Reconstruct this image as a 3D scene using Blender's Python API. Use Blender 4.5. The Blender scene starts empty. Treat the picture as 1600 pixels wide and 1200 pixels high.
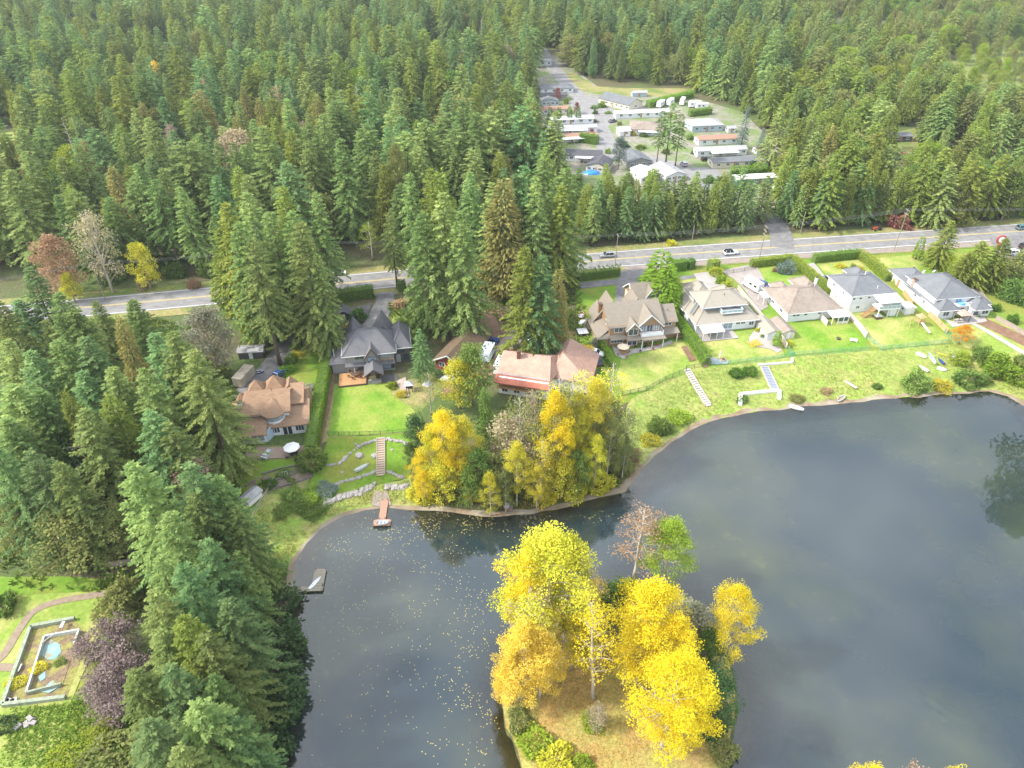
import bpy, math, random
import numpy as np
from mathutils import Vector, Matrix, geometry

random.seed(7); RNG = np.random.default_rng(7)
scene = bpy.context.scene
C = scene.collection
R = math.radians
# ------------------------------------------------------------------ camera
FPX, PITCH, CAMH = 1111.0, R(36), 105.0
cam = bpy.data.cameras.new('camera'); cam.sensor_width = 36; cam.lens = 36 * FPX / 1600
cam.clip_start = 1; cam.clip_end = 6000
camo = bpy.data.objects.new('camera', cam); C.objects.link(camo)
camo.location = (0, 0, CAMH); camo.rotation_euler = (R(90) - PITCH, 0, 0)
scene.camera = camo
# ------------------------------------------------------------------ light
SUN_EL = R(43); SUN_AZ = R(-98)         # azimuth from +Y towards +X of the place the sun stands
w = bpy.data.worlds.new('World'); scene.world = w; w.use_nodes = True
nt = w.node_tree; nt.nodes.clear()
sky = nt.nodes.new('ShaderNodeTexSky'); sky.sky_type = 'NISHITA'; sky.sun_disc = False
sky.sun_elevation = SUN_EL; sky.sun_rotation = SUN_AZ; sky.air_density = 1.0; sky.dust_density = 2.0
bgs = nt.nodes.new('ShaderNodeBackground'); bgs.inputs[1].default_value = 0.15
bgc = nt.nodes.new('ShaderNodeBackground'); bgc.inputs[0].default_value = (0.93, 0.96, 1.0, 1); bgc.inputs[1].default_value = 1.05
tc = nt.nodes.new('ShaderNodeTexCoord')
mp = nt.nodes.new('ShaderNodeMapping'); mp.inputs['Scale'].default_value = (1.0, 1.0, 2.2)
nz = nt.nodes.new('ShaderNodeTexNoise'); nz.inputs['Scale'].default_value = 2.6; nz.inputs['Detail'].default_value = 6; nz.inputs['Roughness'].default_value = 0.55
cr = nt.nodes.new('ShaderNodeValToRGB'); cr.color_ramp.elements[0].position = 0.36; cr.color_ramp.elements[1].position = 0.66
cr.color_ramp.elements[0].color = (0.12, 0.12, 0.12, 1); cr.color_ramp.elements[1].color = (0.9, 0.9, 0.9, 1)
ms = nt.nodes.new('ShaderNodeMixShader'); out = nt.nodes.new('ShaderNodeOutputWorld')
L = nt.links.new
L(tc.outputs['Generated'], mp.inputs[0]); L(mp.outputs[0], nz.inputs['Vector']); L(nz.outputs['Fac'], cr.inputs[0])
L(sky.outputs[0], bgs.inputs[0]); L(cr.outputs[0], ms.inputs[0]); L(bgs.outputs[0], ms.inputs[1]); L(bgc.outputs[0], ms.inputs[2])
L(ms.outputs[0], out.inputs[0])
sd = bpy.data.lights.new('sun', 'SUN'); sd.energy = 2.3; sd.angle = R(4); sd.color = (1.0, 0.955, 0.88)
so = bpy.data.objects.new('sun', sd); C.objects.link(so)
to_sun = Vector((math.sin(SUN_AZ) * math.cos(SUN_EL), math.cos(SUN_AZ) * math.cos(SUN_EL), math.sin(SUN_EL)))
so.rotation_euler = (-to_sun).to_track_quat('-Z', 'Y').to_euler(); so.location = to_sun * 300
vs = scene.view_settings; vs.view_transform = 'Standard'; vs.look = 'None'; vs.gamma = 1; vs.use_curve_mapping = False
vs.exposure = 1.48
scene.cycles.use_denoising = True
scene.cycles.max_bounces = 6; scene.cycles.transparent_max_bounces = 8
scene.cycles.diffuse_bounces = 3; scene.cycles.glossy_bounces = 3; scene.cycles.transmission_bounces = 4

# ------------------------------------------------------------------ pixel of the photo -> point of the place
def ray(px, py):
    a = (px - 800) / FPX; b = (600 - py) / FPX
    return (a, math.cos(PITCH) + b * math.sin(PITCH), -math.sin(PITCH) + b * math.cos(PITCH))
def at(px, py, z=5.0):
    d = ray(px, py); t = (z - CAMH) / d[2]
    return Vector((d[0] * t, d[1] * t, z))
def proj(p):
    x, y, z = p[0], p[1], p[2] - CAMH
    dep = y * math.cos(PITCH) - z * math.sin(PITCH); up = y * math.sin(PITCH) + z * math.cos(PITCH)
    return 800 + FPX * x / dep, 600 - FPX * up / dep, dep

# ------------------------------------------------------------------ the lake outline and the lie of the land
SHORE_PX = [(425, 1200), (428, 1150), (436, 1100), (432, 1050), (440, 1000), (450, 950), (460, 910), (460, 880), (478, 850), (502, 826),
            (532, 808), (570, 797), (605, 793), (640, 797), (680, 798), (730, 804), (780, 808), (830, 804), (870, 796), (910, 784), (945, 776),
            (978, 770), (990, 752), (1002, 734), (1022, 712), (1050, 690), (1080, 672), (1110, 659), (1150, 650), (1200, 642), (1250, 635),
            (1300, 632), (1350, 628), (1400, 623), (1450, 619), (1500, 615), (1545, 611), (1575, 619), (1600, 634), (1640, 665), (1720, 760)]
ISLE_PX = [(802, 1012), (840, 962), (900, 927), (980, 908), (1050, 915), (1100, 950), (1134, 1000), (1151, 1060), (1155, 1120), (1142, 1175),
           (1118, 1225), (1060, 1262), (960, 1272), (870, 1256), (812, 1205), (786, 1140), (776, 1080)]
def roughen(pts, seg=2.5, amp=0.55, closed=False):
    o = []; n = len(pts); rr = random.Random(3)
    for i in range(n if closed else n - 1):
        a, b = Vector(pts[i][:2]), Vector(pts[(i + 1) % n][:2]); k = max(1, int((b - a).length / seg))
        for j in range(k):
            p = a.lerp(b, j / k)
            if j: p = p + Vector((rr.uniform(-amp, amp), rr.uniform(-amp, amp)))
            o.append((p.x, p.y))
    if not closed: o.append(tuple(pts[-1][:2]))
    return o
shore = roughen([at(x, y, 0) for x, y in SHORE_PX]) + [(175, 75), (170, 47), (115, 43), (80, 45), (35, 43), (5, 30), (-25, 33)]
isle = roughen([at(x, y, 0) for x, y in ISLE_PX], closed=True)
def inside(x, y, poly):
    x = np.asarray(x); y = np.asarray(y); r = np.zeros(x.shape, bool); n = len(poly)
    for i in range(n):
        x0, y0 = poly[i]; x1, y1 = poly[(i + 1) % n]
        if y0 == y1: continue
        c = ((y0 > y) != (y1 > y)) & (x < (x1 - x0) * (y - y0) / (y1 - y0) + x0)
        r ^= c
    return r
def seg_dist(x, y, poly):
    d = np.full(np.shape(x), 1e9); n = len(poly)
    for i in range(n):
        x0, y0 = poly[i]; x1, y1 = poly[(i + 1) % n]; dx, dy = x1 - x0, y1 - y0
        t = np.clip(((x - x0) * dx + (y - y0) * dy) / (dx * dx + dy * dy + 1e-9), 0, 1)
        d = np.minimum(d, (x - x0 - t * dx) ** 2 + (y - y0 - t * dy) ** 2)
    return np.sqrt(d)
GX0, GX1, GY0, GY1, GS = -130.0, 230.0, 10.0, 210.0, 1.5
gx = np.arange(GX0, GX1 + .1, GS); gy = np.arange(GY0, GY1 + .1, GS)
mx, my = np.meshgrid(gx, gy)
inl = inside(mx, my, shore) & ~inside(mx, my, isle); onisle = inside(mx, my, isle)
dl = np.minimum(seg_dist(mx, my, shore), seg_dist(mx, my, isle))
t = np.clip(dl / 27, 0, 1); hl = 5.0 * t * t * (3 - 2 * t)
t = np.clip(dl / 9, 0, 1); hi = 1.3 * t * t * (3 - 2 * t) + .05 * np.minimum(dl, 2)
HG = np.where(inl, -np.minimum(dl * 0.22, 4), np.where(onisle, hi, hl + 0.05 * np.minimum(dl, 2) * (1 - np.clip(dl / 27, 0, 1))))
DEPTH = np.where(inl, dl, 0.0)
def bil(G, x, y):
    fx = np.clip((np.asarray(x, float) - GX0) / GS, 0, len(gx) - 1.001); fy = np.clip((np.asarray(y, float) - GY0) / GS, 0, len(gy) - 1.001)
    i = fx.astype(int); j = fy.astype(int); u = fx - i; v = fy - j
    return G[j, i] * (1 - u) * (1 - v) + G[j, i + 1] * u * (1 - v) + G[j + 1, i] * (1 - u) * v + G[j + 1, i + 1] * u * v
def hz(x, y): return float(bil(HG, x, y))
def gp(px, py):
    z = 4.0
    for _ in range(12):
        p = at(px, py, z); z = 0.5 * z + 0.5 * max(0, hz(p.x, p.y))
    p = at(px, py, z); p.z = max(0, hz(p.x, p.y)); return p

# ------------------------------------------------------------------ materials
MATS = {}
def newmat(name):
    m = bpy.data.materials.new(name); m.use_nodes = True; m.node_tree.nodes.clear(); return m, m.node_tree
def surf(name, col, col2=None, rough=0.8, scale=1.0, detail=6, bump=0.0, col3=None, scale3=0.15, spec=0.3, metal=0.0, coords='Object', lo=.35, hi=.65, grain=0, gamt=.3):
    """a surface whose colour wanders between two (three) tones"""
    if name in MATS: return MATS[name]
    m, n = newmat(name); N = n.nodes.new; LL = n.links.new
    o = N('ShaderNodeOutputMaterial'); b = N('ShaderNodeBsdfPrincipled'); LL(b.outputs[0], o.inputs[0])
    b.inputs['Roughness'].default_value = rough; b.inputs['Specular IOR Level'].default_value = spec; b.inputs['Metallic'].default_value = metal
    c = N('ShaderNodeTexCoord')
    if col2 is None: col2 = tuple(v * 0.8 for v in col)
    z = N('ShaderNodeTexNoise'); z.inputs['Scale'].default_value = scale; z.inputs['Detail'].default_value = detail; z.inputs['Roughness'].default_value = 0.65
    LL(c.outputs[coords], z.inputs['Vector'])
    rp = N('ShaderNodeMapRange'); rp.inputs[1].default_value = lo; rp.inputs[2].default_value = hi; LL(z.outputs['Fac'], rp.inputs[0])
    mi = N('ShaderNodeMix'); mi.data_type = 'RGBA'; LL(rp.outputs[0], mi.inputs[0]); mi.inputs[6].default_value = (*col, 1); mi.inputs[7].default_value = (*col2, 1)
    res = mi.outputs[2]
    if col3 is not None:
        z3 = N('ShaderNodeTexNoise'); z3.inputs['Scale'].default_value = scale3; z3.inputs['Detail'].default_value = 4; LL(c.outputs[coords], z3.inputs['Vector'])
        r3 = N('ShaderNodeMapRange'); r3.inputs[1].default_value = .42; r3.inputs[2].default_value = .62; LL(z3.outputs['Fac'], r3.inputs[0])
        m3 = N('ShaderNodeMix'); m3.data_type = 'RGBA'; LL(r3.outputs[0], m3.inputs[0]); LL(res, m3.inputs[6]); m3.inputs[7].default_value = (*col3, 1); res = m3.outputs[2]
    if grain:
        zg = N('ShaderNodeTexNoise'); zg.inputs['Scale'].default_value = grain; zg.inputs['Detail'].default_value = 5; zg.inputs['Roughness'].default_value = .8; LL(c.outputs[coords], zg.inputs['Vector'])
        rg = N('ShaderNodeMapRange'); rg.inputs[1].default_value = .3; rg.inputs[2].default_value = .7; rg.inputs[3].default_value = 1 - gamt; rg.inputs[4].default_value = 1 + gamt; LL(zg.outputs['Fac'], rg.inputs[0])
        hv = N('ShaderNodeHueSaturation'); LL(rg.outputs[0], hv.inputs['Value']); LL(res, hv.inputs['Color']); res = hv.outputs[0]
    LL(res, b.inputs['Base Color'])
    if bump:
        bp = N('ShaderNodeBump'); bp.inputs['Strength'].default_value = bump; bp.inputs['Distance'].default_value = 0.15; LL(z.outputs['Fac'], bp.inputs['Height']); LL(bp.outputs[0], b.inputs['Normal'])
    MATS[name] = m; return m
def shingle(name, col, col2, moss=None, bw=0.9, bh=0.32, mort=0.5):
    """roofing in courses, laid along the eaves by the UVs"""
    if name in MATS: return MATS[name]
    m, n = newmat(name); N = n.nodes.new; LL = n.links.new
    o = N('ShaderNodeOutputMaterial'); b = N('ShaderNodeBsdfPrincipled'); LL(b.outputs[0], o.inputs[0]); b.inputs['Roughness'].default_value = 0.85; b.inputs['Specular IOR Level'].default_value = .2
    uv = N('ShaderNodeUVMap'); br = N('ShaderNodeTexBrick'); LL(uv.outputs[0], br.inputs['Vector'])
    br.inputs['Color1'].default_value = (*col, 1); br.inputs['Color2'].default_value = (*col2, 1); br.inputs['Mortar'].default_value = (*[v * mort for v in col], 1)
    br.inputs['Scale'].default_value = 1; br.inputs['Mortar Size'].default_value = 0.035; br.inputs['Brick Width'].default_value = bw; br.inputs['Row Height'].default_value = bh
    z = N('ShaderNodeTexNoise'); z.inputs['Scale'].default_value = 0.45; z.inputs['Detail'].default_value = 7; z.inputs['Roughness'].default_value = .7; c = N('ShaderNodeTexCoord'); LL(c.outputs['Object'], z.inputs['Vector'])
    rp = N('ShaderNodeMapRange'); rp.inputs[1].default_value = .35; rp.inputs[2].default_value = .7; LL(z.outputs['Fac'], rp.inputs[0])
    mi = N('ShaderNodeMix'); mi.data_type = 'RGBA'; LL(rp.outputs[0], mi.inputs[0]); LL(br.outputs[0], mi.inputs[6]); mv = moss or tuple(v * .72 for v in col); mi.inputs[7].default_value = (*mv, 1)
    k = N('ShaderNodeMath'); k.operation = 'MULTIPLY'; k.inputs[1].default_value = .7; LL(rp.outputs[0], k.inputs[0]); LL(k.outputs[0], mi.inputs[0])
    LL(mi.outputs[2], b.inputs['Base Color'])
    bp = N('ShaderNodeBump'); bp.inputs['Strength'].default_value = .5; bp.inputs['Distance'].default_value = .04; LL(br.outputs['Fac'], bp.inputs['Height']); bp.invert = True; LL(bp.outputs[0], b.inputs['Normal'])
    MATS[name] = m; return m
def siding(name, col, pitch=0.28, dirt=0.75):
    if name in MATS: return MATS[name]
    m, n = newmat(name); N = n.nodes.new; LL = n.links.new
    o = N('ShaderNodeOutputMaterial'); b = N('ShaderNodeBsdfPrincipled'); LL(b.outputs[0], o.inputs[0]); b.inputs['Roughness'].default_value = 0.6
    uv = N('ShaderNodeUVMap'); sx = N('ShaderNodeSeparateXYZ'); LL(uv.outputs[0], sx.inputs[0])
    mm = N('ShaderNodeMath'); mm.operation = 'MULTIPLY'; mm.inputs[1].default_value = 1 / pitch; LL(sx.outputs[1], mm.inputs[0])
    fr = N('ShaderNodeMath'); fr.operation = 'FRACT'; LL(mm.outputs[0], fr.inputs[0])
    z = N('ShaderNodeTexNoise'); z.inputs['Scale'].default_value = 0.8; z.inputs['Detail'].default_value = 6; c = N('ShaderNodeTexCoord'); LL(c.outputs['Object'], z.inputs['Vector'])
    mi = N('ShaderNodeMix'); mi.data_type = 'RGBA'; LL(z.outputs['Fac'], mi.inputs[0]); mi.inputs[6].default_value = (*col, 1); mi.inputs[7].default_value = (*[v * dirt for v in col], 1)
    LL(mi.outputs[2], b.inputs['Base Color'])
    bp = N('ShaderNodeBump'); bp.inputs['Strength'].default_value = .6; bp.inputs['Distance'].default_value = .03; LL(fr.outputs[0], bp.inputs['Height']); LL(bp.outputs[0], b.inputs['Normal'])
    MATS[name] = m; return m
def leafmat(name, col, hue=0.035, val=0.45, trans=0.3, sat=1.0, mix=None):
    """leaves: thin, lit through, each clump (attribute tint) and each tree a little different"""
    if name in MATS: return MATS[name]
    m, n = newmat(name); N = n.nodes.new; LL = n.links.new
    o = N('ShaderNodeOutputMaterial'); d = N('ShaderNodeBsdfDiffuse'); tr = N('ShaderNodeBsdfTranslucent'); ms = N('ShaderNodeMixShader'); ms.inputs[0].default_value = trans
    oi = N('ShaderNodeObjectInfo'); a = N('ShaderNodeAttribute'); a.attribute_name = 'tint'
    mi = N('ShaderNodeMix'); mi.data_type = 'RGBA'; mi.inputs[6].default_value = (*col, 1); mi.inputs[7].default_value = (*(mix or tuple(v * 1.25 for v in col)), 1)
    LL(a.outputs['Fac'], mi.inputs[0])
    h = N('ShaderNodeHueSaturation'); h.inputs['Saturation'].default_value = sat
    mh = N('ShaderNodeMapRange'); mh.inputs[3].default_value = .5 - hue; mh.inputs[4].default_value = .5 + hue; LL(oi.outputs['Random'], mh.inputs[0]); LL(mh.outputs[0], h.inputs['Hue'])
    wn = N('ShaderNodeMath'); wn.operation = 'MULTIPLY'; wn.inputs[1].default_value = 7.31; LL(oi.outputs['Random'], wn.inputs[0])
    fr = N('ShaderNodeMath'); fr.operation = 'FRACT'; LL(wn.outputs[0], fr.inputs[0])
    mv = N('ShaderNodeMapRange'); mv.inputs[3].default_value = 1 - val * .6; mv.inputs[4].default_value = 1 + val; LL(fr.outputs[0], mv.inputs[0]); LL(mv.outputs[0], h.inputs['Value'])
    LL(mi.outputs[2], h.inputs['Color']); LL(h.outputs[0], d.inputs[0]); LL(h.outputs[0], tr.inputs[0])
    LL(d.outputs[0], ms.inputs[1]); LL(tr.outputs[0], ms.inputs[2]); LL(ms.outputs[0], o.inputs[0])
    MATS[name] = m; return m
def glass(name='pane_glass', col=(.05, .07, .09), rough=.08):
    if name in MATS: return MATS[name]
    m, n = newmat(name); N = n.nodes.new
    o = N('ShaderNodeOutputMaterial'); b = N('ShaderNodeBsdfPrincipled'); n.links.new(b.outputs[0], o.inputs[0])
    b.inputs['Base Color'].default_value = (*col, 1); b.inputs['Roughness'].default_value = rough; b.inputs['Specular IOR Level'].default_value = .8
    MATS[name] = m; return m
def paint(name, col, rough=0.4, metal=0.0): return surf(name, col, tuple(v * .9 for v in col), rough=rough, scale=1.5, spec=.5, metal=metal)

# ------------------------------------------------------------------ mesh building
class MB:
    def __init__(s): s.v = []; s.f = []
    def poly(s, pts):
        b = len(s.v); s.v += [tuple(p) for p in pts]; s.f.append(tuple(range(b, b + len(pts)))); return s
    def hull8(s, p):
        b = len(s.v); s.v += [tuple(q) for q in p]
        s.f += [tuple(b + k for k in q) for q in ((0, 3, 2, 1), (4, 5, 6, 7), (0, 1, 5, 4), (1, 2, 6, 5), (2, 3, 7, 6), (3, 0, 4, 7))]; return s
    def box(s, x0, x1, y0, y1, z0, z1):
        return s.hull8([(x0, y0, z0), (x1, y0, z0), (x1, y1, z0), (x0, y1, z0), (x0, y0, z1), (x1, y0, z1), (x1, y1, z1), (x0, y1, z1)])
    def slab(s, q, th):
        """four corners (counter-clockwise from above), thickness downwards"""
        return s.hull8([(p[0], p[1], p[2] - th) for p in q] + [tuple(p) for p in q])
    def bar(s, a, b, wd, ht=None):
        a, b = Vector(a), Vector(b); ht = ht or wd; d = (b - a).normalized()
        u = d.cross(Vector((0, 0, 1))); u = u.normalized() if u.length > .01 else Vector((1, 0, 0)); v = u.cross(d).normalized(); u = u * wd / 2; v = v * ht / 2
        return s.hull8([a - u - v, a + u - v, b + u - v, b - u - v, a - u + v, a + u + v, b + u + v, b - u + v])
    def tube(s, pts, rad, n=6, cap=True):
        rings = []; m = len(pts); pts = [Vector(p) for p in pts]
        for i, p in enumerate(pts):
            d = (pts[min(i + 1, m - 1)] - pts[max(i - 1, 0)]).normalized(); u = d.orthogonal().normalized() if abs(d.z) < .99 else Vector((1, 0, 0)); u = (u - d * u.dot(d)).normalized(); v = d.cross(u)
            r = rad[i] if isinstance(rad, (list, tuple)) else rad; b = len(s.v)
            for k in range(n):
                a = 2 * math.pi * k / n; s.v.append(tuple(p + u * (math.cos(a) * r) + v * (math.sin(a) * r)))
            rings.append(b)
        for i in range(m - 1):
            for k in range(n):
                k2 = (k + 1) % n; s.f.append((rings[i] + k, rings[i] + k2, rings[i + 1] + k2, rings[i + 1] + k))
        if cap: s.f.append(tuple(rings[-1] + k for k in range(n))); s.f.append(tuple(rings[0] + k for k in reversed(range(n))))
        return s
    def cone(s, c, r, z0, z1, n=8, r1=0.0, a0=0.0, cap=True):
        b = len(s.v)
        for k in range(n):
            a = a0 + 2 * math.pi * k / n; s.v.append((c[0] + r * math.cos(a), c[1] + r * math.sin(a), z0))
        if r1 <= 0:
            s.v.append((c[0], c[1], z1)); s.f += [(b + k, b + (k + 1) % n, b + n) for k in range(n)]
        else:
            for k in range(n):
                a = a0 + 2 * math.pi * k / n; s.v.append((c[0] + r1 * math.cos(a), c[1] + r1 * math.sin(a), z1))
            s.f += [(b + k, b + (k + 1) % n, b + n + (k + 1) % n, b + n + k) for k in range(n)]
            if cap: s.f.append(tuple(b + n + k for k in range(n)))
        if cap: s.f.append(tuple(b + k for k in reversed(range(n))))
        return s
    def lathe(s, c, prof, n=12):
        """prof: (radius, z) from bottom to top"""
        b = len(s.v)
        for r, z in prof:
            for k in range(n):
                a = 2 * math.pi * k / n; s.v.append((c[0] + r * math.cos(a), c[1] + r * math.sin(a), c[2] + z))
        for i in range(len(prof) - 1):
            for k in range(n):
                k2 = (k + 1) % n; s.f.append((b + i * n + k, b + i * n + k2, b + (i + 1) * n + k2, b + (i + 1) * n + k))
        s.f.append(tuple(b + k for k in reversed(range(n)))); s.f.append(tuple(b + (len(prof) - 1) * n + k for k in range(n)))
        return s
    def mesh(s, name, mat, uv=True, smooth=False):
        me = bpy.data.meshes.new(name); me.from_pydata(s.v, [], s.f); me.update()
        if mat is not None: me.materials.append(mat)
        if uv and me.polygons:
            ul = me.uv_layers.new(name='UVMap'); buf = np.zeros(len(me.loops) * 2, np.float32)
            for p in me.polygons:
                n = p.normal
                if abs(n.z) > .985: u = Vector((1, 0, 0)); v = Vector((0, 1, 0))
                else: u = Vector((-n.y, n.x, 0)).normalized(); v = n.cross(u)
                for li in p.loop_indices:
                    co = me.vertices[me.loops[li].vertex_index].co; buf[2 * li] = co.dot(u); buf[2 * li + 1] = co.dot(v)
            ul.data.foreach_set('uv', buf)
        if smooth:
            me.polygons.foreach_set('use_smooth', [True] * len(me.polygons))
        return me
    def build(s, name, mat, parent=None, loc=(0, 0, 0), rz=0, smooth=False, uv=True):
        o = bpy.data.objects.new(name, s.mesh(name, mat, uv, smooth)); C.objects.link(o); o.parent = parent; o.location = loc; o.rotation_euler = (0, 0, rz); return o
def tag(o, label, cat, group=None):
    o['label'] = label; o['category'] = cat
    if group: o['group'] = group
    return o
def empty(name, loc, rz=0, label=None, cat=None, group=None):
    o = bpy.data.objects.new(name, None); o.empty_display_size = .5; C.objects.link(o); o.location = loc; o.rotation_euler = (0, 0, rz)
    if label: tag(o, label, cat, group)
    return o
def kind(o, k): o['kind'] = k; return o
def use(name, me, parent=None, loc=(0, 0, 0), rot=(0, 0, 0), scale=(1, 1, 1), mat=None):
    o = bpy.data.objects.new(name, me); C.objects.link(o); o.parent = parent; o.location = loc; o.rotation_euler = rot; o.scale = scale
    if mat is not None: o.material_slots[0].link = 'OBJECT'; o.material_slots[0].material = mat
    return o
def copy_tree(src, loc, rz=None, label=None, group=None, parent=None):
    c = src.copy(); C.objects.link(c)
    if parent is None:
        c.location = loc
        if rz is not None: c.rotation_euler = (0, 0, rz)
        if label: c['label'] = label
        if group: c['group'] = group
    else: c.parent = parent
    for ch in list(src.children): copy_tree(ch, None, parent=c)
    return c
# ================================================================== LAND, WATER, ROADS
def numpy_mesh(name, v, f, mat):
    me = bpy.data.meshes.new(name); v = np.asarray(v, np.float32); f = np.asarray(f, np.int32); k = f.shape[1]
    me.vertices.add(len(v)); me.vertices.foreach_set('co', v.ravel())
    me.loops.add(f.size); me.loops.foreach_set('vertex_index', f.ravel())
    me.polygons.add(len(f)); me.polygons.foreach_set('loop_start', np.arange(0, f.size, k, dtype=np.int32))
    me.update(calc_edges=True)
    if mat: me.materials.append(mat)
    return me
def grid_ground():
    xs = np.concatenate([np.linspace(-2600, GX0 - 40, 14), np.arange(GX0, GX1 + .1, GS), np.linspace(GX1 + 40, 2600, 14)])
    ys = np.concatenate([np.linspace(-300, GY0 - 20, 6), np.arange(GY0, GY1 + .1, GS), np.linspace(GY1 + 20, 4200, 24)])
    X, Y = np.meshgrid(xs, ys)
    Z = np.where((X >= GX0) & (X <= GX1) & (Y >= GY0) & (Y <= GY1), bil(HG, X, Y), 5.0)
    v = np.stack([X, Y, Z], -1).reshape(-1, 3); nx = len(xs)
    i, j = np.meshgrid(np.arange(nx - 1), np.arange(len(ys) - 1)); a = (j * nx + i).ravel()
    me = numpy_mesh('ground', v, np.stack([a, a + 1, a + nx + 1, a + nx], 1), surf('forest_floor', (.075, .085, .034), (.12, .095, .05), scale=.35, rough=.95, bump=.4, col3=(.08, .12, .03), scale3=.05, grain=1.2, gamt=.5))
    me.polygons.foreach_set('use_smooth', [True] * len(me.polygons))
    return kind(use('ground', me), 'structure')
grid_ground()

def dense(poly, seg, jit=0, rr=random.Random(5)):
    return roughen([tuple(p)[:2] for p in poly], seg, jit, closed=True)
def patch_w(name, poly, mat, off=.04, step=2.0, jit=0, k='structure', edge=None):
    """a sheet that follows the ground inside the polygon (points of the place)"""
    P = dense(poly, edge or step, jit); n = len(P); xs = [p[0] for p in P]; ys = [p[1] for p in P]
    ax, ay = np.meshgrid(np.arange(min(xs) + step / 2, max(xs), step), np.arange(min(ys) + step / 2, max(ys), step))
    ax = ax.ravel(); ay = ay.ravel(); ok = inside(ax, ay, P)
    if ok.any(): ok &= seg_dist(ax, ay, P) > step * .4
    pts = [Vector(p) for p in P] + [Vector((x, y)) for x, y in zip(ax[ok], ay[ok])]
    vo, _e, fo, *_ = geometry.delaunay_2d_cdt(pts, [(i, (i + 1) % n) for i in range(n)], [], 1, 1e-5)
    zz = bil(HG, [p.x for p in vo], [p.y for p in vo]) + off
    me = bpy.data.meshes.new(name); me.from_pydata([(p.x, p.y, z) for p, z in zip(vo, zz)], [], [tuple(f) for f in fo]); me.update(); me.materials.append(mat)
    if me.polygons and me.polygons[0].normal.z < 0: me.flip_normals()
    me.polygons.foreach_set('use_smooth', [True] * len(me.polygons))
    o = use(name, me)
    if k: o['kind'] = k
    return o
def patch(name, px, mat, off=.04, step=2.0, jit=0, k='structure', edge=None): return patch_w(name, [gp(*p) for p in px], mat, off, step, jit, k, edge)
def ribbon(name, pts, wd, mat, off=.04, k='structure', seg=3.0):
    """a strip of constant width along points of the place"""
    pts = [Vector(p[:2]) for p in pts]; ps = []
    for a, b in zip(pts[:-1], pts[1:]):
        m = max(1, int((b - a).length / seg)); ps += [a.lerp(b, j / m) for j in range(m)]
    ps.append(pts[-1]); v = []; f = []
    for i, p in enumerate(ps):
        d = (ps[min(i + 1, len(ps) - 1)] - ps[max(i - 1, 0)]).normalized(); nrm = Vector((-d.y, d.x)) * wd / 2
        for q in (p + nrm, p - nrm): v.append((q.x, q.y, hz(q.x, q.y) + off))
        if i: f.append((2 * i - 2, 2 * i - 1, 2 * i + 1, 2 * i))
    me = bpy.data.meshes.new(name); me.from_pydata(v, [], f); me.update(); me.materials.append(mat)
    o = use(name, me)
    if k: o['kind'] = k
    return o
def smooth_line(pts, n=6):
    P = [Vector(p[:2]) for p in pts]; P = [P[0] * 2 - P[1]] + P + [P[-1] * 2 - P[-2]]; o = []
    for i in range(1, len(P) - 2):
        for j in range(n):
            t = j / n; a, b, c, d = P[i - 1:i + 3]
            o.append(.5 * ((2 * b) + (c - a) * t + (2 * a - 5 * b + 4 * c - d) * t * t + (3 * b - a - 3 * c + d) * t ** 3))
    o.append(P[-2]); return o

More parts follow.
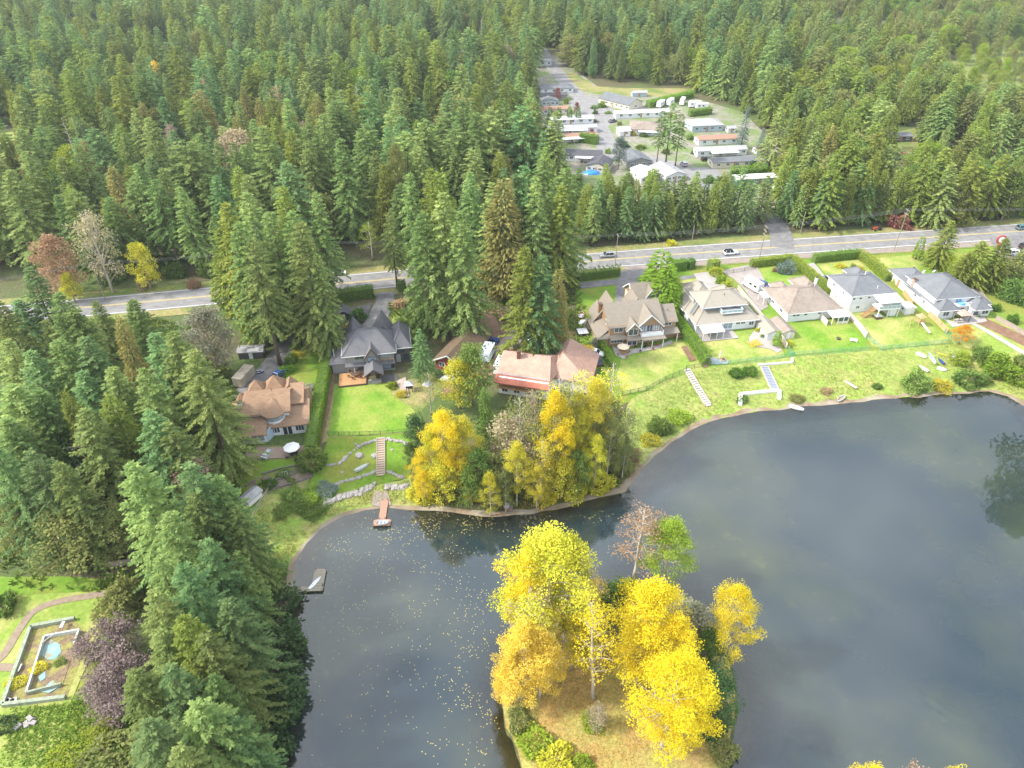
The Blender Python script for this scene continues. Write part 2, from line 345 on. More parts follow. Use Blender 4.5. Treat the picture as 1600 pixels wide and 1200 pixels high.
# ---- water: a skin that mirrors the sky; where it is shallow the bed shows through (attribute depth)
def water():
    m, n = newmat('lake_water'); N = n.nodes.new; LL = n.links.new
    o = N('ShaderNodeOutputMaterial'); a = N('ShaderNodeAttribute'); a.attribute_name = 'depth'
    c = N('ShaderNodeTexCoord')
    z = N('ShaderNodeTexNoise'); z.inputs['Scale'].default_value = .035; z.inputs['Detail'].default_value = 5; LL(c.outputs['Object'], z.inputs[0])
    rp = N('ShaderNodeMapRange'); rp.inputs[1].default_value = .44; rp.inputs[2].default_value = .66; LL(z.outputs['Fac'], rp.inputs[0])
    mi = N('ShaderNodeMix'); mi.data_type = 'RGBA'; mi.inputs[6].default_value = (.018, .031, .036, 1); mi.inputs[7].default_value = (.042, .054, .034, 1); LL(rp.outputs[0], mi.inputs[0])
    z2 = N('ShaderNodeTexNoise'); z2.inputs['Scale'].default_value = .22; z2.inputs['Detail'].default_value = 8; z2.inputs['Roughness'].default_value = .75; LL(c.outputs['Object'], z2.inputs[0])
    r2 = N('ShaderNodeMapRange'); r2.inputs[1].default_value = .56; r2.inputs[2].default_value = .74; LL(z2.outputs['Fac'], r2.inputs[0])
    k2 = N('ShaderNodeMath'); k2.operation = 'MULTIPLY'; LL(r2.outputs[0], k2.inputs[0]); LL(rp.outputs[0], k2.inputs[1])
    m2 = N('ShaderNodeMix'); m2.data_type = 'RGBA'; LL(k2.outputs[0], m2.inputs[0]); LL(mi.outputs[2], m2.inputs[6]); m2.inputs[7].default_value = (.085, .09, .04, 1)
    df = N('ShaderNodeBsdfDiffuse'); LL(m2.outputs[2], df.inputs[0])
    tp = N('ShaderNodeBsdfTransparent'); tp.inputs[0].default_value = (.62, .66, .55, 1)
    dp = N('ShaderNodeMapRange'); dp.inputs[1].default_value = 0; dp.inputs[2].default_value = 7.0; dp.inputs[3].default_value = .15; dp.interpolation_type = 'SMOOTHSTEP'; LL(a.outputs['Fac'], dp.inputs[0])
    s1 = N('ShaderNodeMixShader'); LL(dp.outputs[0], s1.inputs[0]); LL(tp.outputs[0], s1.inputs[1]); LL(df.outputs[0], s1.inputs[2])
    w1 = N('ShaderNodeTexNoise'); w1.inputs['Scale'].default_value = .9; w1.inputs['Detail'].default_value = 3; LL(c.outputs['Object'], w1.inputs[0])
    bp = N('ShaderNodeBump'); bp.inputs['Strength'].default_value = .035; bp.inputs['Distance'].default_value = .25; LL(w1.outputs['Fac'], bp.inputs['Height'])
    fr = N('ShaderNodeFresnel'); fr.inputs[0].default_value = 1.85; LL(bp.outputs[0], fr.inputs[1])
    gl = N('ShaderNodeBsdfGlossy'); gl.inputs['Roughness'].default_value = .03; LL(bp.outputs[0], gl.inputs['Normal'])
    s2 = N('ShaderNodeMixShader'); LL(fr.outputs[0], s2.inputs[0]); LL(s1.outputs[0], s2.inputs[1]); LL(gl.outputs[0], s2.inputs[2]); LL(s2.outputs[0], o.inputs[0])
    xs = np.arange(-60, 200, 1.5); ys = np.arange(14, 150, 1.5); X, Y = np.meshgrid(xs, ys); nx = len(xs)
    i, j = np.meshgrid(np.arange(nx - 1), np.arange(len(ys) - 1)); q = (j * nx + i).ravel()
    D = bil(DEPTH, X, Y)
    keep = inside(X, Y, shore) | (seg_dist(X, Y, shore) < 4); fk = keep.ravel()
    F = np.stack([q, q + 1, q + nx + 1, q + nx], 1); F = F[fk[F].all(1)]
    me = numpy_mesh('lake', np.stack([X, Y, np.zeros_like(X)], -1).reshape(-1, 3), F, m)
    at_ = me.attributes.new('depth', 'FLOAT', 'POINT'); at_.data.foreach_set('value', D.ravel().astype(np.float32))
    return kind(use('lake', me), 'structure')
water()
# the bare rim of the lake: sand and mud
M_sand = surf('shore_mud', (.26, .20, .13), (.16, .11, .065), scale=.8, rough=.95, bump=.3, col3=(.30, .26, .19), scale3=.2)
def shore_strip():
    S = shore[:-7]; v = []; f = []; rr = random.Random(8); wl = wr = 1.5
    for i, p in enumerate(S):
        a = Vector(S[max(i - 2, 0)]); b = Vector(S[min(i + 2, len(S) - 1)]); d = (b - a).normalized(); nrm = Vector((-d.y, d.x))
        wl += rr.uniform(-.5, .5); wl = min(max(wl, 1.2), 3.2)
        for k, q in enumerate((-3.5, -1.2, 0.4, wl)):
            c = Vector(p) + nrm * q; v.append((c.x, c.y, hz(c.x, c.y) + .05 - (.03 if k == 3 else 0)))
        if i:
            for k in range(3): f.append((4 * i - 4 + k, 4 * i + k, 4 * i + k + 1, 4 * i - 3 + k))
    me = bpy.data.meshes.new('shore'); me.from_pydata(v, [], f); me.update(); me.materials.append(M_sand)
    if me.polygons[5].normal.z < 0: me.flip_normals()
    me.polygons.foreach_set('use_smooth', [True] * len(me.polygons))
    kind(use('shore', me), 'structure')
shore_strip()

# ---- grass
M_lawn = surf('lawn_bright', (.15, .275, .022), (.108, .21, .016), scale=.5, rough=.95, bump=.2, col3=(.23, .28, .05), scale3=.16, grain=1.6, gamt=.28)
M_lawn2 = surf('lawn_yellowish', (.215, .285, .048), (.16, .24, .034), scale=.45, rough=.95, bump=.2, col3=(.33, .32, .10), scale3=.17, grain=1.4, gamt=.28)
M_lawn3 = surf('lawn_dark', (.11, .215, .016), (.14, .235, .022), scale=.5, rough=.95, bump=.2, col3=(.19, .21, .035), scale3=.14, grain=1.5, gamt=.3)
M_mead = surf('meadow', (.18, .285, .038), (.29, .27, .09), scale=.22, rough=.95, bump=.5, col3=(.20, .25, .055), scale3=.10, detail=12, grain=1.1, gamt=.45)
M_verge = surf('verge', (.20, .215, .055), (.29, .23, .11), scale=.3, rough=.95, bump=.4, col3=(.12, .17, .035), scale3=.08, grain=1.2, gamt=.35)
M_soil = surf('bark_soil', (.15, .085, .05), (.22, .14, .09), scale=.7, rough=.95, bump=.4)
M_asph = surf('asphalt', (.17, .165, .16), (.22, .21, .20), scale=.22, rough=.9, bump=.05, col3=(.145, .14, .135), scale3=.6)
M_road = surf('road_asphalt', (.205, .20, .192), (.245, .238, .228), scale=.13, rough=.9, bump=.05, col3=(.18, .176, .17), scale3=.5, grain=.8, gamt=.15)
M_conc = surf('concrete', (.36, .33, .30), (.30, .275, .25), scale=.5, rough=.9, bump=.1)
M_dark = surf('dark_gravel', (.075, .075, .08), (.12, .115, .11), scale=1.2, rough=.95, bump=.3)
M_line = paint('road_paint_white', (.75, .74, .70), .7); M_yel = paint('road_paint_yellow', (.62, .46, .12), .7)
M_pave = surf('paving', (.40, .37, .34), (.30, .28, .26), scale=1.2, rough=.85, bump=.2)

lawns = [
 ('lawn', [(985, 547), (1048, 535), (1070, 528), (1090, 560), (1099, 578), (1095, 582), (1040, 592), (1006, 610), (975, 616), (964, 590), (970, 562)], M_lawn2),
 ('lawn', [(905, 452), (958, 445), (964, 458), (960, 470), (940, 476), (925, 484), (905, 492)], M_lawn3),
 ('lawn', [(1088, 530), (1190, 512), (1205, 520), (1222, 545), (1226, 557), (1108, 570)], M_lawn2),
 ('lawn', [(1054, 440), (1088, 434), (1093, 443), (1066, 461), (1054, 472)], M_lawn2),
 ('lawn', [(1228, 506), (1312, 496), (1356, 544), (1243, 555), (1228, 525)], M_lawn),
 ('lawn', [(1178, 420), (1240, 414), (1263, 440), (1243, 452), (1200, 450)], M_lawn),
 ('lawn', [(1186, 489), (1200, 486), (1222, 508), (1208, 515)], M_lawn),
 ('lawn', [(1318, 490), (1400, 482), (1482, 526), (1480, 536), (1380, 546), (1362, 540)], M_lawn2),
 ('lawn', [(1275, 411), (1345, 406), (1368, 430), (1312, 437), (1297, 437)], M_lawn2),
 ('lawn', [(1366, 404), (1428, 398), (1446, 412), (1428, 432), (1405, 432), (1386, 420)], M_lawn2),
 ('lawn', [(1485, 500), (1537, 488), (1605, 530), (1640, 560), (1640, 600), (1560, 556), (1490, 538), (1470, 512)], M_lawn2),
 ('lawn', [(465, 545), (500, 540), (514, 562), (505, 610), (494, 650), (487, 622), (440, 606), (452, 580)], M_lawn3),
 ('lawn', [(352, 695), (372, 700), (390, 723), (474, 715), (482, 730), (440, 748), (400, 770), (375, 775), (345, 750)], M_lawn3),
 ('lawn', [(523, 603), (604, 597), (613, 617), (648, 642), (655, 672), (600, 678), (514, 682)], M_lawn),
 ('lawn', [(513, 684), (600, 680), (654, 673), (652, 700), (640, 745), (560, 765), (500, 775), (478, 770), (492, 735), (505, 710)], M_lawn3),
 ('lawn', [(612, 478), (628, 485), (650, 520), (648, 535), (612, 512)], M_lawn2),
 ('lawn', [(-90, 935), (40, 930), (180, 922), (170, 960), (110, 1100), (90, 1170), (40, 1215), (-90, 1240)], M_lawn2),
 ('lawn', [(905, 500), (930, 480), (935, 540), (945, 570), (930, 580), (905, 560)], M_lawn3),
]
patch('yard_grass', [(900, 440), (965, 424), (1180, 405), (1440, 382), (1545, 378), (1640, 372), (1640, 600), (1480, 540), (1232, 559), (1100, 577), (1040, 596), (985, 628), (955, 640), (930, 600), (945, 570), (930, 520), (900, 505)], M_lawn3, off=.025, step=1.5, jit=.2)
patch('yard_grass', [(-140, 905), (60, 900), (175, 905), (215, 930), (185, 990), (140, 1100), (215, 1150), (190, 1230), (-140, 1250)], M_lawn3, off=.025, step=1.5, jit=.2)
patch('yard_grass', [(345, 690), (375, 695), (480, 700), (508, 690), (655, 674), (660, 640), (700, 600), (650, 590), (612, 600), (520, 600), (500, 640), (490, 720), (480, 775), (400, 775), (370, 790), (340, 745)], M_verge, off=.022, step=1.5, jit=.2)
for i, (nm, px, m) in enumerate(lawns): patch(nm, px, m, off=.045 + .004 * i, jit=.12, edge=1.6)
patch('meadow', [(985, 625), (1040, 594), (1100, 575), (1232, 557), (1360, 548), (1480, 538), (1560, 560), (1640, 602), (1640, 655), (1575, 617), (1545, 609), (1450, 617), (1350, 626), (1250, 633), (1150, 648), (1110, 657), (1050, 688), (1003, 732), (960, 740), (955, 690)], M_mead, off=.04, jit=.3)
patch('meadow', [(376, 780), (400, 772), (480, 772), (560, 766), (640, 745), (652, 790), (600, 791), (560, 795), (526, 805), (498, 823), (474, 850), (456, 878), (440, 900), (402, 880), (385, 830)], M_mead, off=.04, jit=.3)
patch('glade', [(645, 205), (690, 195), (710, 215), (660, 235)], M_lawn3, off=.05)
patch('glade', [(-40, 215), (25, 205), (60, 240), (20, 265), (-60, 270)], M_lawn2, off=.05)
patch('glade', [(20, 525), (75, 518), (85, 545), (20, 560)], M_verge, off=.05)
patch('clearing', [(1380, 210), (1430, 200), (1440, 250), (1400, 300), (1445, 330), (1380, 335), (1360, 300), (1395, 260)], M_verge, off=.05, step=4)
patch('glade', [(1200, 215), (1225, 210), (1240, 250), (1205, 250)], M_verge, off=.055, step=4)
patch('glade', [(1440, 110), (1600, 60), (1640, 200), (1500, 180)], surf('bog_grass', (.15, .2, .045), (.2, .2, .07), scale=.05), off=.05, step=6)
patch('yard_soil', [(700, 560), (730, 500), (770, 480), (840, 500), (900, 520), (905, 570), (840, 560), (790, 575), (740, 600), (690, 620)], M_soil, off=.05)
patch('gravel_track', [(775, 540), (800, 515), (815, 505), (822, 520), (812, 545), (795, 570), (770, 580)], surf('gravel', (.30, .25, .21), (.22, .18, .15), scale=1.1, rough=.95, bump=.3), off=.08)
# ---- island floor
patch_w('island_ground', [((p[0] - 13) * .97 + 13, (p[1] - 62) * .97 + 62) for p in isle], surf('leaf_litter', (.33, .225, .08), (.25, .19, .055), scale=.9, rough=.95, bump=.6, col3=(.28, .265, .07), scale3=.16, detail=12, grain=2.2, gamt=.5), off=.05, step=1.5, jit=.2)

# ---- main road
RD = [(-420, 125), (-300, 142), (-200, 159.8), (-122, 173.6), (33.6, 204.6), (174, 226), (330, 252), (600, 300)]
RDL = smooth_line(RD, 5)
def side(line, d):
    o = []
    for i, p in enumerate(line):
        t = (line[min(i + 1, len(line) - 1)] - line[max(i - 1, 0)]).normalized(); o.append(p + Vector((-t.y, t.x)) * d)
    return o
ribbon('road_verge', RDL, 19, M_verge, .12)
ribbon('road', RDL, 11.2, M_road, .16)
for d in (5.0, -5.0): ribbon('road_line', side(RDL, d), .22, M_line, .17)
for d in (.22, -.22): ribbon('road_line', side(RDL, d), .18, M_yel, .17)
ribbon('shoulder', [p for p in side(RDL, -7.2) if p.x > 20], 3.0, surf('gravel', (.30, .25, .21), (.22, .18, .15)), .14)
# ---- drives
drives = [
 ('driveway', [(560, 520), (575, 495), (588, 470), (588, 458), (618, 456), (614, 480), (606, 495), (598, 512), (600, 530)], M_asph),
 ('forecourt', [(530, 487), (582, 474), (572, 500), (556, 512), (532, 503)], M_dark),
 ('driveway', [(440, 530), (458, 528), (462, 560), (444, 590), (424, 616), (360, 622), (378, 600), (404, 575), (424, 550)], M_asph),
 ('driveway', [(968, 424), (1012, 420), (1010, 432), (1004, 455), (1000, 470), (960, 478), (962, 455), (963, 445), (905, 452), (905, 442), (965, 436)], M_asph),
 ('driveway', [(1084, 428), (1118, 424), (1126, 440), (1138, 468), (1118, 478), (1100, 468), (1092, 446)], M_conc),
 ('path', [(1056, 433), (1084, 430), (1088, 434), (1056, 440)], M_asph),
 ('driveway', [(1124, 424), (1180, 412), (1203, 452), (1195, 458), (1200, 480), (1186, 488), (1162, 452), (1146, 436)], surf('stone_drive', (.33, .29, .25), (.26, .23, .21), scale=.6, rough=.9)),
 ('driveway', [(1254, 414), (1272, 411), (1300, 446), (1286, 452)], M_conc),
 ('driveway', [(1346, 402), (1358, 400), (1386, 420), (1404, 434), (1426, 434), (1432, 446), (1412, 446), (1392, 436)], M_conc),
 ('path', [(1506, 497), (1522, 490), (1640, 545), (1640, 560)], M_soil),
 ('path', [(1498, 497), (1506, 497), (1640, 570), (1640, 578)], M_conc),
 ('forecourt', [(1545, 372), (1640, 364), (1660, 420), (1590, 425), (1560, 400)], M_asph),
 ('patio', [(1465, 492), (1487, 503), (1535, 490), (1542, 503), (1488, 512)], M_pave),
 ('patio', [(956, 541), (975, 548), (1030, 540), (1048, 532), (1052, 536), (1030, 545), (985, 554), (975, 562), (962, 556)], M_pave),
 ('patio', [(1178, 518), (1190, 512), (1204, 528), (1222, 548), (1215, 552), (1200, 545), (1182, 543), (1170, 535), (1170, 528)], M_conc),
 ('patio', [(384, 700), (440, 700), (480, 696), (478, 706), (450, 716), (395, 719), (384, 712)], surf('brick_paving', (.25, .18, .14), (.32, .24, .18), scale=2, rough=.9)),
 ('path', [(619, 596), (634, 590), (640, 620), (632, 622)], surf('paver_path', (.42, .33, .27), (.32, .26, .22), scale=2)),
 ('forecourt', [(592, 588), (620, 585), (622, 596), (592, 600)], M_dark),
 ('terrace', [(585, 768), (605, 768), (612, 790), (596, 793), (580, 790)], surf('gravel', (.30, .25, .21), (.22, .18, .15))),
 ('flower_bed', [(1095, 560), (1103, 556), (1108, 572), (1100, 576)], M_soil),
 ('flower_bed', [(1064, 543), (1072, 541), (1088, 563), (1078, 566)], M_soil),
 ('flower_bed', [(504, 610), (520, 560), (528, 562), (516, 640), (500, 715), (492, 712)], M_soil),
]
for i, (nm, px, m) in enumerate(drives): patch(nm, px, m, off=.13 + .004 * i)
ribbon('path', smooth_line([gp(*p) for p in [(-30, 1050), (5, 1025), (30, 985), (55, 955), (95, 940), (165, 928)]]), 1.3, surf('dirt_path', (.20, .15, .10), (.27, .21, .15), scale=1.5), .18)
ribbon('path', [gp(*p) for p in [(-40, 1042), (24, 1044)]], 1.3, MATS['dirt_path'], .184)
# ---- the street and ground of the mobile-home park
M_street = surf('park_asphalt', (.215, .208, .20), (.25, .243, .235), scale=.08, rough=.9, col3=(.19, .185, .18), scale3=.4)
patch('park_ground', [(838, 80), (870, 88), (940, 140), (1080, 152), (1160, 175), (1212, 225), (1240, 290), (1240, 320), (1150, 335), (990, 320), (880, 300), (835, 260), (830, 170)], surf('park_yard', (.20, .19, .14), (.26, .24, .20), scale=.15, rough=.95, col3=(.14, .19, .06), scale3=.1, grain=.7, gamt=.35), off=.06, step=5)
ribbon('street', smooth_line([gp(*p) for p in [(842, 74), (858, 96), (880, 125), (908, 155), (925, 178), (940, 205), (955, 232), (985, 246), (1020, 250), (1060, 262), (1098, 280), (1110, 300)]]), 8.5, M_street, .12)
patch('street_apron', [(886, 160), (925, 150), (955, 165), (962, 182), (950, 200), (945, 230), (980, 228), (990, 250), (940, 250), (925, 215), (910, 185)], M_street, off=.14, step=5)
patch('street_apron', [(940, 150), (960, 148), (1012, 172), (985, 178)], M_conc, off=.15, step=5)
patch('street_apron', [(1070, 262), (1120, 262), (1128, 275), (1108, 300), (1080, 290)], M_street, off=.15, step=5)
ribbon('side_street', smooth_line([gp(*p) for p in [(1222, 388), (1220, 368), (1208, 345), (1185, 325)]]), 7.5, M_asph, .18)
patch('glade', [(880, 122), (905, 140), (945, 150), (1000, 152), (1080, 150), (1078, 138), (980, 138), (930, 135), (895, 112)], M_verge, off=.08, step=5)
# ================================================================== HOUSES
ROT = R(10)
W_white = siding('white_siding', (.78, .79, .80)); W_cream = siding('cream_siding', (.70, .64, .50)); W_grey = siding('grey_siding', (.30, .30, .29)); W_tan = siding('tan_shingle_wall', (.36, .23, .13), .2)
W_blue = siding('blue_siding', (.42, .52, .58)); W_red = siding('red_boards', (.33, .07, .06), .18); W_teal = siding('teal_siding', (.22, .38, .40)); W_pale = siding('pale_stucco', (.80, .79, .76), 3.0, .9); W_dk = siding('charcoal_boards', (.10, .095, .095), .2)
P_trim = paint('white_trim', (.80, .80, .79)); P_wood = surf('cedar_wood', (.42, .24, .11), (.30, .17, .08), scale=3, rough=.7); P_deck = surf('orange_deck', (.46, .26, .12), (.38, .20, .09), scale=2.2, rough=.6); P_dkwood = surf('dark_wood', (.12, .075, .05), (.08, .05, .035), scale=3)
P_metal = paint('grey_metal', (.45, .47, .48), .35, .3); P_black = paint('black_paint', (.03, .03, .033), .35); P_fascia = paint('dark_fascia', (.13, .08, .06)); P_glassrail = glass('rail_glass', (.30, .42, .44), .15)
R_cedar = shingle('cedar_shake_roof', (.35, .225, .140), (.26, .16, .098), moss=(.31, .205, .13))
R_slate = shingle('grey_shingle_roof', (.155, .155, .165), (.125, .125, .135), moss=(.17, .165, .165))
R_moss = shingle('mossy_roof', (.17, .11, .085), (.13, .085, .065), moss=(.14, .12, .04))
R_red = shingle('faded_red_roof', (.50, .30, .23), (.43, .25, .19), moss=(.54, .38, .29)); R_redbr = shingle('bright_red_roof', (.47, .17, .11), (.42, .145, .09), moss=(.60, .22, .14)); R_redsh = shingle('shaded_red_roof', (.38, .225, .165), (.32, .185, .135), moss=(.44, .29, .21))  # last: faded red darkened, shade painted in for slopes facing away from the sun
R_tan = shingle('tan_shingle_roof', (.28, .245, .195), (.24, .205, .16), moss=(.22, .19, .15)); R_beige = shingle('beige_tile_roof', (.36, .32, .26), (.31, .275, .22), moss=(.29, .27, .22))
R_brown = shingle('brown_shake_roof', (.275, .225, .18), (.225, .18, .145), moss=(.33, .28, .235)); R_gr = shingle('blue_grey_roof', (.165, .175, .185), (.14, .148, .158), moss=(.19, .195, .20)); R_lt = shingle('light_grey_roof', (.37, .37, .37), (.33, .33, .335), moss=(.42, .41, .40))
R_white = surf('white_metal_roof', (.80, .80, .80), (.70, .70, .69), scale=.8, rough=.5); R_rust = shingle('rust_roof', (.40, .245, .17), (.35, .21, .15)); R_dk = shingle('dark_roof', (.12, .12, .13), (.10, .10, .11))
G_dark = glass(); G_pale = glass('pale_pane', (.25, .32, .36), .1)

class House:
    def __init__(s, name, label, xy, z=5.0, rz=ROT, cat='house', group=None, wall=W_white):
        s.e = empty(name, (xy[0], xy[1], z), rz, label, cat, group); s.wm = wall; s.walls = {}
    def box(s, x0, x1, y0, y1, z0, z1, m=None): s.walls.setdefault((m or s.wm).name, (MB(), m or s.wm))[0].box(x0, x1, y0, y1, z0, z1); return s
    def wpoly(s, pts, th=(0, .2, 0), m=None):
        """a gable wall: polygon with thickness"""
        mb = s.walls.setdefault((m or s.wm).name, (MB(), m or s.wm))[0]; q = [tuple(a + b for a, b in zip(p, th)) for p in pts]; n = len(pts)
        mb.poly(pts); mb.poly(q[::-1])
        for i in range(n): mb.poly([pts[i], q[i], q[(i + 1) % n], pts[(i + 1) % n]])
        return s
    def part(s, name, mb, m, parent=None): return mb.build(name, m, parent or s.e)
    def roofpolys(s, polys, m, th=.22, name='roof', fascia=None):
        mb = MB()
        for p in polys:
            n = len(p); q = [(a[0], a[1], a[2] - th) for a in p]; mb.poly(p); mb.poly(q[::-1])
            for i in range(n): mb.poly([p[i], q[i], q[(i + 1) % n], p[(i + 1) % n]])
        return s.part(name, mb, m)
    def gable(s, x0, x1, y0, y1, ze, zr, m, ax='x', o=.5, wall=True, rx=None, wm=None, th=.2):
        """ridge along ax; o = overhang"""
        if ax == 'x':
            ym = rx if rx is not None else (y0 + y1) / 2; sl0 = (zr - ze) / (ym - y0); sl1 = (zr - ze) / (y1 - ym)
            P = [[(x0 - o, y0 - o, ze - o * sl0), (x1 + o, y0 - o, ze - o * sl0), (x1 + o, ym, zr), (x0 - o, ym, zr)], [(x1 + o, y1 + o, ze - o * sl1), (x0 - o, y1 + o, ze - o * sl1), (x0 - o, ym, zr), (x1 + o, ym, zr)]]
            if wall:
                for x in (x0, x1 - .2): s.wpoly([(x, y0, ze - .05), (x, y1, ze - .05), (x, ym, zr - .15)], (.2, 0, 0), wm)
        else:
            xm = rx if rx is not None else (x0 + x1) / 2; sl0 = (zr - ze) / (xm - x0); sl1 = (zr - ze) / (x1 - xm)
            P = [[(x0 - o, y1 + o, ze - o * sl0), (x0 - o, y0 - o, ze - o * sl0), (xm, y0 - o, zr), (xm, y1 + o, zr)], [(x1 + o, y0 - o, ze - o * sl1), (x1 + o, y1 + o, ze - o * sl1), (xm, y1 + o, zr), (xm, y0 - o, zr)]]
            if wall:
                for y in (y0, y1 - .2): s.wpoly([(x0, y, ze - .05), (x1, y, ze - .05), (xm, y, zr - .15)], (0, .2, 0), wm)
        r = s.roofpolys(P, m, th); return r
    def trimgable(s, x0, x1, y, ze, zr, o=.5, m=None):
        xm = (x0 + x1) / 2; sl = (zr - ze) / (xm - x0); mb = MB()
        mb.bar((x0 - o, y, ze - o * sl - .12), (xm, y, zr - .12), .12, .28); mb.bar((x1 + o, y, ze - o * sl - .12), (xm, y, zr - .12), .12, .28); s.part('bargeboard', mb, m or P_trim)
    def hip(s, x0, x1, y0, y1, ze, zr, m, ax='x', o=.5, ins=None, th=.2, cap=True):
        sl = None; x0 -= o; x1 += o; y0 -= o; y1 += o
        if ax == 'x':
            k = ins if ins is not None else min((y1 - y0) / 2, (x1 - x0) / 2 - .01); ym = (y0 + y1) / 2; a, b = (x0 + k, ym, zr), (x1 - k, ym, zr)
            P = [[(x0, y0, ze), (x1, y0, ze), b, a], [(x1, y0, ze), (x1, y1, ze), b], [(x1, y1, ze), (x0, y1, ze), a, b], [(x0, y1, ze), (x0, y0, ze), a]]
        else:
            k = ins if ins is not None else min((x1 - x0) / 2, (y1 - y0) / 2 - .01); xm = (x0 + x1) / 2; a, b = (xm, y0 + k, zr), (xm, y1 - k, zr)
            P = [[(x0, y0, ze), (x1, y0, ze), a], [(x1, y0, ze), (x1, y1, ze), b, a], [(x1, y1, ze), (x0, y1, ze), b], [(x0, y1, ze), (x0, y0, ze), a, b]]
        r = s.roofpolys(P, m, th)
        if cap:
            mb = MB(); cs = [(x0, y0, ze), (x1, y0, ze), (x1, y1, ze), (x0, y1, ze)]
            e = [a, a, b, b] if ax == 'y' else [a, b, b, a]
            for c, q in zip(cs, e): mb.bar((c[0], c[1], c[2] + .03), (q[0], q[1], q[2] + .03), .28, .1)
            mb.bar((a[0], a[1], a[2] + .03), (b[0], b[1] + .001, b[2] + .03), .28, .1); mb.build('ridge_cap', m, r)
            g = MB(); n = 4
            for i in range(4): g.bar((cs[i][0], cs[i][1], ze - .12), (cs[(i + 1) % 4][0], cs[(i + 1) % 4][1], ze - .12), .16, .18)
            g.build('gutter', P_trim, r)
        return r
    def win(s, face, a, z, wd, ht, at_, pane=G_dark, frame=P_trim, mull=1, name='window'):
        """face: '-y','+y','-x','+x'; a = centre along the wall; at_ = wall plane"""
        t = .09; d = .07; mb = MB(); pn = MB()
        def B(m, u0, u1, z0, z1, d0, d1):
            if face == '-y': m.box(u0, u1, at_ - d1, at_ - d0, z0, z1)
            elif face == '+y': m.box(u0, u1, at_ + d0, at_ + d1, z0, z1)
            elif face == '-x': m.box(at_ - d1, at_ - d0, u0, u1, z0, z1)
            else: m.box(at_ + d0, at_ + d1, u0, u1, z0, z1)
        u0, u1, z0, z1 = a - wd / 2, a + wd / 2, z - ht / 2, z + ht / 2
        B(mb, u0 - t, u1 + t, z1, z1 + t, .0, d); B(mb, u0 - t, u1 + t, z0 - t, z0, .0, d); B(mb, u0 - t, u0, z0, z1, 0, d); B(mb, u1, u1 + t, z0, z1, 0, d)
        for i in range(mull): u = u0 + (i + 1) * wd / (mull + 1); B(mb, u - .04, u + .04, z0, z1, .0, d)
        B(pn, u0, u1, z0, z1, .005, .03)
        f = s.part(name, mb, frame); pn.build('pane', pane, f); return f
    def door(s, face, a, z0, wd, ht, at_, m=None):
        mb = MB(); hb = MB(); d0, d1 = .0, .06
        def B(m_, u0, u1, za, zb, p, q):
            if face == '-y': m_.box(u0, u1, at_ - q, at_ - p, za, zb)
            elif face == '+y': m_.box(u0, u1, at_ + p, at_ + q, za, zb)
            elif face == '-x': m_.box(at_ - q, at_ - p, u0, u1, za, zb)
            else: m_.box(at_ + p, at_ + q, u0, u1, za, zb)
        B(mb, a - wd / 2, a + wd / 2, z0, z0 + ht, d0, d1); B(hb, a + wd * .32, a + wd * .42, z0 + 1.0, z0 + 1.08, .06, .12)
        d = s.part('door', mb, m or P_trim); hb.build('handle', P_black, d); return d
    def chimney(s, x, y, z0, z1, wd=.9, dp=.7, m=None):
        mb = MB().box(x - wd / 2, x + wd / 2, y - dp / 2, y + dp / 2, z0, z1); c = s.part('chimney', mb, m or W_pale); MB().box(x - wd / 2 - .08, x + wd / 2 + .08, y - dp / 2 - .08, y + dp / 2 + .08, z1, z1 + .14).build('chimney_cap', P_dkwood, c); return c
    def vents(s, pts):
        for x, y, z in pts: s.part('roof_vent', MB().cone((x, y), .13, z - .3, z + .35, 6), P_black)
    def done(s):
        for mb, m in s.walls.values(): s.part('wall', mb, m)
        return s.e
    def post(s, x, y, z0, z1, w_=.16, m=None): return s.part('post', MB().box(x - w_ / 2, x + w_ / 2, y - w_ / 2, y + w_ / 2, z0, z1), m or P_trim)
    def rail(s, a, b, z, h=1.0, m=None, glass_=None):
        a, b = Vector((*a, z)), Vector((*b, z)); up = Vector((0, 0, h)); mb = MB().bar(a + up, b + up, .08); n = max(1, int((b - a).length / 1.2))
        for i in range(n + 1): p = a.lerp(b, i / n); mb.bar(p, p + up * .98 + Vector((.001, 0, 0)), .07)
        r = s.part('railing', mb, m or P_trim)
        if glass_: MB().bar(a + up * .5, b + up * .5, .02, h * .75).build('glass_panel', glass_, r)
        return r
    def planks(s, x0, x1, y0, y1, z, m, n=None, along='x', parent=None):
        n = n or max(4, int((y1 - y0 if along == 'x' else x1 - x0) / .6)); ref = None
        for i in range(n):
            if along == 'x':
                d = (y1 - y0) / n; mb = None
                if ref is None: ref = MB().box(x0, x1, 0, d - .03, z - .06, z).mesh('plank', m)
                use('plank', ref, s.e, (0, y0 + i * d, random.uniform(-.006, .006)))
            else:
                d = (x1 - x0) / n
                if ref is None: ref = MB().box(0, d - .03, y0, y1, z - .06, z).mesh('plank', m)
                use('plank', ref, s.e, (x0 + i * d, 0, random.uniform(-.006, .006)))

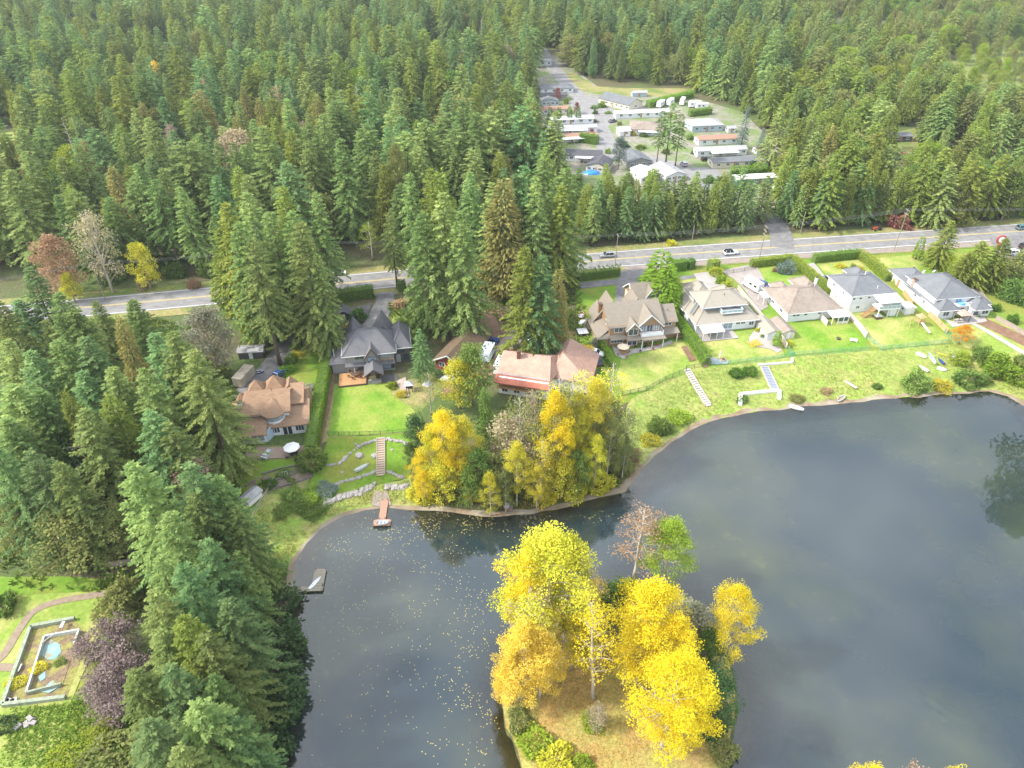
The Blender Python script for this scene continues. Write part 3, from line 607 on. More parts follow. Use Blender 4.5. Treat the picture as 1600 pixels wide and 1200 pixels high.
# ---- A : cedar-roofed white house on the left
h = House('house', 'white house with many-gabled orange-brown cedar shake roof left of the tall hedge', (-57.6, 115.3), 4.9)
h.box(.2, 5.2, .3, 6, 0, 2.8); h.box(5.4, 13.6, 2.2, 11.5, 0, 2.9); h.box(.4, 10, 4.2, 12, 0, 5.3); h.box(10, 12.9, 7, 11.6, 0, 4.9); h.box(-2.6, .4, 5.5, 11, 0, 3.4); h.box(13.2, 14, 3, 12.5, 0, 3.3)
h.roofpolys([[(-.5, -.5, 2.75), (5.5, -.5, 2.75), (5.5, 4.4, 4.4), (-.5, 4.4, 4.4)]], R_cedar, .3)
h.roofpolys([[(5.6, 1.6, 2.8), (14.3, 1.6, 2.8), (14.3, 8.0, 5.0), (5.6, 6.0, 4.35)]], R_cedar, .3)
h.roofpolys([[(13.9, 7.6, 4.85), (14.3, 1.6, 2.7), (14.4, 12.6, 3.2), (13.9, 12.4, 4.8)], [(12.8, 7.5, 4.75), (13.9, 7.5, 4.85), (13.9, 12.5, 4.8), (12.8, 12.5, 4.7)]], R_cedar, .25)
h.roofpolys([[(-.1, 3.4, 5.25), (10.6, 3.4, 5.25), (10.6, 8.2, 7.6), (1.2, 8.2, 7.6)], [(10.6, 12.8, 5.25), (-.1, 12.8, 5.25), (1.2, 8.2, 7.6), (10.6, 8.2, 7.6)], [(-.1, 12.8, 5.25), (-.1, 3.4, 5.25), (1.2, 8.2, 7.6)]], R_cedar, .25)
h.wpoly([(9.8, 3.9, 5.2), (9.8, 12.3, 5.2), (9.8, 8.2, 7.4)], (.2, 0, 0))
h.roofpolys([[(9.7, 6.3, 5.15), (13.2, 6.3, 5.15), (13.2, 12.2, 6.6), (9.7, 12.2, 6.6)]], R_cedar, .25)
h.hip(-2.6, .6, 5.5, 11, 3.4, 5.3, R_cedar, 'y')
# bow-fronted turret with a fan of roof
o8 = [(6.9 + 2.7 * math.cos(R(a)), 4.5 + 2.7 * math.sin(R(a)) * .95) for a in range(180, 361, 30)]
h.roofpolys([[(*o8[i], 5.1), (*o8[i + 1], 5.1), (6.9, 6.4, 7.35)] for i in range(6)], R_cedar, .22)
o7 = [(6.9 + 2.2 * math.cos(R(a)), 4.4 + 2.2 * math.sin(R(a)) * .95) for a in range(180, 361, 30)]
tw = MB(); tl = MB(); tg = MB()
for i in range(6):
    a, b = o7[i], o7[i + 1]; tw.poly([(*a, 2.6), (*b, 2.6), (*b, 3.7), (*a, 3.7)]); tl.poly([(*a, 4.85), (*b, 4.85), (*b, 5.1), (*a, 5.1)]); tg.poly([(*a, 3.7), (*b, 3.7), (*b, 4.85), (*a, 4.85)])
bow = h.part('bow_window', tw, W_white); tg.build('pane', G_pale, bow); tl.build('lintel', W_white, bow)
for cx, cy, r_, zt in ((2.6, 13.2, 2.0, 7.8), (6.6, 13.6, 2.4, 8.3), (-.6, 11.3, 1.5, 6.0)):
    h.box(cx - r_ * .75, cx + r_ * .75, cy - r_ * .75, cy + r_ * .75, 0, 5.2 if cx > 0 else 3.6)
    h.part('roof', MB().cone((cx, cy), r_ * 1.42, 5.15 if cx > 0 else 3.6, zt, 4, a0=R(45)), R_cedar)
h.gable(8.2, 11.5, 11.5, 14.5, 4.9, 6.8, R_cedar, 'y', .4)
for a in (1.2, 2.6, 4.1): h.win('-y', a, 1.5, 1.2, 1.7, .3, G_pale, mull=0)
for a in (6.9, 12.0): h.win('-y', a, 1.5, 1.7, 1.3, 2.2, mull=2)
h.door('-y', 8.9, .1, .8, 2.2, 2.2, P_black); h.door('-y', 9.9, .1, .8, 2.2, 2.2, P_black)
for a in (3.2, 3.9, 4.6): h.win('-y', a, 4.75, .5, .7, 4.2, mull=0)
h.win('-y', 11.4, 4.75, 1.0, .35, 7.0, mull=0); h.win('-y', -1.2, 1.8, 1.6, 1.3, 5.5)
h.win('+x', 6, 1.8, 1.6, 1.2, 14.0); h.win('+x', 10, 1.8, 1.6, 1.2, 14.0); h.win('-x', 8, 1.8, 1.5, 1.2, -2.6)
h.chimney(.1, 6.2, 3.4, 7.0); h.part('skylight', MB().slab([(8.3, 3.6, 3.68), (9.1, 3.6, 3.68), (9.1, 4.9, 4.13), (8.3, 4.9, 4.13)], .12), P_trim)
h.vents([(6.4, 9.6, 7.2), (9.7, 4.6, 3.95)])
h.wpoly([(5.2, .4, .1), (6.2, 2.2, .1), (6.2, 2.2, 2.9), (5.2, .4, 2.9)], (.2, 0, 0), W_blue)
h.done()

# ---- B : big grey-roofed house with the orange deck
h = House('house', 'large grey shingle roofed house with an orange timber deck above the bright lawn', (-40.4, 141.0), 5.0, wall=W_grey)
h.box(.4, 12, .6, 9.6, 0, 5.5); h.box(-3, .4, 1.4, 11.5, 0, 3.0); h.box(12, 15.8, 3.5, 12.6, 0, 4.6, W_dk); h.box(0, 5, 8.5, 14, 0, 4.4); h.box(7.5, 12, 9, 15, 0, 4.4)
h.hip(.4, 12, .6, 9.8, 5.5, 9.7, R_slate, 'x', .7, ins=4.3); h.hip(12, 15.8, 3.5, 12.6, 4.65, 8.2, R_slate, 'y', .6, ins=3.2)
h.roofpolys([[(-3.6, .9, 2.95), (.5, .9, 2.95), (.5, 3.5, 5.2)], [(-3.6, 12, 2.95), (-3.6, .9, 2.95), (.5, 3.5, 5.2), (.5, 12, 5.2)]], R_slate, .25)
h.gable(5.3, 8.3, -.4, 4.5, 5.35, 7.6, R_slate, 'y', .45); h.box(5.3, 8.3, -.3, .7, 0, 5.3)
h.trimgable(5.3, 8.3, -.9, 5.35, 7.6, .45, P_fascia)
h.gable(.2, 5, 8, 14, 4.4, 8.2, R_slate, 'y', .5); h.gable(7.4, 12.2, 8, 15, 4.4, 8.9, R_slate, 'y', .5)
h.roofpolys([[(.2, -.5, 2.75), (5.3, -.5, 2.75), (5.3, .55, 3.15), (.2, .55, 3.15)]], R_slate, .2); h.roofpolys([[(8.3, -.6, 2.75), (12.2, -.6, 2.75), (12.2, .55, 3.05), (8.3, .55, 3.05)]], R_slate, .2)
h.rail((8.5, -.35), (12, -.35), 3.05, .9, P_wood)
for a in (3.3, 4.5): h.win('-y', a, 4.6, .9, .8, .6, frame=P_black)
h.win('-y', 6.8, 4.3, 2.2, 1.1, -.3, G_pale, frame=P_black, mull=0); h.win('-y', 10.2, 4.4, 2.6, 1.1, .6, G_pale, frame=P_wood, mull=2); h.win('-y', 4.2, 1.6, 1.9, 1.2, .6, frame=P_dkwood)
h.win('-y', 10.3, 1.5, 2.2, 1.7, .6, G_pale, frame=P_black, mull=0); h.win('-y', 8.9, 1.5, .7, 1.5, .6, frame=P_black, mull=0); h.win('-y', 11.5, 1.5, .7, 1.5, .6, frame=P_black, mull=0)
h.win('-y', 13.8, 3.6, 1.8, 1.2, 3.5, frame=P_dkwood); h.door('-y', 13.0, .2, 1.1, 2.3, 3.5, P_metal); h.win('-y', 14.9, 1.6, 1.2, 1.5, 3.5, frame=P_black); h.win('+x', 8, 2.2, 1.4, 1.2, 15.8, frame=P_black)
h.win('-x', 6, 1.6, 1.2, 1.0, -3.0, frame=P_black); h.win('+y', 2.6, 5.4, 1.2, 1.2, 14.0, frame=P_black); h.win('+y', 9.8, 5.6, 1.2, 1.2, 15.0, frame=P_black)
# covered terrace
h.gable(5.0, 8.9, -4.8, -.4, 2.9, 4.4, R_slate, 'y', .35, wall=False); h.trimgable(5.0, 8.9, -5.1, 2.9, 4.4, .3, P_dkwood)
for x, y in ((5.2, -4.6), (8.7, -4.6), (5.2, -1), (8.7, -1)): h.post(x, y, 0, 2.9, .22, P_dkwood)
h.part('stone_counter', MB().box(5.4, 8.5, -4.7, -4.0, 0, 1.0), surf('grey_stone', (.32, .30, .28), (.22, .21, .2), scale=2)); h.part('deck_frame', MB().box(-1.6, 4.9, -4.9, .4, .0, .5), P_dkwood)
h.planks(-1.5, 4.9, -4.7, .4, .56, P_deck, 12)
h.vents([(5, 5.6, 9.3), (7, 5.4, 9.5), (8, 5.3, 9.5), (3.4, 2.4, 7.2), (3.7, 2.4, 7.2), (13.8, 9, 8.1)])
h.part('flue', MB().tube([(-2.5, 5, 3.4), (-2.5, 5, 4.8)], .1, 6), P_trim); h.part('flue', MB().tube([(-2.3, 3.6, 3.2), (-2.3, 3.6, 4.3)], .1, 6), P_trim)
h.done()

# ---- C : mossy brown cottage under the firs
h = House('cottage', 'brown cottage with a mossy roof and a red gable under the tall firs', (-15.5, 143.0), 5.0, R(-24), wall=W_red)
h.box(-3.6, 3.6, 0, 15, 0, 2.8); h.gable(-3.6, 3.6, 0, 15, 2.8, 4.9, R_moss, 'y', .6); h.box(3.6, 7, 7, 10.5, 0, 2.4); h.roofpolys([[(3.4, 6.6, 3.1), (7.4, 6.6, 2.3), (7.4, 10.9, 2.3), (3.4, 10.9, 3.1)]], R_moss, .2)
h.trimgable(-3.6, 3.6, -.65, 2.8, 4.9, .6); h.door('-y', .6, 0, 1.0, 2.1, 0); h.win('-y', -1.8, 1.5, 1.4, 1.1, 0); h.win('+x', 3, 1.5, 1.4, 1.1, 3.6); h.chimney(1.2, 12.6, 4.0, 5.7, .7, .6, P_metal); h.vents([(1.0, 6, 4.6)])
h.win('+x', 8.7, 1.3, 1.2, .9, 7.0); h.done()

# ---- D : faded red roofs behind the yellow trees
h = House('house', 'white house with wide faded red roofs behind the yellow lakeside trees', (-3.4, 134.0), 5.0, R(-14), wall=W_pale)
h.box(.3, 12, .2, 12, 0, 4.6); h.box(10.5, 20.5, 5, 16, 0, 3.6)
h.roofpolys([[(-.5, 1.2, 4.75), (12.2, 1.2, 4.75), (11.0, 7.5, 7.2), (-.5, 7.5, 7.2)], [(12.6, 12.8, 4.5), (-.5, 12.8, 4.5), (-.5, 7.5, 7.2), (11.0, 7.5, 7.2)]], R_red, .3)
h.roofpolys([[(12.25, 1.0, 4.7), (14.6, 12.8, 3.8), (12.6, 12.8, 4.5), (11.0, 7.5, 7.2)]], R_redsh, .3)  # right hip: same red roofing, its shade put into the colour
h.roofpolys([[(-.6, -1.2, 3.9), (12.4, -1.2, 3.9), (12.3, 1.15, 4.78), (-.6, 1.15, 4.78)]], R_redbr, .22)
h.part('flashing', MB().bar((-.6, 1.2, 4.86), (12.2, 1.2, 4.86), .3, .06), P_metal)
h.wpoly([(.3, .6, 4.5), (.3, 12, 4.5), (.3, 7.5, 6.9)], (.2, 0, 0))
h.roofpolys([[(9.8, 17, 3.5), (9.8, 4.6, 3.5), (14.0, 9.4, 7.0), (14.0, 17, 7.0)]], R_red, .3); h.roofpolys([[(21.4, 4.4, 3.3), (21.4, 17, 3.3), (14.0, 17, 7.0), (14.0, 9.4, 7.0)]], R_redsh, .3); h.roofpolys([[(9.8, 4.6, 3.5), (21.4, 4.4, 3.3), (14.0, 9.4, 7.0)]], R_red, .3)  # wing: left and front slopes plain red, right slope painted as shaded
h.wpoly([(10.5, 15.9, 3.5), (20.5, 15.9, 3.5), (14, 15.9, 6.8)], (0, .15, 0))
h.part('balcony', MB().box(.3, 9, -1.0, .2, 2.3, 2.55), P_wood); h.rail((.3, -1.0), (9, -1.0), 2.55, .9, P_wood)
h.chimney(3.6, 6.2, 5.6, 8.4, .7, 1.1, surf('old_brick', (.16, .085, .06), (.11, .06, .045), scale=3))
for a in (1.7, 4.6, 7.4, 10): h.win('-y', a, 1.2, 1.3, 1.0, .2)
for a in (1.6, 3.4, 5.6, 8): h.win('-y', a, 3.5, 1.2, 1.2, .2, frame=P_dkwood)
h.win('+x', 8, 1.8, 1.4, 1.1, 20.5); h.win('+x', 12, 1.8, 1.4, 1.1, 20.5); h.win('-x', 6, 3.2, 1.4, 1.1, .3)
P_or = paint('awning_orange', (.72, .22, .06)); P_cr = paint('awning_cream', (.78, .72, .6))
for i in range(6): h.part('awning_strip', MB().slab([(4 + i * 1.15, 13.0, 3.4), (5.12 + i * 1.15, 13.0, 3.4), (5.12 + i * 1.15, 15.4, 2.9), (4 + i * 1.15, 15.4, 2.9)], .06), (P_cr, P_or)[i % 2])
h.done()

# ---- E : tan shingle house with a steep central gable, and its garage
h = House('house', 'tan shingle house with steep front gables and a white balcony beside the cedar hedge', (24.7, 153.8), 5.0, wall=W_tan)
h.box(.3, 14.2, .4, 11, 0, 6); h.box(14.2, 18.4, 1.6, 10, 0, 5.4); h.box(-2.4, .3, .6, 9, 0, 2.8); h.box(4.6, 7.6, -.8, .5, 0, 5.6); h.box(1.5, 5, 10, 14.5, 0, 5); h.box(8, 12, 10, 14, 0, 5)
h.gable(.3, 14.2, .4, 11, 5.9, 9.3, R_tan, 'x', .5, rx=6.6); h.gable(13.6, 18.4, 1.6, 10, 5.3, 7.9, R_tan, 'x', .4); h.gable(7.3, 13.8, -.3, 6, 5.75, 8.9, R_tan, 'y', .5); h.trimgable(7.3, 13.8, -.85, 5.75, 8.9); h.gable(4.4, 7.8, -1.0, 4, 5.5, 7.3, R_tan, 'y', .4); h.trimgable(4.4, 7.8, -1.45, 5.5, 7.3, .4)
h.gable(1.2, 5.2, 9, 14.6, 5, 8.4, R_tan, 'y', .45); h.gable(7.8, 12.2, 9, 14.2, 5, 8.6, R_tan, 'y', .45); h.gable(-1.6, 2.4, 8, 13, 4, 6.6, R_tan, 'y', .4)
h.roofpolys([[(-3, -.2, 2.7), (.3, -.2, 2.7), (.3, 1.6, 3.6)], [(-3, 9.6, 2.7), (-3, -.2, 2.7), (.3, 1.6, 4.2), (.3, 9.6, 4.2)]], R_tan, .22)
h.roofpolys([[(.2, -1.2, 2.75), (4.4, -1.2, 2.75), (4.4, .3, 3.3), (.2, .3, 3.3)], [(4.3, -2.1, 2.7), (8.0, -2.1, 2.7), (8.0, -.9, 3.2), (4.3, -.9, 3.2)], [(8.05, -2.6, 2.7), (14.6, -2.6, 2.7), (14.3, -1.4, 3.1), (8.05, -1.4, 3.1)], [(14.4, -.6, 2.7), (19, -.6, 2.7), (18.8, 1.5, 3.4), (14.4, 1.5, 3.4)]], R_tan, .2)
h.part('balcony', MB().box(8.1, 14.0, -1.6, .4, 3.1, 3.25), P_trim); h.rail((8.1, -1.5), (14.0, -1.5), 3.25, 1.0, P_trim); h.part('balcony_panel', MB().box(8.1, 14, -1.6, -1.52, 3.3, 4.0), P_trim); h.rail((14.0, -1.5), (14.0, .4), 3.25, 1.0)
for x in (8.3, 11, 13.9, 18.4): h.post(x, -2.3 if x < 15 else -.4, 0, 2.7)
h.win('-y', 2.6, 4.7, 2.2, 1.3, .4); h.win('-y', 6.1, 4.4, 2.4, 1.8, -.8); h.win('-y', 6.1, 1.4, 2.4, 1.7, -.8); h.win('-y', 2.4, 1.5, 3, 1.2, .4, mull=3); h.win('-y', 9.2, 4.5, 1.2, 1.7, .4, G_pale); h.win('-y', 10.9, 4.4, 1.5, 2.0, .4); h.win('-y', 12.7, 4.5, 1.2, 1.7, .4, G_pale); h.win('-y', 16.3, 4.5, 1.8, 1.0, 1.6); h.win('-y', 15.8, 1.6, 1.8, 1.0, 1.6)
h.win('-y', 9.5, 1.4, 2, 1.7, .4); h.win('-y', 12.3, 1.4, 2, 1.7, .4); h.win('-x', 4, 5.2, 1.2, 1.1, .3); h.win('-x', 4, 1.5, 1.2, 1.1, -2.4); h.win('+x', 5, 3.6, 1.4, 1.1, 18.4); h.win('+y', 3.2, 5.6, 1.3, 1.3, 14.5)
h.vents([(16.6, 4, 7.3), (15.4, 4.2, 7.5)]); h.chimney(-.2, 8.6, 3.5, 8.0, .9, .8, W_tan); h.part('bin', MB().cone((20.6, -.6), .35, 0, 1.0, 8, r1=.4), paint('green_plastic', (.04, .14, .10))); h.part('side_deck', MB().box(18.5, 21.5, .6, 4.6, .3, .6), surf('red_deck', (.35, .14, .09), (.28, .11, .07), scale=2))
h.done()
h = House('garage', 'tan shingle garage with one small white-framed dormer beside two tall cedars', (33.7, 171.6), 5.0, cat='garage', wall=W_tan)
h.box(0, 8.8, 0, 8.6, 0, 3.6); h.gable(0, 8.8, 0, 8.6, 3.6, 6.8, R_tan, 'x', .5); h.trimgable(3.6, 6.2, .3, 4.4, 6.4, .35); h.gable(3.6, 6.2, .8, 4.0, 4.5, 6.5, R_tan, 'y', .35); h.box(3.7, 6.1, .9, 2.5, 3.4, 4.6); h.win('-y', 4.9, 4.8, 1.2, .9, .78, mull=2); h.win('-y', 3.4, 2.2, 1.6, 1.2, 0, mull=1); h.box(-.06, 0, .6, 8.0, .1, 3.2, W_cream); h.door('-y', 7.2, 0, 1, 2.1, 0, P_wood)
mb = MB(); mb.bar((-.55, -.5, 3.1), (-.55, 4.3, 6.7), .12, .28); mb.bar((-.55, 9.1, 3.1), (-.55, 4.3, 6.7), .12, .28); h.part('bargeboard', mb, P_trim); h.done()

# ---- F : wide beige tile roof
h = House('house', 'wide beige tile roofed house with a white patio cover and glass balcony', (48.4, 160.2), 5.0)
h.box(.3, 17.0, .3, 12, 0, 2.9); h.box(.3, 8, 11, 16, 0, 2.9); h.box(3.2, 14.6, 4.2, 11.4, 2.9, 5.9, W_blue); h.box(9, 17, 11, 14, 0, 2.9)
h.hip(.3, 17.0, .3, 13.5, 2.9, 5.6, R_beige, 'x', .7, ins=6.0); h.hip(-.2, 7.6, 8, 16.5, 2.95, 5.3, R_beige, 'y', .6); h.hip(3.2, 14.6, 3.6, 11.6, 5.95, 8.3, R_beige, 'x', .7, ins=4); h.hip(3.0, 8.5, 9.5, 18, 4.8, 7.4, R_beige, 'y', .6); h.hip(10.4, 14.2, 9.5, 14.6, 4.6, 7.0, R_beige, 'y', .5); h.hip(14, 18, 10, 14.6, 2.95, 4.9, R_beige, 'y', .5)
h.part('balcony', MB().box(7.6, 13.4, 1.6, 4.2, 4.25, 4.45), P_trim)
for a, b in (((7.6, 1.6), (13.4, 1.6)), ((7.6, 1.6), (7.6, 4)), ((13.4, 1.6), (13.4, 4))): h.rail(a, b, 4.45, .9, P_trim, P_glassrail)
h.win('-y', 9.6, 5.0, 1.4, 1.2, 4.2, G_pale, mull=0); h.win('-y', 11.9, 5.0, 1.7, 1.4, 4.2, G_pale); h.part('roof_gutter', MB().bar((-.2, 4.0, 4.0), (3.2, 7.4, 5.6), .5, .15), paint('patina_gutter', (.10, .14, .14)))
for a in (12, 13.4): h.win('-y', a, 1.9, 1.1, .6, .3)
h.win('-y', 9.2, 1.5, 2.4, 1.8, .3, G_pale); h.win('-y', 15.8, 1.5, 1.2, 1.0, .3); h.door('-y', 10.9, .1, .9, 2.1, .3); h.win('-x', 5, 1.6, 1.4, 1.1, .3); h.win('-x', 9, 1.6, 1.4, 1.1, .3)
h.part('patio_cover', MB().slab([(.6, -3.6, 2.3), (6.6, -3.6, 2.3), (6.6, .2, 2.85), (.6, .2, 2.85)], .12), R_white)
for x in (.8, 2.7, 4.6, 6.4): h.post(x, -3.4, 0, 2.2, .12)
h.part('patio_slab', MB().box(.4, 10.6, -4.0, .3, 0, .12), M_conc); h.vents([(9.5, 6, 8.0)]); h.done()

# ---- G : single-storey brown hip roof
h = House('bungalow', 'low white bungalow with a broad brown hip roof and a white sunroom cover', (74.4, 165.9), 5.0)
h.box(.3, 15.2, .3, 14.4, 0, 2.9); h.box(11, 15.4, 13, 16, 0, 2.8)
h.hip(.3, 15.2, .3, 14.4, 2.9, 6.2, R_brown, 'x', .7, ins=6.4); h.hip(9.8, 14.4, 10, 17.5, 3.0, 5.4, R_brown, 'y', .6); h.hip(3.0, 6.6, 11, 16.4, 2.95, 4.6, R_brown, 'y', .5)
for a in (2.1, 3.2, 5.4, 9.4): h.win('-y', a, 1.9, .9, .5, .3, mull=0)
h.win('-x', 4, 1.7, 1.4, 1.1, .3); h.win('-x', 9, 1.7, 1.4, 1.1, .3); h.door('-x', 12.4, 0, .9, 2.1, .3)
h.part('sunroom_roof', MB().slab([(11.2, -3.3, 2.35), (16.2, -3.3, 2.35), (16.2, .5, 2.75), (11.2, .5, 2.75)], .14), R_white)
for x in (11.4, 13.1, 14.7, 16.1): h.post(x, -3.2, 0, 2.25, .16)
h.part('sunroom_glazing', MB().box(13.2, 16.0, -3.16, -3.12, .9, 2.2), G_dark); h.part('sunroom_wall', MB().box(13.1, 16.1, -3.2, -3.1, 0, .85), W_cream); h.part('screen', MB().box(9.9, 10.0, -3.4, .2, 0, 1.7), paint('beige_panel', (.62, .53, .46)))
h.chimney(13.9, 11.8, 4.5, 6.4, .6, .6, P_trim); h.part('flue', MB().tube([(12.8, 10.3, 4.6), (12.8, 10.3, 6.2)], .09, 6), P_trim); h.vents([(5, 5, 5.2), (7.4, 5.4, 5.4), (9.6, 5.0, 5.2), (9.7, 5.6, 5.5), (8.2, 7.4, 6.1)])
h.part('canopy', MB().slab([(-2.0, 10, 2.3), (-.2, 10, 2.6), (-.2, 13.5, 2.6), (-2.0, 13.5, 2.3)], .1), R_white); h.post(-1.8, 10.2, 0, 2.25); h.post(-1.8, 13.3, 0, 2.25); h.done()

# ---- H : two-storey white house with a blue-grey roof
h = House('house', 'two-storey white house with a blue-grey roof and a glazed rear sundeck', (92.6, 170.6), 5.0)
h.box(.3, 12.6, .3, 12, 0, 2.9, W_pale); h.box(.2, 12.7, .1, 12.1, 2.92, 5.6)
h.hip(.3, 12.6, .3, 12, 5.65, 8.3, R_gr, 'x', .6, ins=5.2); h.hip(6.5, 10.5, 9, 14.5, 5.7, 7.6, R_gr, 'y', .5)
for a in (.9, 2.9, 5.4): h.win('-y', a, 4.6, .8, .5, .1, mull=0)
h.win('-y', 3.0, 1.7, .9, .7, .3); h.win('-x', 4, 4.4, .9, .8, .2); h.win('-x', 6.8, 1.7, .7, .6, .3); h.win('-x', 9, 4.4, .9, .8, .2); h.door('-y', 5.2, .1, .9, 2.1, .3)
h.part('sundeck', MB().box(6.6, 12.8, -3.8, .1, 2.55, 2.8), P_trim); h.rail((6.6, -3.7), (12.8, -3.7), 2.8, .9, P_trim, P_glassrail); h.rail((6.6, -3.7), (6.6, -1.2), 2.8, .9)
sl = h.part('sundeck_roof', MB().slab([(6.2, -4.2, 4.95), (13.2, -4.2, 4.95), (13.2, .4, 5.5), (6.2, .4, 5.5)], .12), R_white)
for x in (8.3, 8.75, 10.6, 11.05): MB().slab([(x, -4.1, 4.985), (x + .14, -4.1, 4.985), (x + .14, .3, 5.51), (x, .3, 5.51)], .03).build('roof_bar', P_black, sl)
for x in (6.7, 9.7, 12.7): h.post(x, -3.7, 0, 2.55, .18); h.post(x, -3.6, 2.8, 4.95, .1)
h.box(10.6, 12.6, -3.2, .2, 0, 2.5); h.part('glazing', MB().box(9.4, 12.7, -3.62, -3.58, 3.6, 4.9), G_pale)
st = h.part('stair_string', MB().bar((6.4, -3.0, 2.6), (3.2, -3.0, .1), .12, .3).bar((6.4, -1.6, 2.6), (3.2, -1.6, .1), .12, .3), P_wood)
tr_ = MB().box(-.16, .16, -3.0, -1.6, -.03, .03).mesh('tread', P_wood)
for i in range(11): use('tread', tr_, h.e, (6.25 - i * .29, 0, 2.55 - i * .225))
h.vents([(5.2, 6.4, 8.2), (4.6, 6.0, 8.0), (7.2, 6.2, 8.2), (8.0, 6.1, 8.2), (6.3, 4.8, 7.7), (9.2, 5, 7.6)]); h.part('flue', MB().tube([(6.8, 6.2, 8), (6.8, 6.2, 9.3)], .1, 6), P_trim); h.part('flue', MB().tube([(8.2, 1.6, 6), (8.2, 1.6, 7.2)], .09, 6), P_trim); h.done()

# ---- I : long grey-roofed white house on the right
h = House('house', 'long white house with joined grey hip roofs and a blue-floored upper deck', (115.6, 168.2), 5.0, R(8))
h.box(.3, 13, 2.4, 15, 0, 4.6); h.box(.3, 5.4, -.6, 3, 0, 2.9); h.box(10, 15.6, -.8, 4, 0, 2.8); h.box(.6, 7.4, 14, 23, 0, 3.0); h.box(5.4, 10, .8, 3, 0, 2.9)
h.hip(1.0, 13, 2.6, 16, 4.7, 7.6, R_gr, 'y', .6, ins=5.4); h.hip(.3, 5.6, -.8, 7.5, 2.95, 5.0, R_gr, 'y', .5, ins=2.8); h.hip(10.2, 14.4, -1.6, 4, 2.9, 4.7, R_gr, 'y', .5, ins=2.5); h.hip(12.4, 16.2, 1, 8, 2.85, 4.6, R_gr, 'y', .4); h.hip(.4, 8, 14, 23.4, 3.05, 5.3, R_gr, 'y', .5); h.roofpolys([[(-.3, 7, 2.9), (1.2, 7, 4.0), (1.2, 15.2, 4.0), (-.3, 15.2, 2.9)]], R_gr, .2)
h.part('upper_deck', MB().box(5.6, 10.0, .4, 3.0, 2.95, 3.1), P_trim); h.part('pool_cover', MB().cone((8.0, 1.5), 1.0, 3.1, 3.5, 12, r1=1.0), paint('pool_blue', (.05, .32, .62))); h.rail((5.6, .5), (10, .5), 3.1, .9, P_trim)
h.win('-y', 7.5, 3.9, 1.8, 1.2, 2.4, G_pale); h.win('-y', 2.6, 1.6, 1.6, 1.2, -.6); h.win('-y', 11.4, 1.5, 1.5, 1.9, -.8, mull=0); h.win('-y', 14.2, 1.5, 1.8, 1.4, -.8); h.win('-x', 6, 1.8, .8, .8, .3); h.win('-x', 10, 1.8, .8, .8, .3); h.win('-y', 7.6, 1.5, 2.4, 1.7, .8)
h.door('-x', 18.5, 0, .95, 2.1, .6, P_wood)
h.part('skylight', MB().slab([(5.4, 16.6, 5.0), (6.0, 16.6, 5.0), (7.6, 18.2, 5.02), (7.0, 18.2, 5.02)], .2), P_trim); h.part('skylight', MB().slab([(6.6, 14.4, 6.4), (7.2, 14.4, 6.4), (8.8, 15.6, 6.2), (8.2, 15.6, 6.2)], .2), P_trim); h.chimney(.5, 12.5, 2.6, 5.6, .9, .9, surf('pinkish_brick', (.42, .30, .25), (.36, .25, .2), scale=2)); h.vents([(9.5, 10, 7.2), (10.2, 9, 6.8)]); h.done()

# ================================================================== MOBILE HOMES AND PARK BUILDINGS
def mobile(px, wd, dp, roof, wall, label, ht=2.6, rise=.75, rz=8, kind_='mobile_home', cat='mobile home', group='mobile homes along the park street', awn=0, ax='x', nwin=4, hip=False, z=5.1):
    p = at(*px, 5.0); h = House(kind_, label, (p.x, p.y), z, R(rz), cat, group, wall)
    h.box(0, wd, 0, dp, 0, ht)
    if hip: h.hip(0, wd, 0, dp, ht + .02, ht + rise, roof, ax, .4, cap=False)
    else: h.gable(0, wd, 0, dp, ht, ht + rise, roof, ax, .3)
    for i in range(nwin): h.win('-y', wd * (i + .6) / nwin, 1.5, 1.3, .9, 0, mull=1)
    h.door('-y', wd * .47, .2, .9, 2.0, 0, P_wood)
    h.win('+x', dp * .5, 1.5, 1.4, .9, wd); h.win('-x', dp * .5, 1.5, 1.4, .9, 0)
    if awn:
        h.part('carport_roof', MB().slab([(wd * .25, -awn, 2.1), (wd * .8, -awn, 2.1), (wd * .8, .1, 2.45), (wd * .25, .1, 2.45)], .1), R_white)
        for x in (.27, .5, .78): h.post(wd * x, -awn + .1, 0, 2.05, .1)
    h.vents([(wd * .3, dp * .62, ht + rise * .75), (wd * .7, dp * .4, ht + rise * .75)])
    return h.done()
mobile((853, 211), 24, 5, R_lt, W_white, 'long pale mobile home with grey roof and white carport west of the street', awn=2.5)
mobile((860, 196), 21, 4.6, R_white, W_white, 'white-roofed mobile home behind a row of four small columnar cedars', nwin=5)
mobile((846, 180), 14, 6, R_rust, W_cream, 'brown-roofed mobile home with a white porch beside a round reddish tree')
mobile((858, 224), 22, 5, R_rust, W_white, 'rust-roofed mobile home with a white lean-to nearest the clipped green hedge', awn=2.5)
mobile((846, 167), 9, 6, R_gr, W_blue, 'small blue-grey mobile home with a gabled white front by a red-leaved tree', ax='y', rise=1.2)
mobile((840, 158), 16, 6, R_dk, W_grey, 'dark-roofed mobile home behind the larger red-leaved tree')
mobile((845, 147), 18, 8, R_gr, W_white, 'grey-roofed mobile home with a tall white box porch beside the upper street', rise=1.3, hip=True)
mobile((822, 104), 16, 7, R_lt, W_white, 'pale-roofed mobile home farthest up the street on its west side')
mobile((935, 162), 20, 11, R_gr, W_cream, 'long cream park office with a grey gable roof at the street bend', rz=-46, ht=2.9, rise=2.2, kind_='park_office', cat='office building', group=None, nwin=6)
mobile((962, 186), 27, 4.2, R_white, W_white, 'very long white mobile home just below the park office', nwin=6)
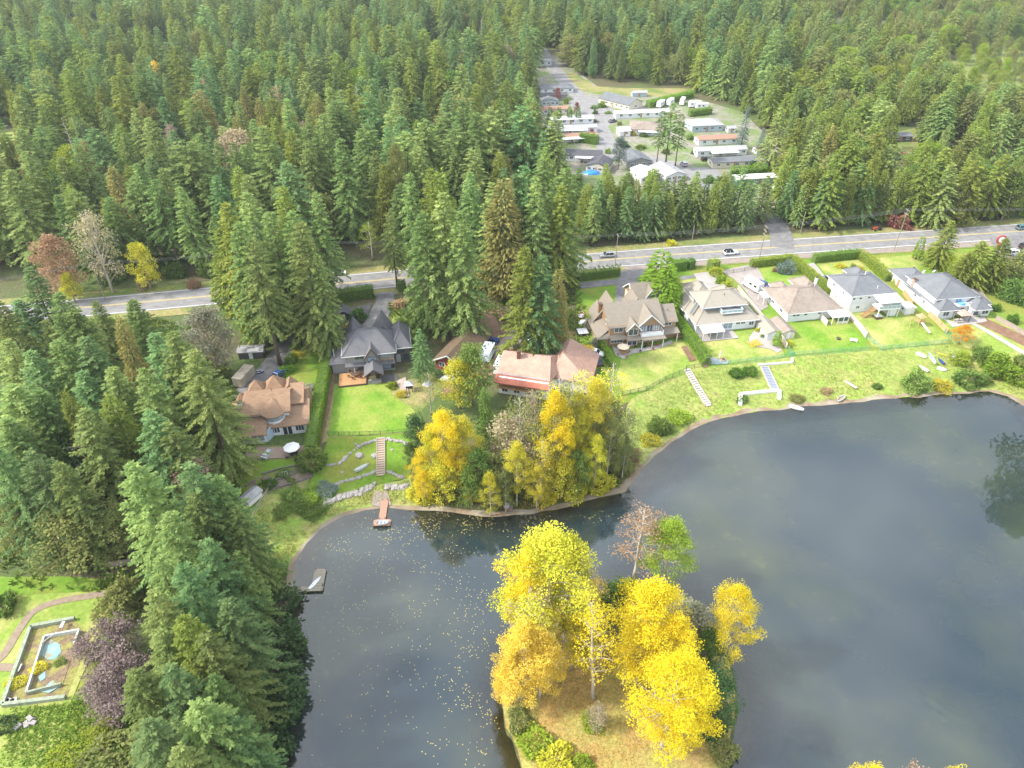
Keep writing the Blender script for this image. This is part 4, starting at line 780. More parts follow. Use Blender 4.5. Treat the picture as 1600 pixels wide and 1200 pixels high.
mobile((984, 211), 15, 13, R_brown, W_white, 'tan-roofed bungalow with white verandah on the street corner', rz=-8, ht=2.7, rise=2.0, hip=True, kind_='bungalow', cat='bungalow', group=None, awn=2, nwin=6)
mobile((1081, 207), 15, 10, R_lt, W_blue, 'pale shingle-roofed home with a small white canopy behind the brown-roofed home', ht=2.8, rise=1.9, hip=True)
mobile((1091, 228), 18, 6, R_rust, W_white, 'brown-roofed white mobile home beside the tall blue spruce')
mobile((1089, 246), 22, 5.2, R_lt, W_white, 'white mobile home with a streaked grey roof between two others', awn=2.5, nwin=6)
mobile((1113, 264), 20, 6, R_gr, W_cream, 'cream mobile home with light grey roof behind the serrated hedge', nwin=5)
mobile((1150, 290), 20, 4.5, R_white, W_teal, 'teal-walled mobile home with a white roof in front of the serrated hedge')
mobile((982, 264), 10, 12, R_gr, W_grey, 'grey-roofed home beside the leafy grey-green tree in the park', ax='y', rise=1.5, rz=14)
mobile((1040, 286), 9, 13, R_lt, W_white, 'pale steep-roofed home under the tall open-crowned fir', ax='y', rise=1.4, rz=20)
mobile((1001, 288), 8, 11, R_white, W_white, 'white-roofed home half hidden by the conifer belt', ax='y', rise=1.2, rz=14)
mobile((884, 252), 15, 7, R_dk, W_white, 'dark-roofed home with white porch gables behind the road trees', rz=-6, rise=1.4, awn=2)
mobile((915, 268), 9, 10, R_dk, W_cream, 'dark brown-roofed home with two skylights behind the road trees', ax='y', rz=-20, rise=1.6)
mobile((968, 214), 5, 6, R_white, W_white, 'tiny white-roofed annexe at the corner bungalow', kind_='annexe', cat='annexe', group=None, nwin=1, z=5.12)
mobile((988, 152), 8, 3, R_lt, W_blue, 'pale blue storage shed at the edge of the wood behind the park', kind_='shed', cat='shed', group=None, nwin=0, ht=2.2)
mobile((1182, 242), 5, 4.5, R_rust, W_white, 'white shed with a rusty top by the yellow grass patch', kind_='shed', cat='shed', group=None, nwin=1, ht=2.2)
mobile((1193, 259), 5.5, 4, R_gr, W_white, 'white shed with a grey roof beside a blue tarpaulin', kind_='shed', cat='shed', group=None, nwin=1, ht=2.3)
mobile((1137, 208), 3.6, 3.4, R_lt, W_white, 'little white shed near the tall blue spruce', kind_='shed', cat='shed', group=None, nwin=1, ht=2.1)
mobile((1392, 222), 9, 6, R_gr, W_dk, 'grey-roofed cabin in a clearing of the eastern wood', kind_='cabin', cat='cabin', group=None, rz=0, nwin=2)
mobile((1215, 306), 16, 5, R_white, W_white, 'white-roofed mobile home half hidden by trees right of the teal one', nwin=3)
mobile((80, 47), 18, 7, R_lt, W_white, 'pale house far off in the wood at upper left', kind_='house', cat='house', group='far houses in the wood', rz=0)
mobile((168, 30), 20, 8, R_white, W_white, 'white-roofed house far off in the wood near the top left', kind_='house', cat='house', group='far houses in the wood', rz=0)
mobile((0, 45), 20, 8, R_brown, W_white, 'house far off in the wood at the left edge', kind_='house', cat='house', group='far houses in the wood', rz=0)
# ---- small sheds in the gardens
def shed(px, wd, dp, roof, wall, label, ht=2.2, rise=.8, rz=10, ax='y', z=None, win=True, door=True, kind_='shed'):
    p = gp(*px); h = House(kind_, label, (p.x, p.y), p.z if z is None else z, R(rz), 'shed', None, wall); h.box(0, wd, 0, dp, 0, ht); h.gable(0, wd, 0, dp, ht, ht + rise, roof, ax, .25)
    if door: h.door('-y', wd * .5, .05, .9, 1.9, 0)
    if win: h.win('+x', dp * .5, 1.3, .7, .6, wd, mull=0); h.win('-x', dp * .5, 1.3, .7, .6, 0, mull=0)
    return h.done()
shed((1197, 532), 3.4, 8.0, R_beige, W_white, 'long narrow shed with beige roof and pale blue gable by the curved patio')
shed((1221, 531), 3.4, 7.0, R_brown, W_cream, 'garden shed with brown gable roof just right of the party fence')
shed((1413, 492), 2.8, 2.6, R_white, W_white, 'small white garden shed beside the timber play tower', rise=.4)
shed((374, 562), 6, 3, R_lt, W_dk, 'low shed with a pale metal roof beside a leaning trunk', ax='x', rise=.5, rz=6)
shed((529, 502), 3, 3.6, R_dk, W_dk, 'dark little shed at the back of the dark gravel forecourt', rise=.9)
shed((377, 787), 2.2, 3.6, R_lt, W_pale, 'small greenhouse shed with pale translucent roof by the terraced garden', ht=1.6, rise=.5, rz=-28, win=False)
shed((826, 549), 4.4, 6.5, R_white, W_white, 'white flat-roofed box shed between fir trunks behind the red roofs', rise=.25, ht=2.4, rz=0)
shed((1377, 306), 7, 5, R_white, W_white, 'low white shed in the clearing across the road', rise=.3)
# ================================================================== FOLIAGE BUILDERS
def unit(a): return a / np.maximum(np.linalg.norm(a, axis=-1, keepdims=True), 1e-9)
class Leaves:
    """kite-shaped sprays, gathered as arrays"""
    def __init__(s): s.V = []; s.T = []
    def add(s, P, D, L_, W_, tint, side=None):
        P = np.asarray(P, float); n = len(P)
        if n == 0: return s
        D = unit(np.asarray(D, float)); S = side if side is not None else np.cross(D, unit(RNG.normal(size=(n, 3)) + np.array([0, 0, .6])))
        S = unit(S); L_ = np.broadcast_to(L_, (n,))[:, None]; W_ = np.broadcast_to(W_, (n,))[:, None]
        s.V.append(np.stack([P, P + D * L_ * .45 + S * W_ / 2, P + D * L_, P + D * L_ * .45 - S * W_ / 2], 1)); s.T.append(np.repeat(np.broadcast_to(tint, (n,)), 4)); return s
    def mesh(s, name, mat, extra=None):
        V = np.concatenate(s.V).reshape(-1, 3); T = np.concatenate(s.T); F = np.arange(len(V)).reshape(-1, 4)
        me = numpy_mesh(name, V, F, mat); a = me.attributes.new('tint', 'FLOAT', 'POINT'); a.data.foreach_set('value', T.astype(np.float32)); return me
def rand_dir(n): return unit(RNG.normal(size=(n, 3)))
def fir_mesh(seed, H=30.0, Rm=4.2, cb=.12, whorl=.72, card=.85, droop=.35, power=.85, dens=1.0, gap=.12, open_=0.0):
    """crown of a conifer: whorls of drooping boughs, each bough a fan of sprays"""
    global RNG; RNG = np.random.default_rng(seed); lv = Leaves(); z = H * cb; lop = RNG.uniform(0, 6.28)
    while z < H - .4:
        t = (z / H - cb) / (1 - cb); prof = min(1.0, (1 - t) ** power * 1.08) * min(1.0, .55 + t * 3.5)
        nb = int(round((5.5 + RNG.uniform(-1, 1.6)) * (1 - .25 * t))); a0 = RNG.uniform(0, 6.28)
        for b in range(max(3, nb)):
            if RNG.random() < gap + open_ * (1 - t): continue
            az = a0 + 6.283 * b / max(3, nb) + RNG.uniform(-.3, .3); Lb = max(.35, Rm * prof * RNG.uniform(.68, 1.18) * (1 + .1 * math.cos(az - lop)))
            k = max(2, int(Lb / card * 2.3 * dens)); s_ = np.linspace(.22, 1, k) ** .9; tb = RNG.uniform(0, 1)
            out_ = np.array([math.cos(az), math.sin(az), 0.0]); tan = np.array([-math.sin(az), math.cos(az), 0.0]); el = .45 * t + .12 - .3 * (1 - t)
            P = out_ * (Lb * s_)[:, None]; P[:, 2] = z + RNG.uniform(-.25, .25) + Lb * s_ * el - droop * Lb * s_ ** 2 * (1 - .4 * t); P[:, :2] += RNG.normal(0, .06, (k, 2))
            slope = np.array([0, 0, 1.0])[None] * (el - 2 * droop * s_ * (1 - .4 * t))[:, None]
            for sg in (-1, 1):
                D = out_ * .75 + tan * sg * RNG.uniform(.6, 1.1, (k, 1)) + slope * .8 + RNG.normal(0, .18, (k, 3)) + np.array([0, 0, -.18])
                lv.add(P, D, card * (1.15 - .45 * s_) * RNG.uniform(.75, 1.25, k), card * .42, np.clip(tb + RNG.normal(0, .18, k), 0, 1), side=np.cross(D, np.array([0, 0, 1.0]) + RNG.normal(0, .45, (k, 3))))
            D = out_[None] + slope + RNG.normal(0, .2, (k, 3)) + np.array([0, 0, -.3])
            lv.add(P + np.array([0, 0, .05]), D, card * .8, card * .5, np.clip(tb + RNG.normal(0, .2, k), 0, 1))
        z += whorl * RNG.uniform(.75, 1.2) * (1 - .35 * t)
    tip = np.repeat([[0, 0, H - 1.0]], 10, 0); D = RNG.normal(0, .35, (10, 3)) + np.array([0, 0, 1.0]); lv.add(tip, D, 1.1, .3, .6)
    return lv
def cedar_mesh(seed, H=24.0, Rm=3.2, n=2600, card=.8):
    """dense drooping flame-shaped crown"""
    global RNG; RNG = np.random.default_rng(seed); lv = Leaves(); u = RNG.random(n) ** .8; z = H * (.06 + .93 * (1 - u ** .75) * 1.0); t = z / H
    lobes = RNG.uniform(0, 6.28, 26); lz = RNG.uniform(.1, .95, 26) * H; az = RNG.uniform(0, 6.28, n)
    r = Rm * np.clip((1 - t) ** .72, .03, 1) * np.minimum(1, .6 + t * 2.6); w_ = np.zeros(n)
    for la, l_z in zip(lobes, lz): w_ = np.maximum(w_, np.cos(az - la).clip(0) ** 3 * np.exp(-((z - l_z) / 2.2) ** 2))
    rr = r * (.55 + .5 * w_) * RNG.uniform(.72, 1.08, n) + .08
    P = np.stack([np.cos(az) * rr, np.sin(az) * rr, z + .9 * w_], 1); D = np.stack([np.cos(az) * .8, np.sin(az) * .8, -.55 + .9 * t ** 3], 1) + RNG.normal(0, .35, (n, 3))
    lv.add(P, D, card * RNG.uniform(.7, 1.3, n), card * .42, np.clip(.5 * w_ + RNG.normal(.3, .2, n), 0, 1)); return lv
def trunk_mesh(name, H, r0, mat, seed=0, top=.95, lean=0.15, limbs=()):
    rr = random.Random(seed); mb = MB(); n = 7; pts = []; rad = []
    for i in range(n):
        t = i / (n - 1); pts.append((rr.uniform(-lean, lean) * t, rr.uniform(-lean, lean) * t, H * top * t - (.3 if i == 0 else 0))); rad.append(max(.025, r0 * (1 - t) ** .8 + r0 * (.35 if i == 0 else 0)))
    mb.tube(pts, rad, 7)
    for a, b, c, r in limbs: mb.tube([a, b, c], [r, r * .6, r * .18], 4, cap=False)
    return mb.mesh(name, mat, uv=False, smooth=True)
def decid(seed, H=22.0, Rm=4.5, base=.25, n_limb=26, clump=70, per=45, leaf=.42, cr=1.1, shape=1.0, r0=.28, up=.7, bark=None, sparse=0):
    """a broad-leaved tree: leader, limbs, twigs and clumps of leaves at their ends"""
    global RNG; RNG = np.random.default_rng(seed); lv = Leaves(); limbs = []; ends = []
    for i in range(n_limb):
        t = (i + RNG.random()) / n_limb; z0 = H * (base * .8 + (.93 - base * .8) * t); az = i * 2.4 + RNG.uniform(-.5, .5)
        env = math.sin(math.pi * min(1, .18 + .82 * t) ** shape) ** .6; Lb = Rm * env * RNG.uniform(.7, 1.1) * (1.15 - .5 * t)
        u = up * (1 + t * .9) * RNG.uniform(.75, 1.25); o = np.array([math.cos(az), math.sin(az), 0]); p0 = np.array([0, 0, z0]); p1 = p0 + o * Lb * .55 + np.array([0, 0, Lb * u * .55]); p2 = p0 + o * Lb + np.array([0, 0, Lb * u * .8]); p2[2] = min(p2[2], H * 1.0)
        limbs.append((tuple(p0), tuple(p1), tuple(p2), r0 * .34 * (1 - t * .6))); ends += [p1 * .35 + p2 * .65, p2]
        for q in range(2):
            e = p1 + RNG.normal(0, 1, 3) * Lb * .28 + np.array([0, 0, .3 * Lb * q]); limbs.append((tuple(p1 * .6 + p0 * .4), tuple((p1 + e) / 2), tuple(e), r0 * .14)); ends.append(e)
    ends.append(np.array([0, 0, H])); ends.append(np.array([0, 0, H * .95])); E = np.array(ends); E = E[E[:, 2] < H * 1.02]
    if clump:
        cs = E[RNG.integers(0, len(E), clump)] + RNG.normal(0, .45, (clump, 3)) * cr; cs[:len(E)][:clump] = E[:clump] if clump <= len(E) else E
        for c in cs:
            k = int(per * RNG.uniform(.5, 1.4)); d = rand_dir(k); q = c + d * (cr * RNG.uniform(.35, 1.1, (k, 1)) ** .7) * np.array([1, 1, .8]); D = d * .6 + RNG.normal(0, .6, (k, 3)) + np.array([0, 0, -.15])
            lv.add(q, D, leaf * RNG.uniform(.7, 1.3, k), leaf * .7, np.clip(RNG.uniform(0, 1) + RNG.normal(0, .25, k), 0, 1))
    return lv, limbs
def bush_leaves(seed, R_=2.0, H=2.4, n=900, leaf=.3, lump=9):
    global RNG; RNG = np.random.default_rng(seed); lv = Leaves(); cs = rand_dir(lump); cs[:, 2] = np.abs(cs[:, 2]); d = rand_dir(n); d[:, 2] = np.abs(d[:, 2]) * 1.05 - .05
    w_ = np.max((d @ cs.T).clip(0) ** 9 * RNG.uniform(.7, 1.15, lump), 1); r = (.50 + .56 * w_) * RNG.uniform(.5, 1.05, n) ** .5; P = d * r[:, None] * np.array([R_, R_, H]); P[:, 2] = np.maximum(P[:, 2], .05)
    D = d * .7 + RNG.normal(0, .55, (n, 3)); lv.add(P, D, leaf * RNG.uniform(.7, 1.3, n), leaf * .65, np.clip(.45 * w_ + RNG.normal(.3, .22, n), 0, 1)); return lv
def stems_mesh(seed, R_=1.0, H=1.6, n=7, mat=None, r=.05):
    rr = random.Random(seed); mb = MB()
    for i in range(n):
        a = rr.uniform(0, 6.28); q = rr.uniform(.3, .9) * R_; mb.tube([(0, 0, -.1), (math.cos(a) * q * .4, math.sin(a) * q * .4, H * .5), (math.cos(a) * q, math.sin(a) * q, H * rr.uniform(.75, 1))], [r, r * .7, r * .25], 4, cap=False)
    return mb.mesh('stem', mat, uv=False, smooth=True)
B_fir = surf('fir_bark', (.16, .12, .09), (.10, .075, .055), scale=1.2, rough=.95); B_pale = surf('pale_bark', (.52, .48, .40), (.38, .33, .27), scale=1.5, rough=.9); B_tan = surf('tan_bark', (.36, .27, .18), (.27, .2, .13), scale=1.5, rough=.9); B_purple = surf('purplish_twig', (.26, .17, .16), (.2, .13, .12), scale=2)
M_fir = leafmat('fir_needles', (.155, .225, .072), hue=.024, val=.38, mix=(.270, .340, .105), trans=.38); M_blue = leafmat('blue_fir_needles', (.118, .205, .078), hue=.018, val=.3, mix=(.21, .305, .112), trans=.38); M_ced = leafmat('cedar_sprays', (.17, .225, .045), hue=.016, val=.32, mix=(.28, .33, .07), trans=.38); M_gold = leafmat('golden_cedar', (.205, .205, .06), hue=.008, val=.25, mix=(.30, .275, .09)); M_spruce = leafmat('blue_spruce_needles', (.13, .19, .16), mix=(.21, .27, .22), val=.25)
M_dkgrn = leafmat('dark_leaves', (.06, .115, .042), mix=(.105, .17, .065), hue=.015, val=.25); M_green = leafmat('green_leaves', (.105, .185, .04), mix=(.19, .27, .062), hue=.014, val=.35); M_lime = leafmat('lime_leaves', (.20, .30, .03), mix=(.32, .38, .05), hue=.02, val=.25, trans=.4); M_yel_l = leafmat('yellow_leaves', (.62, .52, .022), mix=(.88, .70, .045), hue=.004, val=.12, trans=.42); M_amber = leafmat('amber_leaves', (.66, .48, .06), mix=(.80, .60, .11), hue=.006, val=.15, trans=.4); M_yg = leafmat('yellow_green_leaves', (.42, .43, .04), mix=(.70, .62, .075), hue=.012, val=.25, trans=.4); M_orange = leafmat('orange_leaves', (.62, .22, .02), mix=(.72, .32, .04), hue=.015, val=.2, trans=.35); M_brown = leafmat('brown_leaves', (.34, .22, .12), mix=(.46, .32, .18), hue=.015, val=.2); M_olive = leafmat('olive_leaves', (.17, .20, .06), mix=(.27, .28, .09), hue=.015, val=.2); M_grey = leafmat('grey_green_leaves', (.24, .26, .16), mix=(.36, .34, .24), hue=.02, val=.2); M_pink = leafmat('dusty_pink_leaves', (.40, .27, .21), mix=(.48, .36, .28), hue=.01, val=.2); M_wine = leafmat('wine_leaves', (.22, .075, .07), mix=(.30, .13, .10), hue=.015, val=.25); M_twig = leafmat('beige_twigs', (.33, .28, .17), mix=(.44, .37, .22), hue=.01, val=.2)
M_purp = leafmat('purple_twigs', (.165, .125, .115), mix=(.25, .19, .17), hue=.006, val=.15, trans=.1)
M_hedge = leafmat('hedge_leaves', (.13, .26, .022), mix=(.22, .35, .04), hue=.012, val=.15); M_hedgey = leafmat('yellow_hedge_leaves', (.28, .35, .03), mix=(.42, .45, .05), hue=.012, val=.15); M_hedged = leafmat('deep_hedge_leaves', (.055, .14, .018), mix=(.09, .19, .028), hue=.012, val=.15)

# ---- prototypes: (crown mesh, trunk mesh, nominal height)
def proto(lv, cm, tm, H): return (lv.mesh('crown', cm), tm, H)
FIR = [proto(fir_mesh(11 + i, 30, r_, cb, wh, cd, dr, pw, 1.0, gp_), M_fir, trunk_mesh('trunk', 30, .42, B_fir, i), 30) for i, (r_, cb, wh, cd, dr, pw, gp_) in enumerate([(5.7, .10, .78, 1.0, .34, .72, .12), (5.0, .16, .76, .95, .30, .66, .14), (6.4, .08, .84, 1.05, .38, .80, .12), (5.2, .32, .78, 1.0, .34, .62, .16), (5.9, .14, .74, .95, .44, .72, .14), (4.6, .10, .78, .95, .36, .76, .15)])]
FIRN = [proto(fir_mesh(31 + i, 28, r_, .06, .60, .64, dr, .7, 1.1, .09), M_fir, trunk_mesh('trunk', 28, .45, B_fir, i + 9), 28) for i, (r_, dr) in enumerate([(5.9, .34), (6.6, .42), (5.3, .38)])]
CED = [proto(cedar_mesh(51 + i, 24, r_, n_), M_ced, trunk_mesh('trunk', 24, .35, B_fir, i + 20, lean=.05), 24) for i, (r_, n_) in enumerate([(4.0, 3400), (3.3, 3000), (4.8, 3900)])]
OPENFIR = [proto(fir_mesh(71 + i, 32, 5.4, .42, 1.15, 1.0, .25, .55, 1.1, .22), M_fir, trunk_mesh('trunk', 32, .45, B_fir, 31 + i), 32) for i in range(2)]
ROUND = [proto(fir_mesh(91 + i, 28, r_, .12, .85, 1.1, dr, pw, 1.0, .12), M_fir, trunk_mesh('trunk', 28, .42, B_fir, 60 + i), 28) for i, (r_, dr, pw) in enumerate([(6.6, .40, .52), (5.6, .52, .60)])]
def dec_proto(seed, mat, bark, H, **k):
    lv, limbs = decid(seed, H=H, **k); tr = trunk_mesh('trunk', H, k.get('r0', .28), bark, seed, limbs=limbs, lean=.25); return (lv.mesh('crown', mat) if lv.V else None, tr, H)
COT = [dec_proto(101, M_yel_l, B_pale, 24, Rm=5.2, base=.28, clump=170, per=100, leaf=.25, cr=1.15), dec_proto(102, M_yel_l, B_pale, 24, Rm=4.2, base=.22, clump=165, per=95, leaf=.25, cr=1.05, shape=.9), dec_proto(103, M_yel_l, B_pale, 24, Rm=6.0, base=.30, clump=190, per=95, leaf=.25, cr=1.2, up=.55)]
SPARSE = [dec_proto(111, M_amber, B_pale, 22, Rm=3.6, base=.35, clump=90, per=26, leaf=.28, cr=.95), dec_proto(112, M_amber, B_pale, 22, Rm=3.0, base=.45, clump=70, per=20, leaf=.28, cr=.8)]
BARE = [dec_proto(121, M_twig, B_pale, 20, Rm=4.0, base=.15, n_limb=44, clump=150, per=14, leaf=.42, cr=1.0, up=1.1), dec_proto(122, M_twig, B_tan, 16, Rm=4.0, base=.08, n_limb=50, clump=150, per=18, leaf=.45, cr=.9, up=1.0)]
BROAD = [dec_proto(131, M_green, B_tan, 14, Rm=5.0, base=.12, clump=110, per=46, leaf=.42, cr=1.25, up=.6), dec_proto(132, M_green, B_tan, 14, Rm=4.2, base=.10, clump=100, per=46, leaf=.42, cr=1.15, up=.8)]
BUSH = [(bush_leaves(141 + i, 2.0, h_, n_, lf, lp).mesh('foliage', M_green), stems_mesh(i, 1.2, 1.5, 7, B_tan), 2.4) for i, (h_, n_, lf, lp) in enumerate([(2.4, 1300, .30, 9), (2.0, 1100, .28, 14), (2.8, 1500, .32, 7)])]
COL = [(cedar_mesh(161, 5, .85, 900, .32).mesh('foliage', M_hedge), trunk_mesh('trunk', 5, .1, B_fir, 3, top=.7), 5)]
NPL = [0]
def plant(pr, xy, h, label, cat, group=None, mat=None, wide=1.0, rz=None, lean=(0, 0), name='tree', z=None, bark=None):
    cm, tm, H = pr; s = h / H; zz = hz(*xy[:2]) if z is None else z
    e = empty(name, (xy[0], xy[1], zz), random.uniform(0, 6.28) if rz is None else rz, label, cat, group); e.scale = (s * wide, s * wide, s)
    if lean != (0, 0): e.rotation_euler = (lean[0], lean[1], 0 if rz is None else rz)
    use(tm.name.split('.')[0], tm, e, mat=bark)
    if cm is not None: use(cm.name.split('.')[0], cm, e, mat=mat)
    return e
def top_at(px, py, h, zg=5.0):
    """foot of a tree of height h whose tip shows at this pixel"""
    p = at(px, py, zg + h)
    for _ in range(4): zg = .5 * zg + .5 * max(0, hz(p.x, p.y)); p = at(px, py, zg + h)
    return (p.x, p.y)
def shrub(px, r, h, label, mat, v=None, group=None, cat='shrub', name='shrub', z=None):
    p = gp(*px); b = BUSH[v if v is not None else random.randrange(3)]; e = empty(name, (p.x, p.y, p.z if z is None else z), random.uniform(0, 6.28), label, cat, group); e.scale = (r / 2 * random.uniform(1.0, 1.35), r / 2 * random.uniform(.85, 1.15), h / 2.4)
    use('stem', b[1], e); use('foliage', b[0], e, mat=mat); return e
def hedge(px, wd, ht, mat, label, serr=0.0, leaf=.28, dens=26, world=False, name='hedge', group=None):
    """clipped hedge: a solid twiggy core and a skin of leaves"""
    global RNG; RNG = np.random.default_rng(abs(hash(label)) % 9999 if False else len(label) * 37 + int(px[0][0])); pts = [Vector(p[:2]) for p in (px if world else [gp(*q) for q in px])]; lv = Leaves(); mb = MB(); c0 = pts[0]
    for a, b in zip(pts[:-1], pts[1:]):
        ln = (b - a).length; d = (b - a) / ln; nrm = Vector((-d.y, d.x)); n = int(ln * (ht * 2 + wd) * dens); u = RNG.uniform(-.2, ln + .2, n)
        bump = ht * (1 + .05 * np.sin(u * 2.1 + 1) + .04 * np.sin(u * 5.3)); cone = np.abs((u / serr) % 1 - .5) * 2 if serr else np.zeros(n); bump = bump * (1 - .32 * cone ** 1.5) if serr else bump
        f = RNG.random(n); q = RNG.uniform(-1, 1, n); sidew = np.where(q > 0, 1, -1); toph = f < wd / (2 * ht + wd); hz_ = np.where(toph, bump, bump * RNG.uniform(.03, 1, n)); tp = 1 - .22 * (hz_ / ht) ** 3 - (.28 * hz_ / ht if serr else 0) - (.12 * cone if serr else 0); off = np.where(toph, q * wd / 2 * tp, sidew * wd / 2 * tp) + RNG.normal(0, .07, n)
        P = np.stack([a.x + d.x * u + nrm.x * off - c0.x, a.y + d.y * u + nrm.y * off - c0.y, hz_ + RNG.normal(0, .06, n)], 1); zg = bil(HG, P[:, 0] + c0.x, P[:, 1] + c0.y); P[:, 2] += zg
        O = np.stack([nrm.x * off, nrm.y * off, np.where(toph, 1.0, .35)], 1); D = unit(O) * .7 + RNG.normal(0, .5, (n, 3)) + np.array([0, 0, .25])
        lv.add(P, D, leaf * RNG.uniform(.7, 1.3, n), leaf * .6, np.clip(RNG.normal(.5, .22, n) + .2 * np.sin(u * 1.3), 0, 1))
        m = max(1, int(ln / 2))
        for i in range(m):
            p, q2 = a + d * (ln * i / m), a + d * (ln * (i + 1) / m); w2 = wd * .36 * (.6 if serr else 1); z0, z1 = hz(p.x, p.y), hz(q2.x, q2.y); hh = ht * (.62 if serr else .9)
            c = [(p - nrm * w2, z0), (q2 - nrm * w2, z1), (q2 + nrm * w2, z1), (p + nrm * w2, z0)]
            mb.hull8([(v.x - c0.x, v.y - c0.y, z - .1) for v, z in c] + [(v.x - c0.x, v.y - c0.y, z + hh) for v, z in c])
    e = empty(name, (c0.x, c0.y, 0), 0, label, 'hedge', group); me = lv.mesh('foliage', mat); use('foliage', me, e); mb.build('branch_core', M_core, e, uv=False); return e
M_core = surf('hedge_twigs', (.10, .17, .03), (.08, .12, .03), scale=3)
# ================================================================== TREES AND HEDGES
# ---- hedges
hedge([(516, 545), (507, 600), (498, 652), (488, 712)], 2.6, 3.2, M_hedge, 'tall clipped hedge running downhill between the cedar-roofed and grey-roofed houses', dens=30, leaf=.26)
hedge([(527, 471), (584, 463)], 2.6, 3.4, M_hedge, 'dense dark green hedge across the front of the dark gravel forecourt')
hedge([(622, 455), (634, 453)], 2.4, 3.2, M_hedged, 'short hedge stub on the road side of the grey-roofed house')
hedge([(904, 438), (968, 430)], 2.2, 3.6, M_hedge, 'saw-topped cedar hedge beside the road left of the tan shingle house', serr=1.4)
hedge([(1040, 476), (1052, 503), (1072, 530), (1104, 570)], 2.8, 3.4, M_hedge, 'long bright cedar hedge between the tan house lawn and the beige-roofed house', serr=1.6, dens=30)
hedge([(1050, 423), (1070, 420)], 2.6, 3.2, M_hedge, 'square clipped hedge block beside the road behind the tall cedars'); hedge([(1074, 420), (1083, 418)], 2.4, 3.0, M_hedged, 'smaller square hedge block next to the pale concrete drive')
hedge([(1107, 424), (1120, 420)], 2.8, 3.4, M_hedgey, 'rounded yellow-green hedge end between the concrete and stone drives')
hedge([(1172, 417), (1238, 409)], 2.2, 2.4, M_hedgey, 'low clipped roadside hedge in front of the lawn with the round blue shrub'); hedge([(1238, 411), (1264, 434), (1300, 464)], 2.4, 2.6, M_hedgey, 'yellowish hedge along the drive left of the two-storey white house', dens=30)
hedge([(1270, 410), (1340, 402)], 2.4, 2.6, M_hedge, 'clipped roadside hedge in front of the two-storey white house'); hedge([(1342, 403), (1364, 420), (1386, 440)], 2.4, 3.2, M_hedgey, 'ribbed yellow-green hedge right of the two-storey white house', serr=1.3, dens=32)
hedge([(1450, 402), (1478, 424), (1506, 446)], 2.8, 5.5, M_hedgey, 'very tall yellow-green cedar hedge right of the long grey-roofed house', serr=1.8, dens=26)
hedge([(1140, 278), (1196, 274)], 2.6, 4.6, M_hedge, 'serrated bright green cedar hedge in the mobile-home park', serr=2.2, dens=12, leaf=.45); hedge([(906, 222), (934, 226)], 2.6, 4.0, M_hedge, 'clipped green hedge at the end of the rust-roofed mobile home', dens=12, leaf=.45)
hedge([(1012, 168), (1080, 152)], 4, 3, M_hedge, 'long bright hedge behind the parked motorhomes', dens=8, leaf=.55); hedge([(1076, 182), (1110, 178)], 3, 3, M_hedge, 'green hedge in front of the motorhomes', dens=8, leaf=.55)
hedge([(955, 575), (948, 560), (938, 540)], 1.6, 2.6, M_hedge, 'narrow hedge along the left side of the tan shingle house', serr=1.4)
# ---- forest floor plan: where no forest may stand (outlines on the ground, pixels)
CLEAR_PX = [[(872, 470), (905, 425), (960, 408), (1600, 372), (1900, 350), (1900, 700), (1640, 655), (1500, 600), (1200, 630), (1000, 715), (955, 640), (925, 560), (880, 530)],
 [(505, 475), (520, 450), (625, 440), (632, 500), (652, 515), (690, 500), (720, 480), (780, 480), (890, 525), (930, 560), (985, 620), (1030, 690), (1000, 790), (660, 815), (600, 830), (470, 860), (400, 900), (370, 800), (330, 740), (345, 690), (365, 640), (352, 600), (366, 560), (440, 515), (500, 540)],
 [(-140, 930), (60, 925), (170, 915), (235, 935), (190, 990), (150, 1100), (130, 1150), (110, 1230), (-140, 1260)],
 [(835, 70), (874, 78), (880, 105), (935, 128), (1085, 135), (1185, 170), (1240, 215), (1252, 300), (1250, 338), (1150, 340), (1000, 335), (905, 325), (850, 290), (832, 200)],
 [(1372, 190), (1440, 190), (1448, 250), (1412, 300), (1450, 345), (1360, 345), (1352, 300), (1385, 250)],
 [(640, 205), (690, 192), (712, 215), (660, 240)], [(-60, 205), (25, 195), (64, 240), (20, 270), (-60, 280)], [(15, 520), (80, 512), (90, 548), (20, 565)], [(1195, 205), (1230, 205), (1245, 255), (1200, 255)], [(1204, 330), (1232, 330), (1238, 395), (1200, 395)],
 [(1445, 100), (1700, 40), (1700, 200), (1500, 190)], [(-100, 470), (105, 470), (110, 500), (60, 560), (-100, 560)], [(-300, 440), (330, 440), (330, 520), (440, 560), (440, 900), (440, 1300), (-300, 1300)], [(500, 420), (640, 410), (640, 500), (500, 520)]]
CLEAR = [[tuple(at(*p, 5.0))[:2] for p in q] for q in CLEAR_PX]; ROADC = [tuple(p) for p in RDL]
def road_gap(x, y):
    d = np.full(np.shape(x), 1e9)
    for (x0, y0), (x1, y1) in zip(ROADC[:-1], ROADC[1:]):
        dx, dy = x1 - x0, y1 - y0; t = np.clip(((x - x0) * dx + (y - y0) * dy) / (dx * dx + dy * dy), 0, 1); d = np.minimum(d, np.hypot(x - x0 - t * dx, y - y0 - t * dy))
    return d
def scatter(sp, x0, x1, y0, y1, seed):
    r = np.random.default_rng(seed); X, Y = np.meshgrid(np.arange(x0, x1, sp), np.arange(y0, y1, sp * .87)); X = X + (np.arange(X.shape[0]) % 2)[:, None] * sp / 2; X = (X + r.uniform(-.36, .36, X.shape) * sp).ravel(); Y = (Y + r.uniform(-.36, .36, Y.shape) * sp).ravel()
    ok = road_gap(X, Y) > 10.5
    for q in CLEAR: ok &= ~inside(X, Y, q)
    return X[ok], Y[ok]
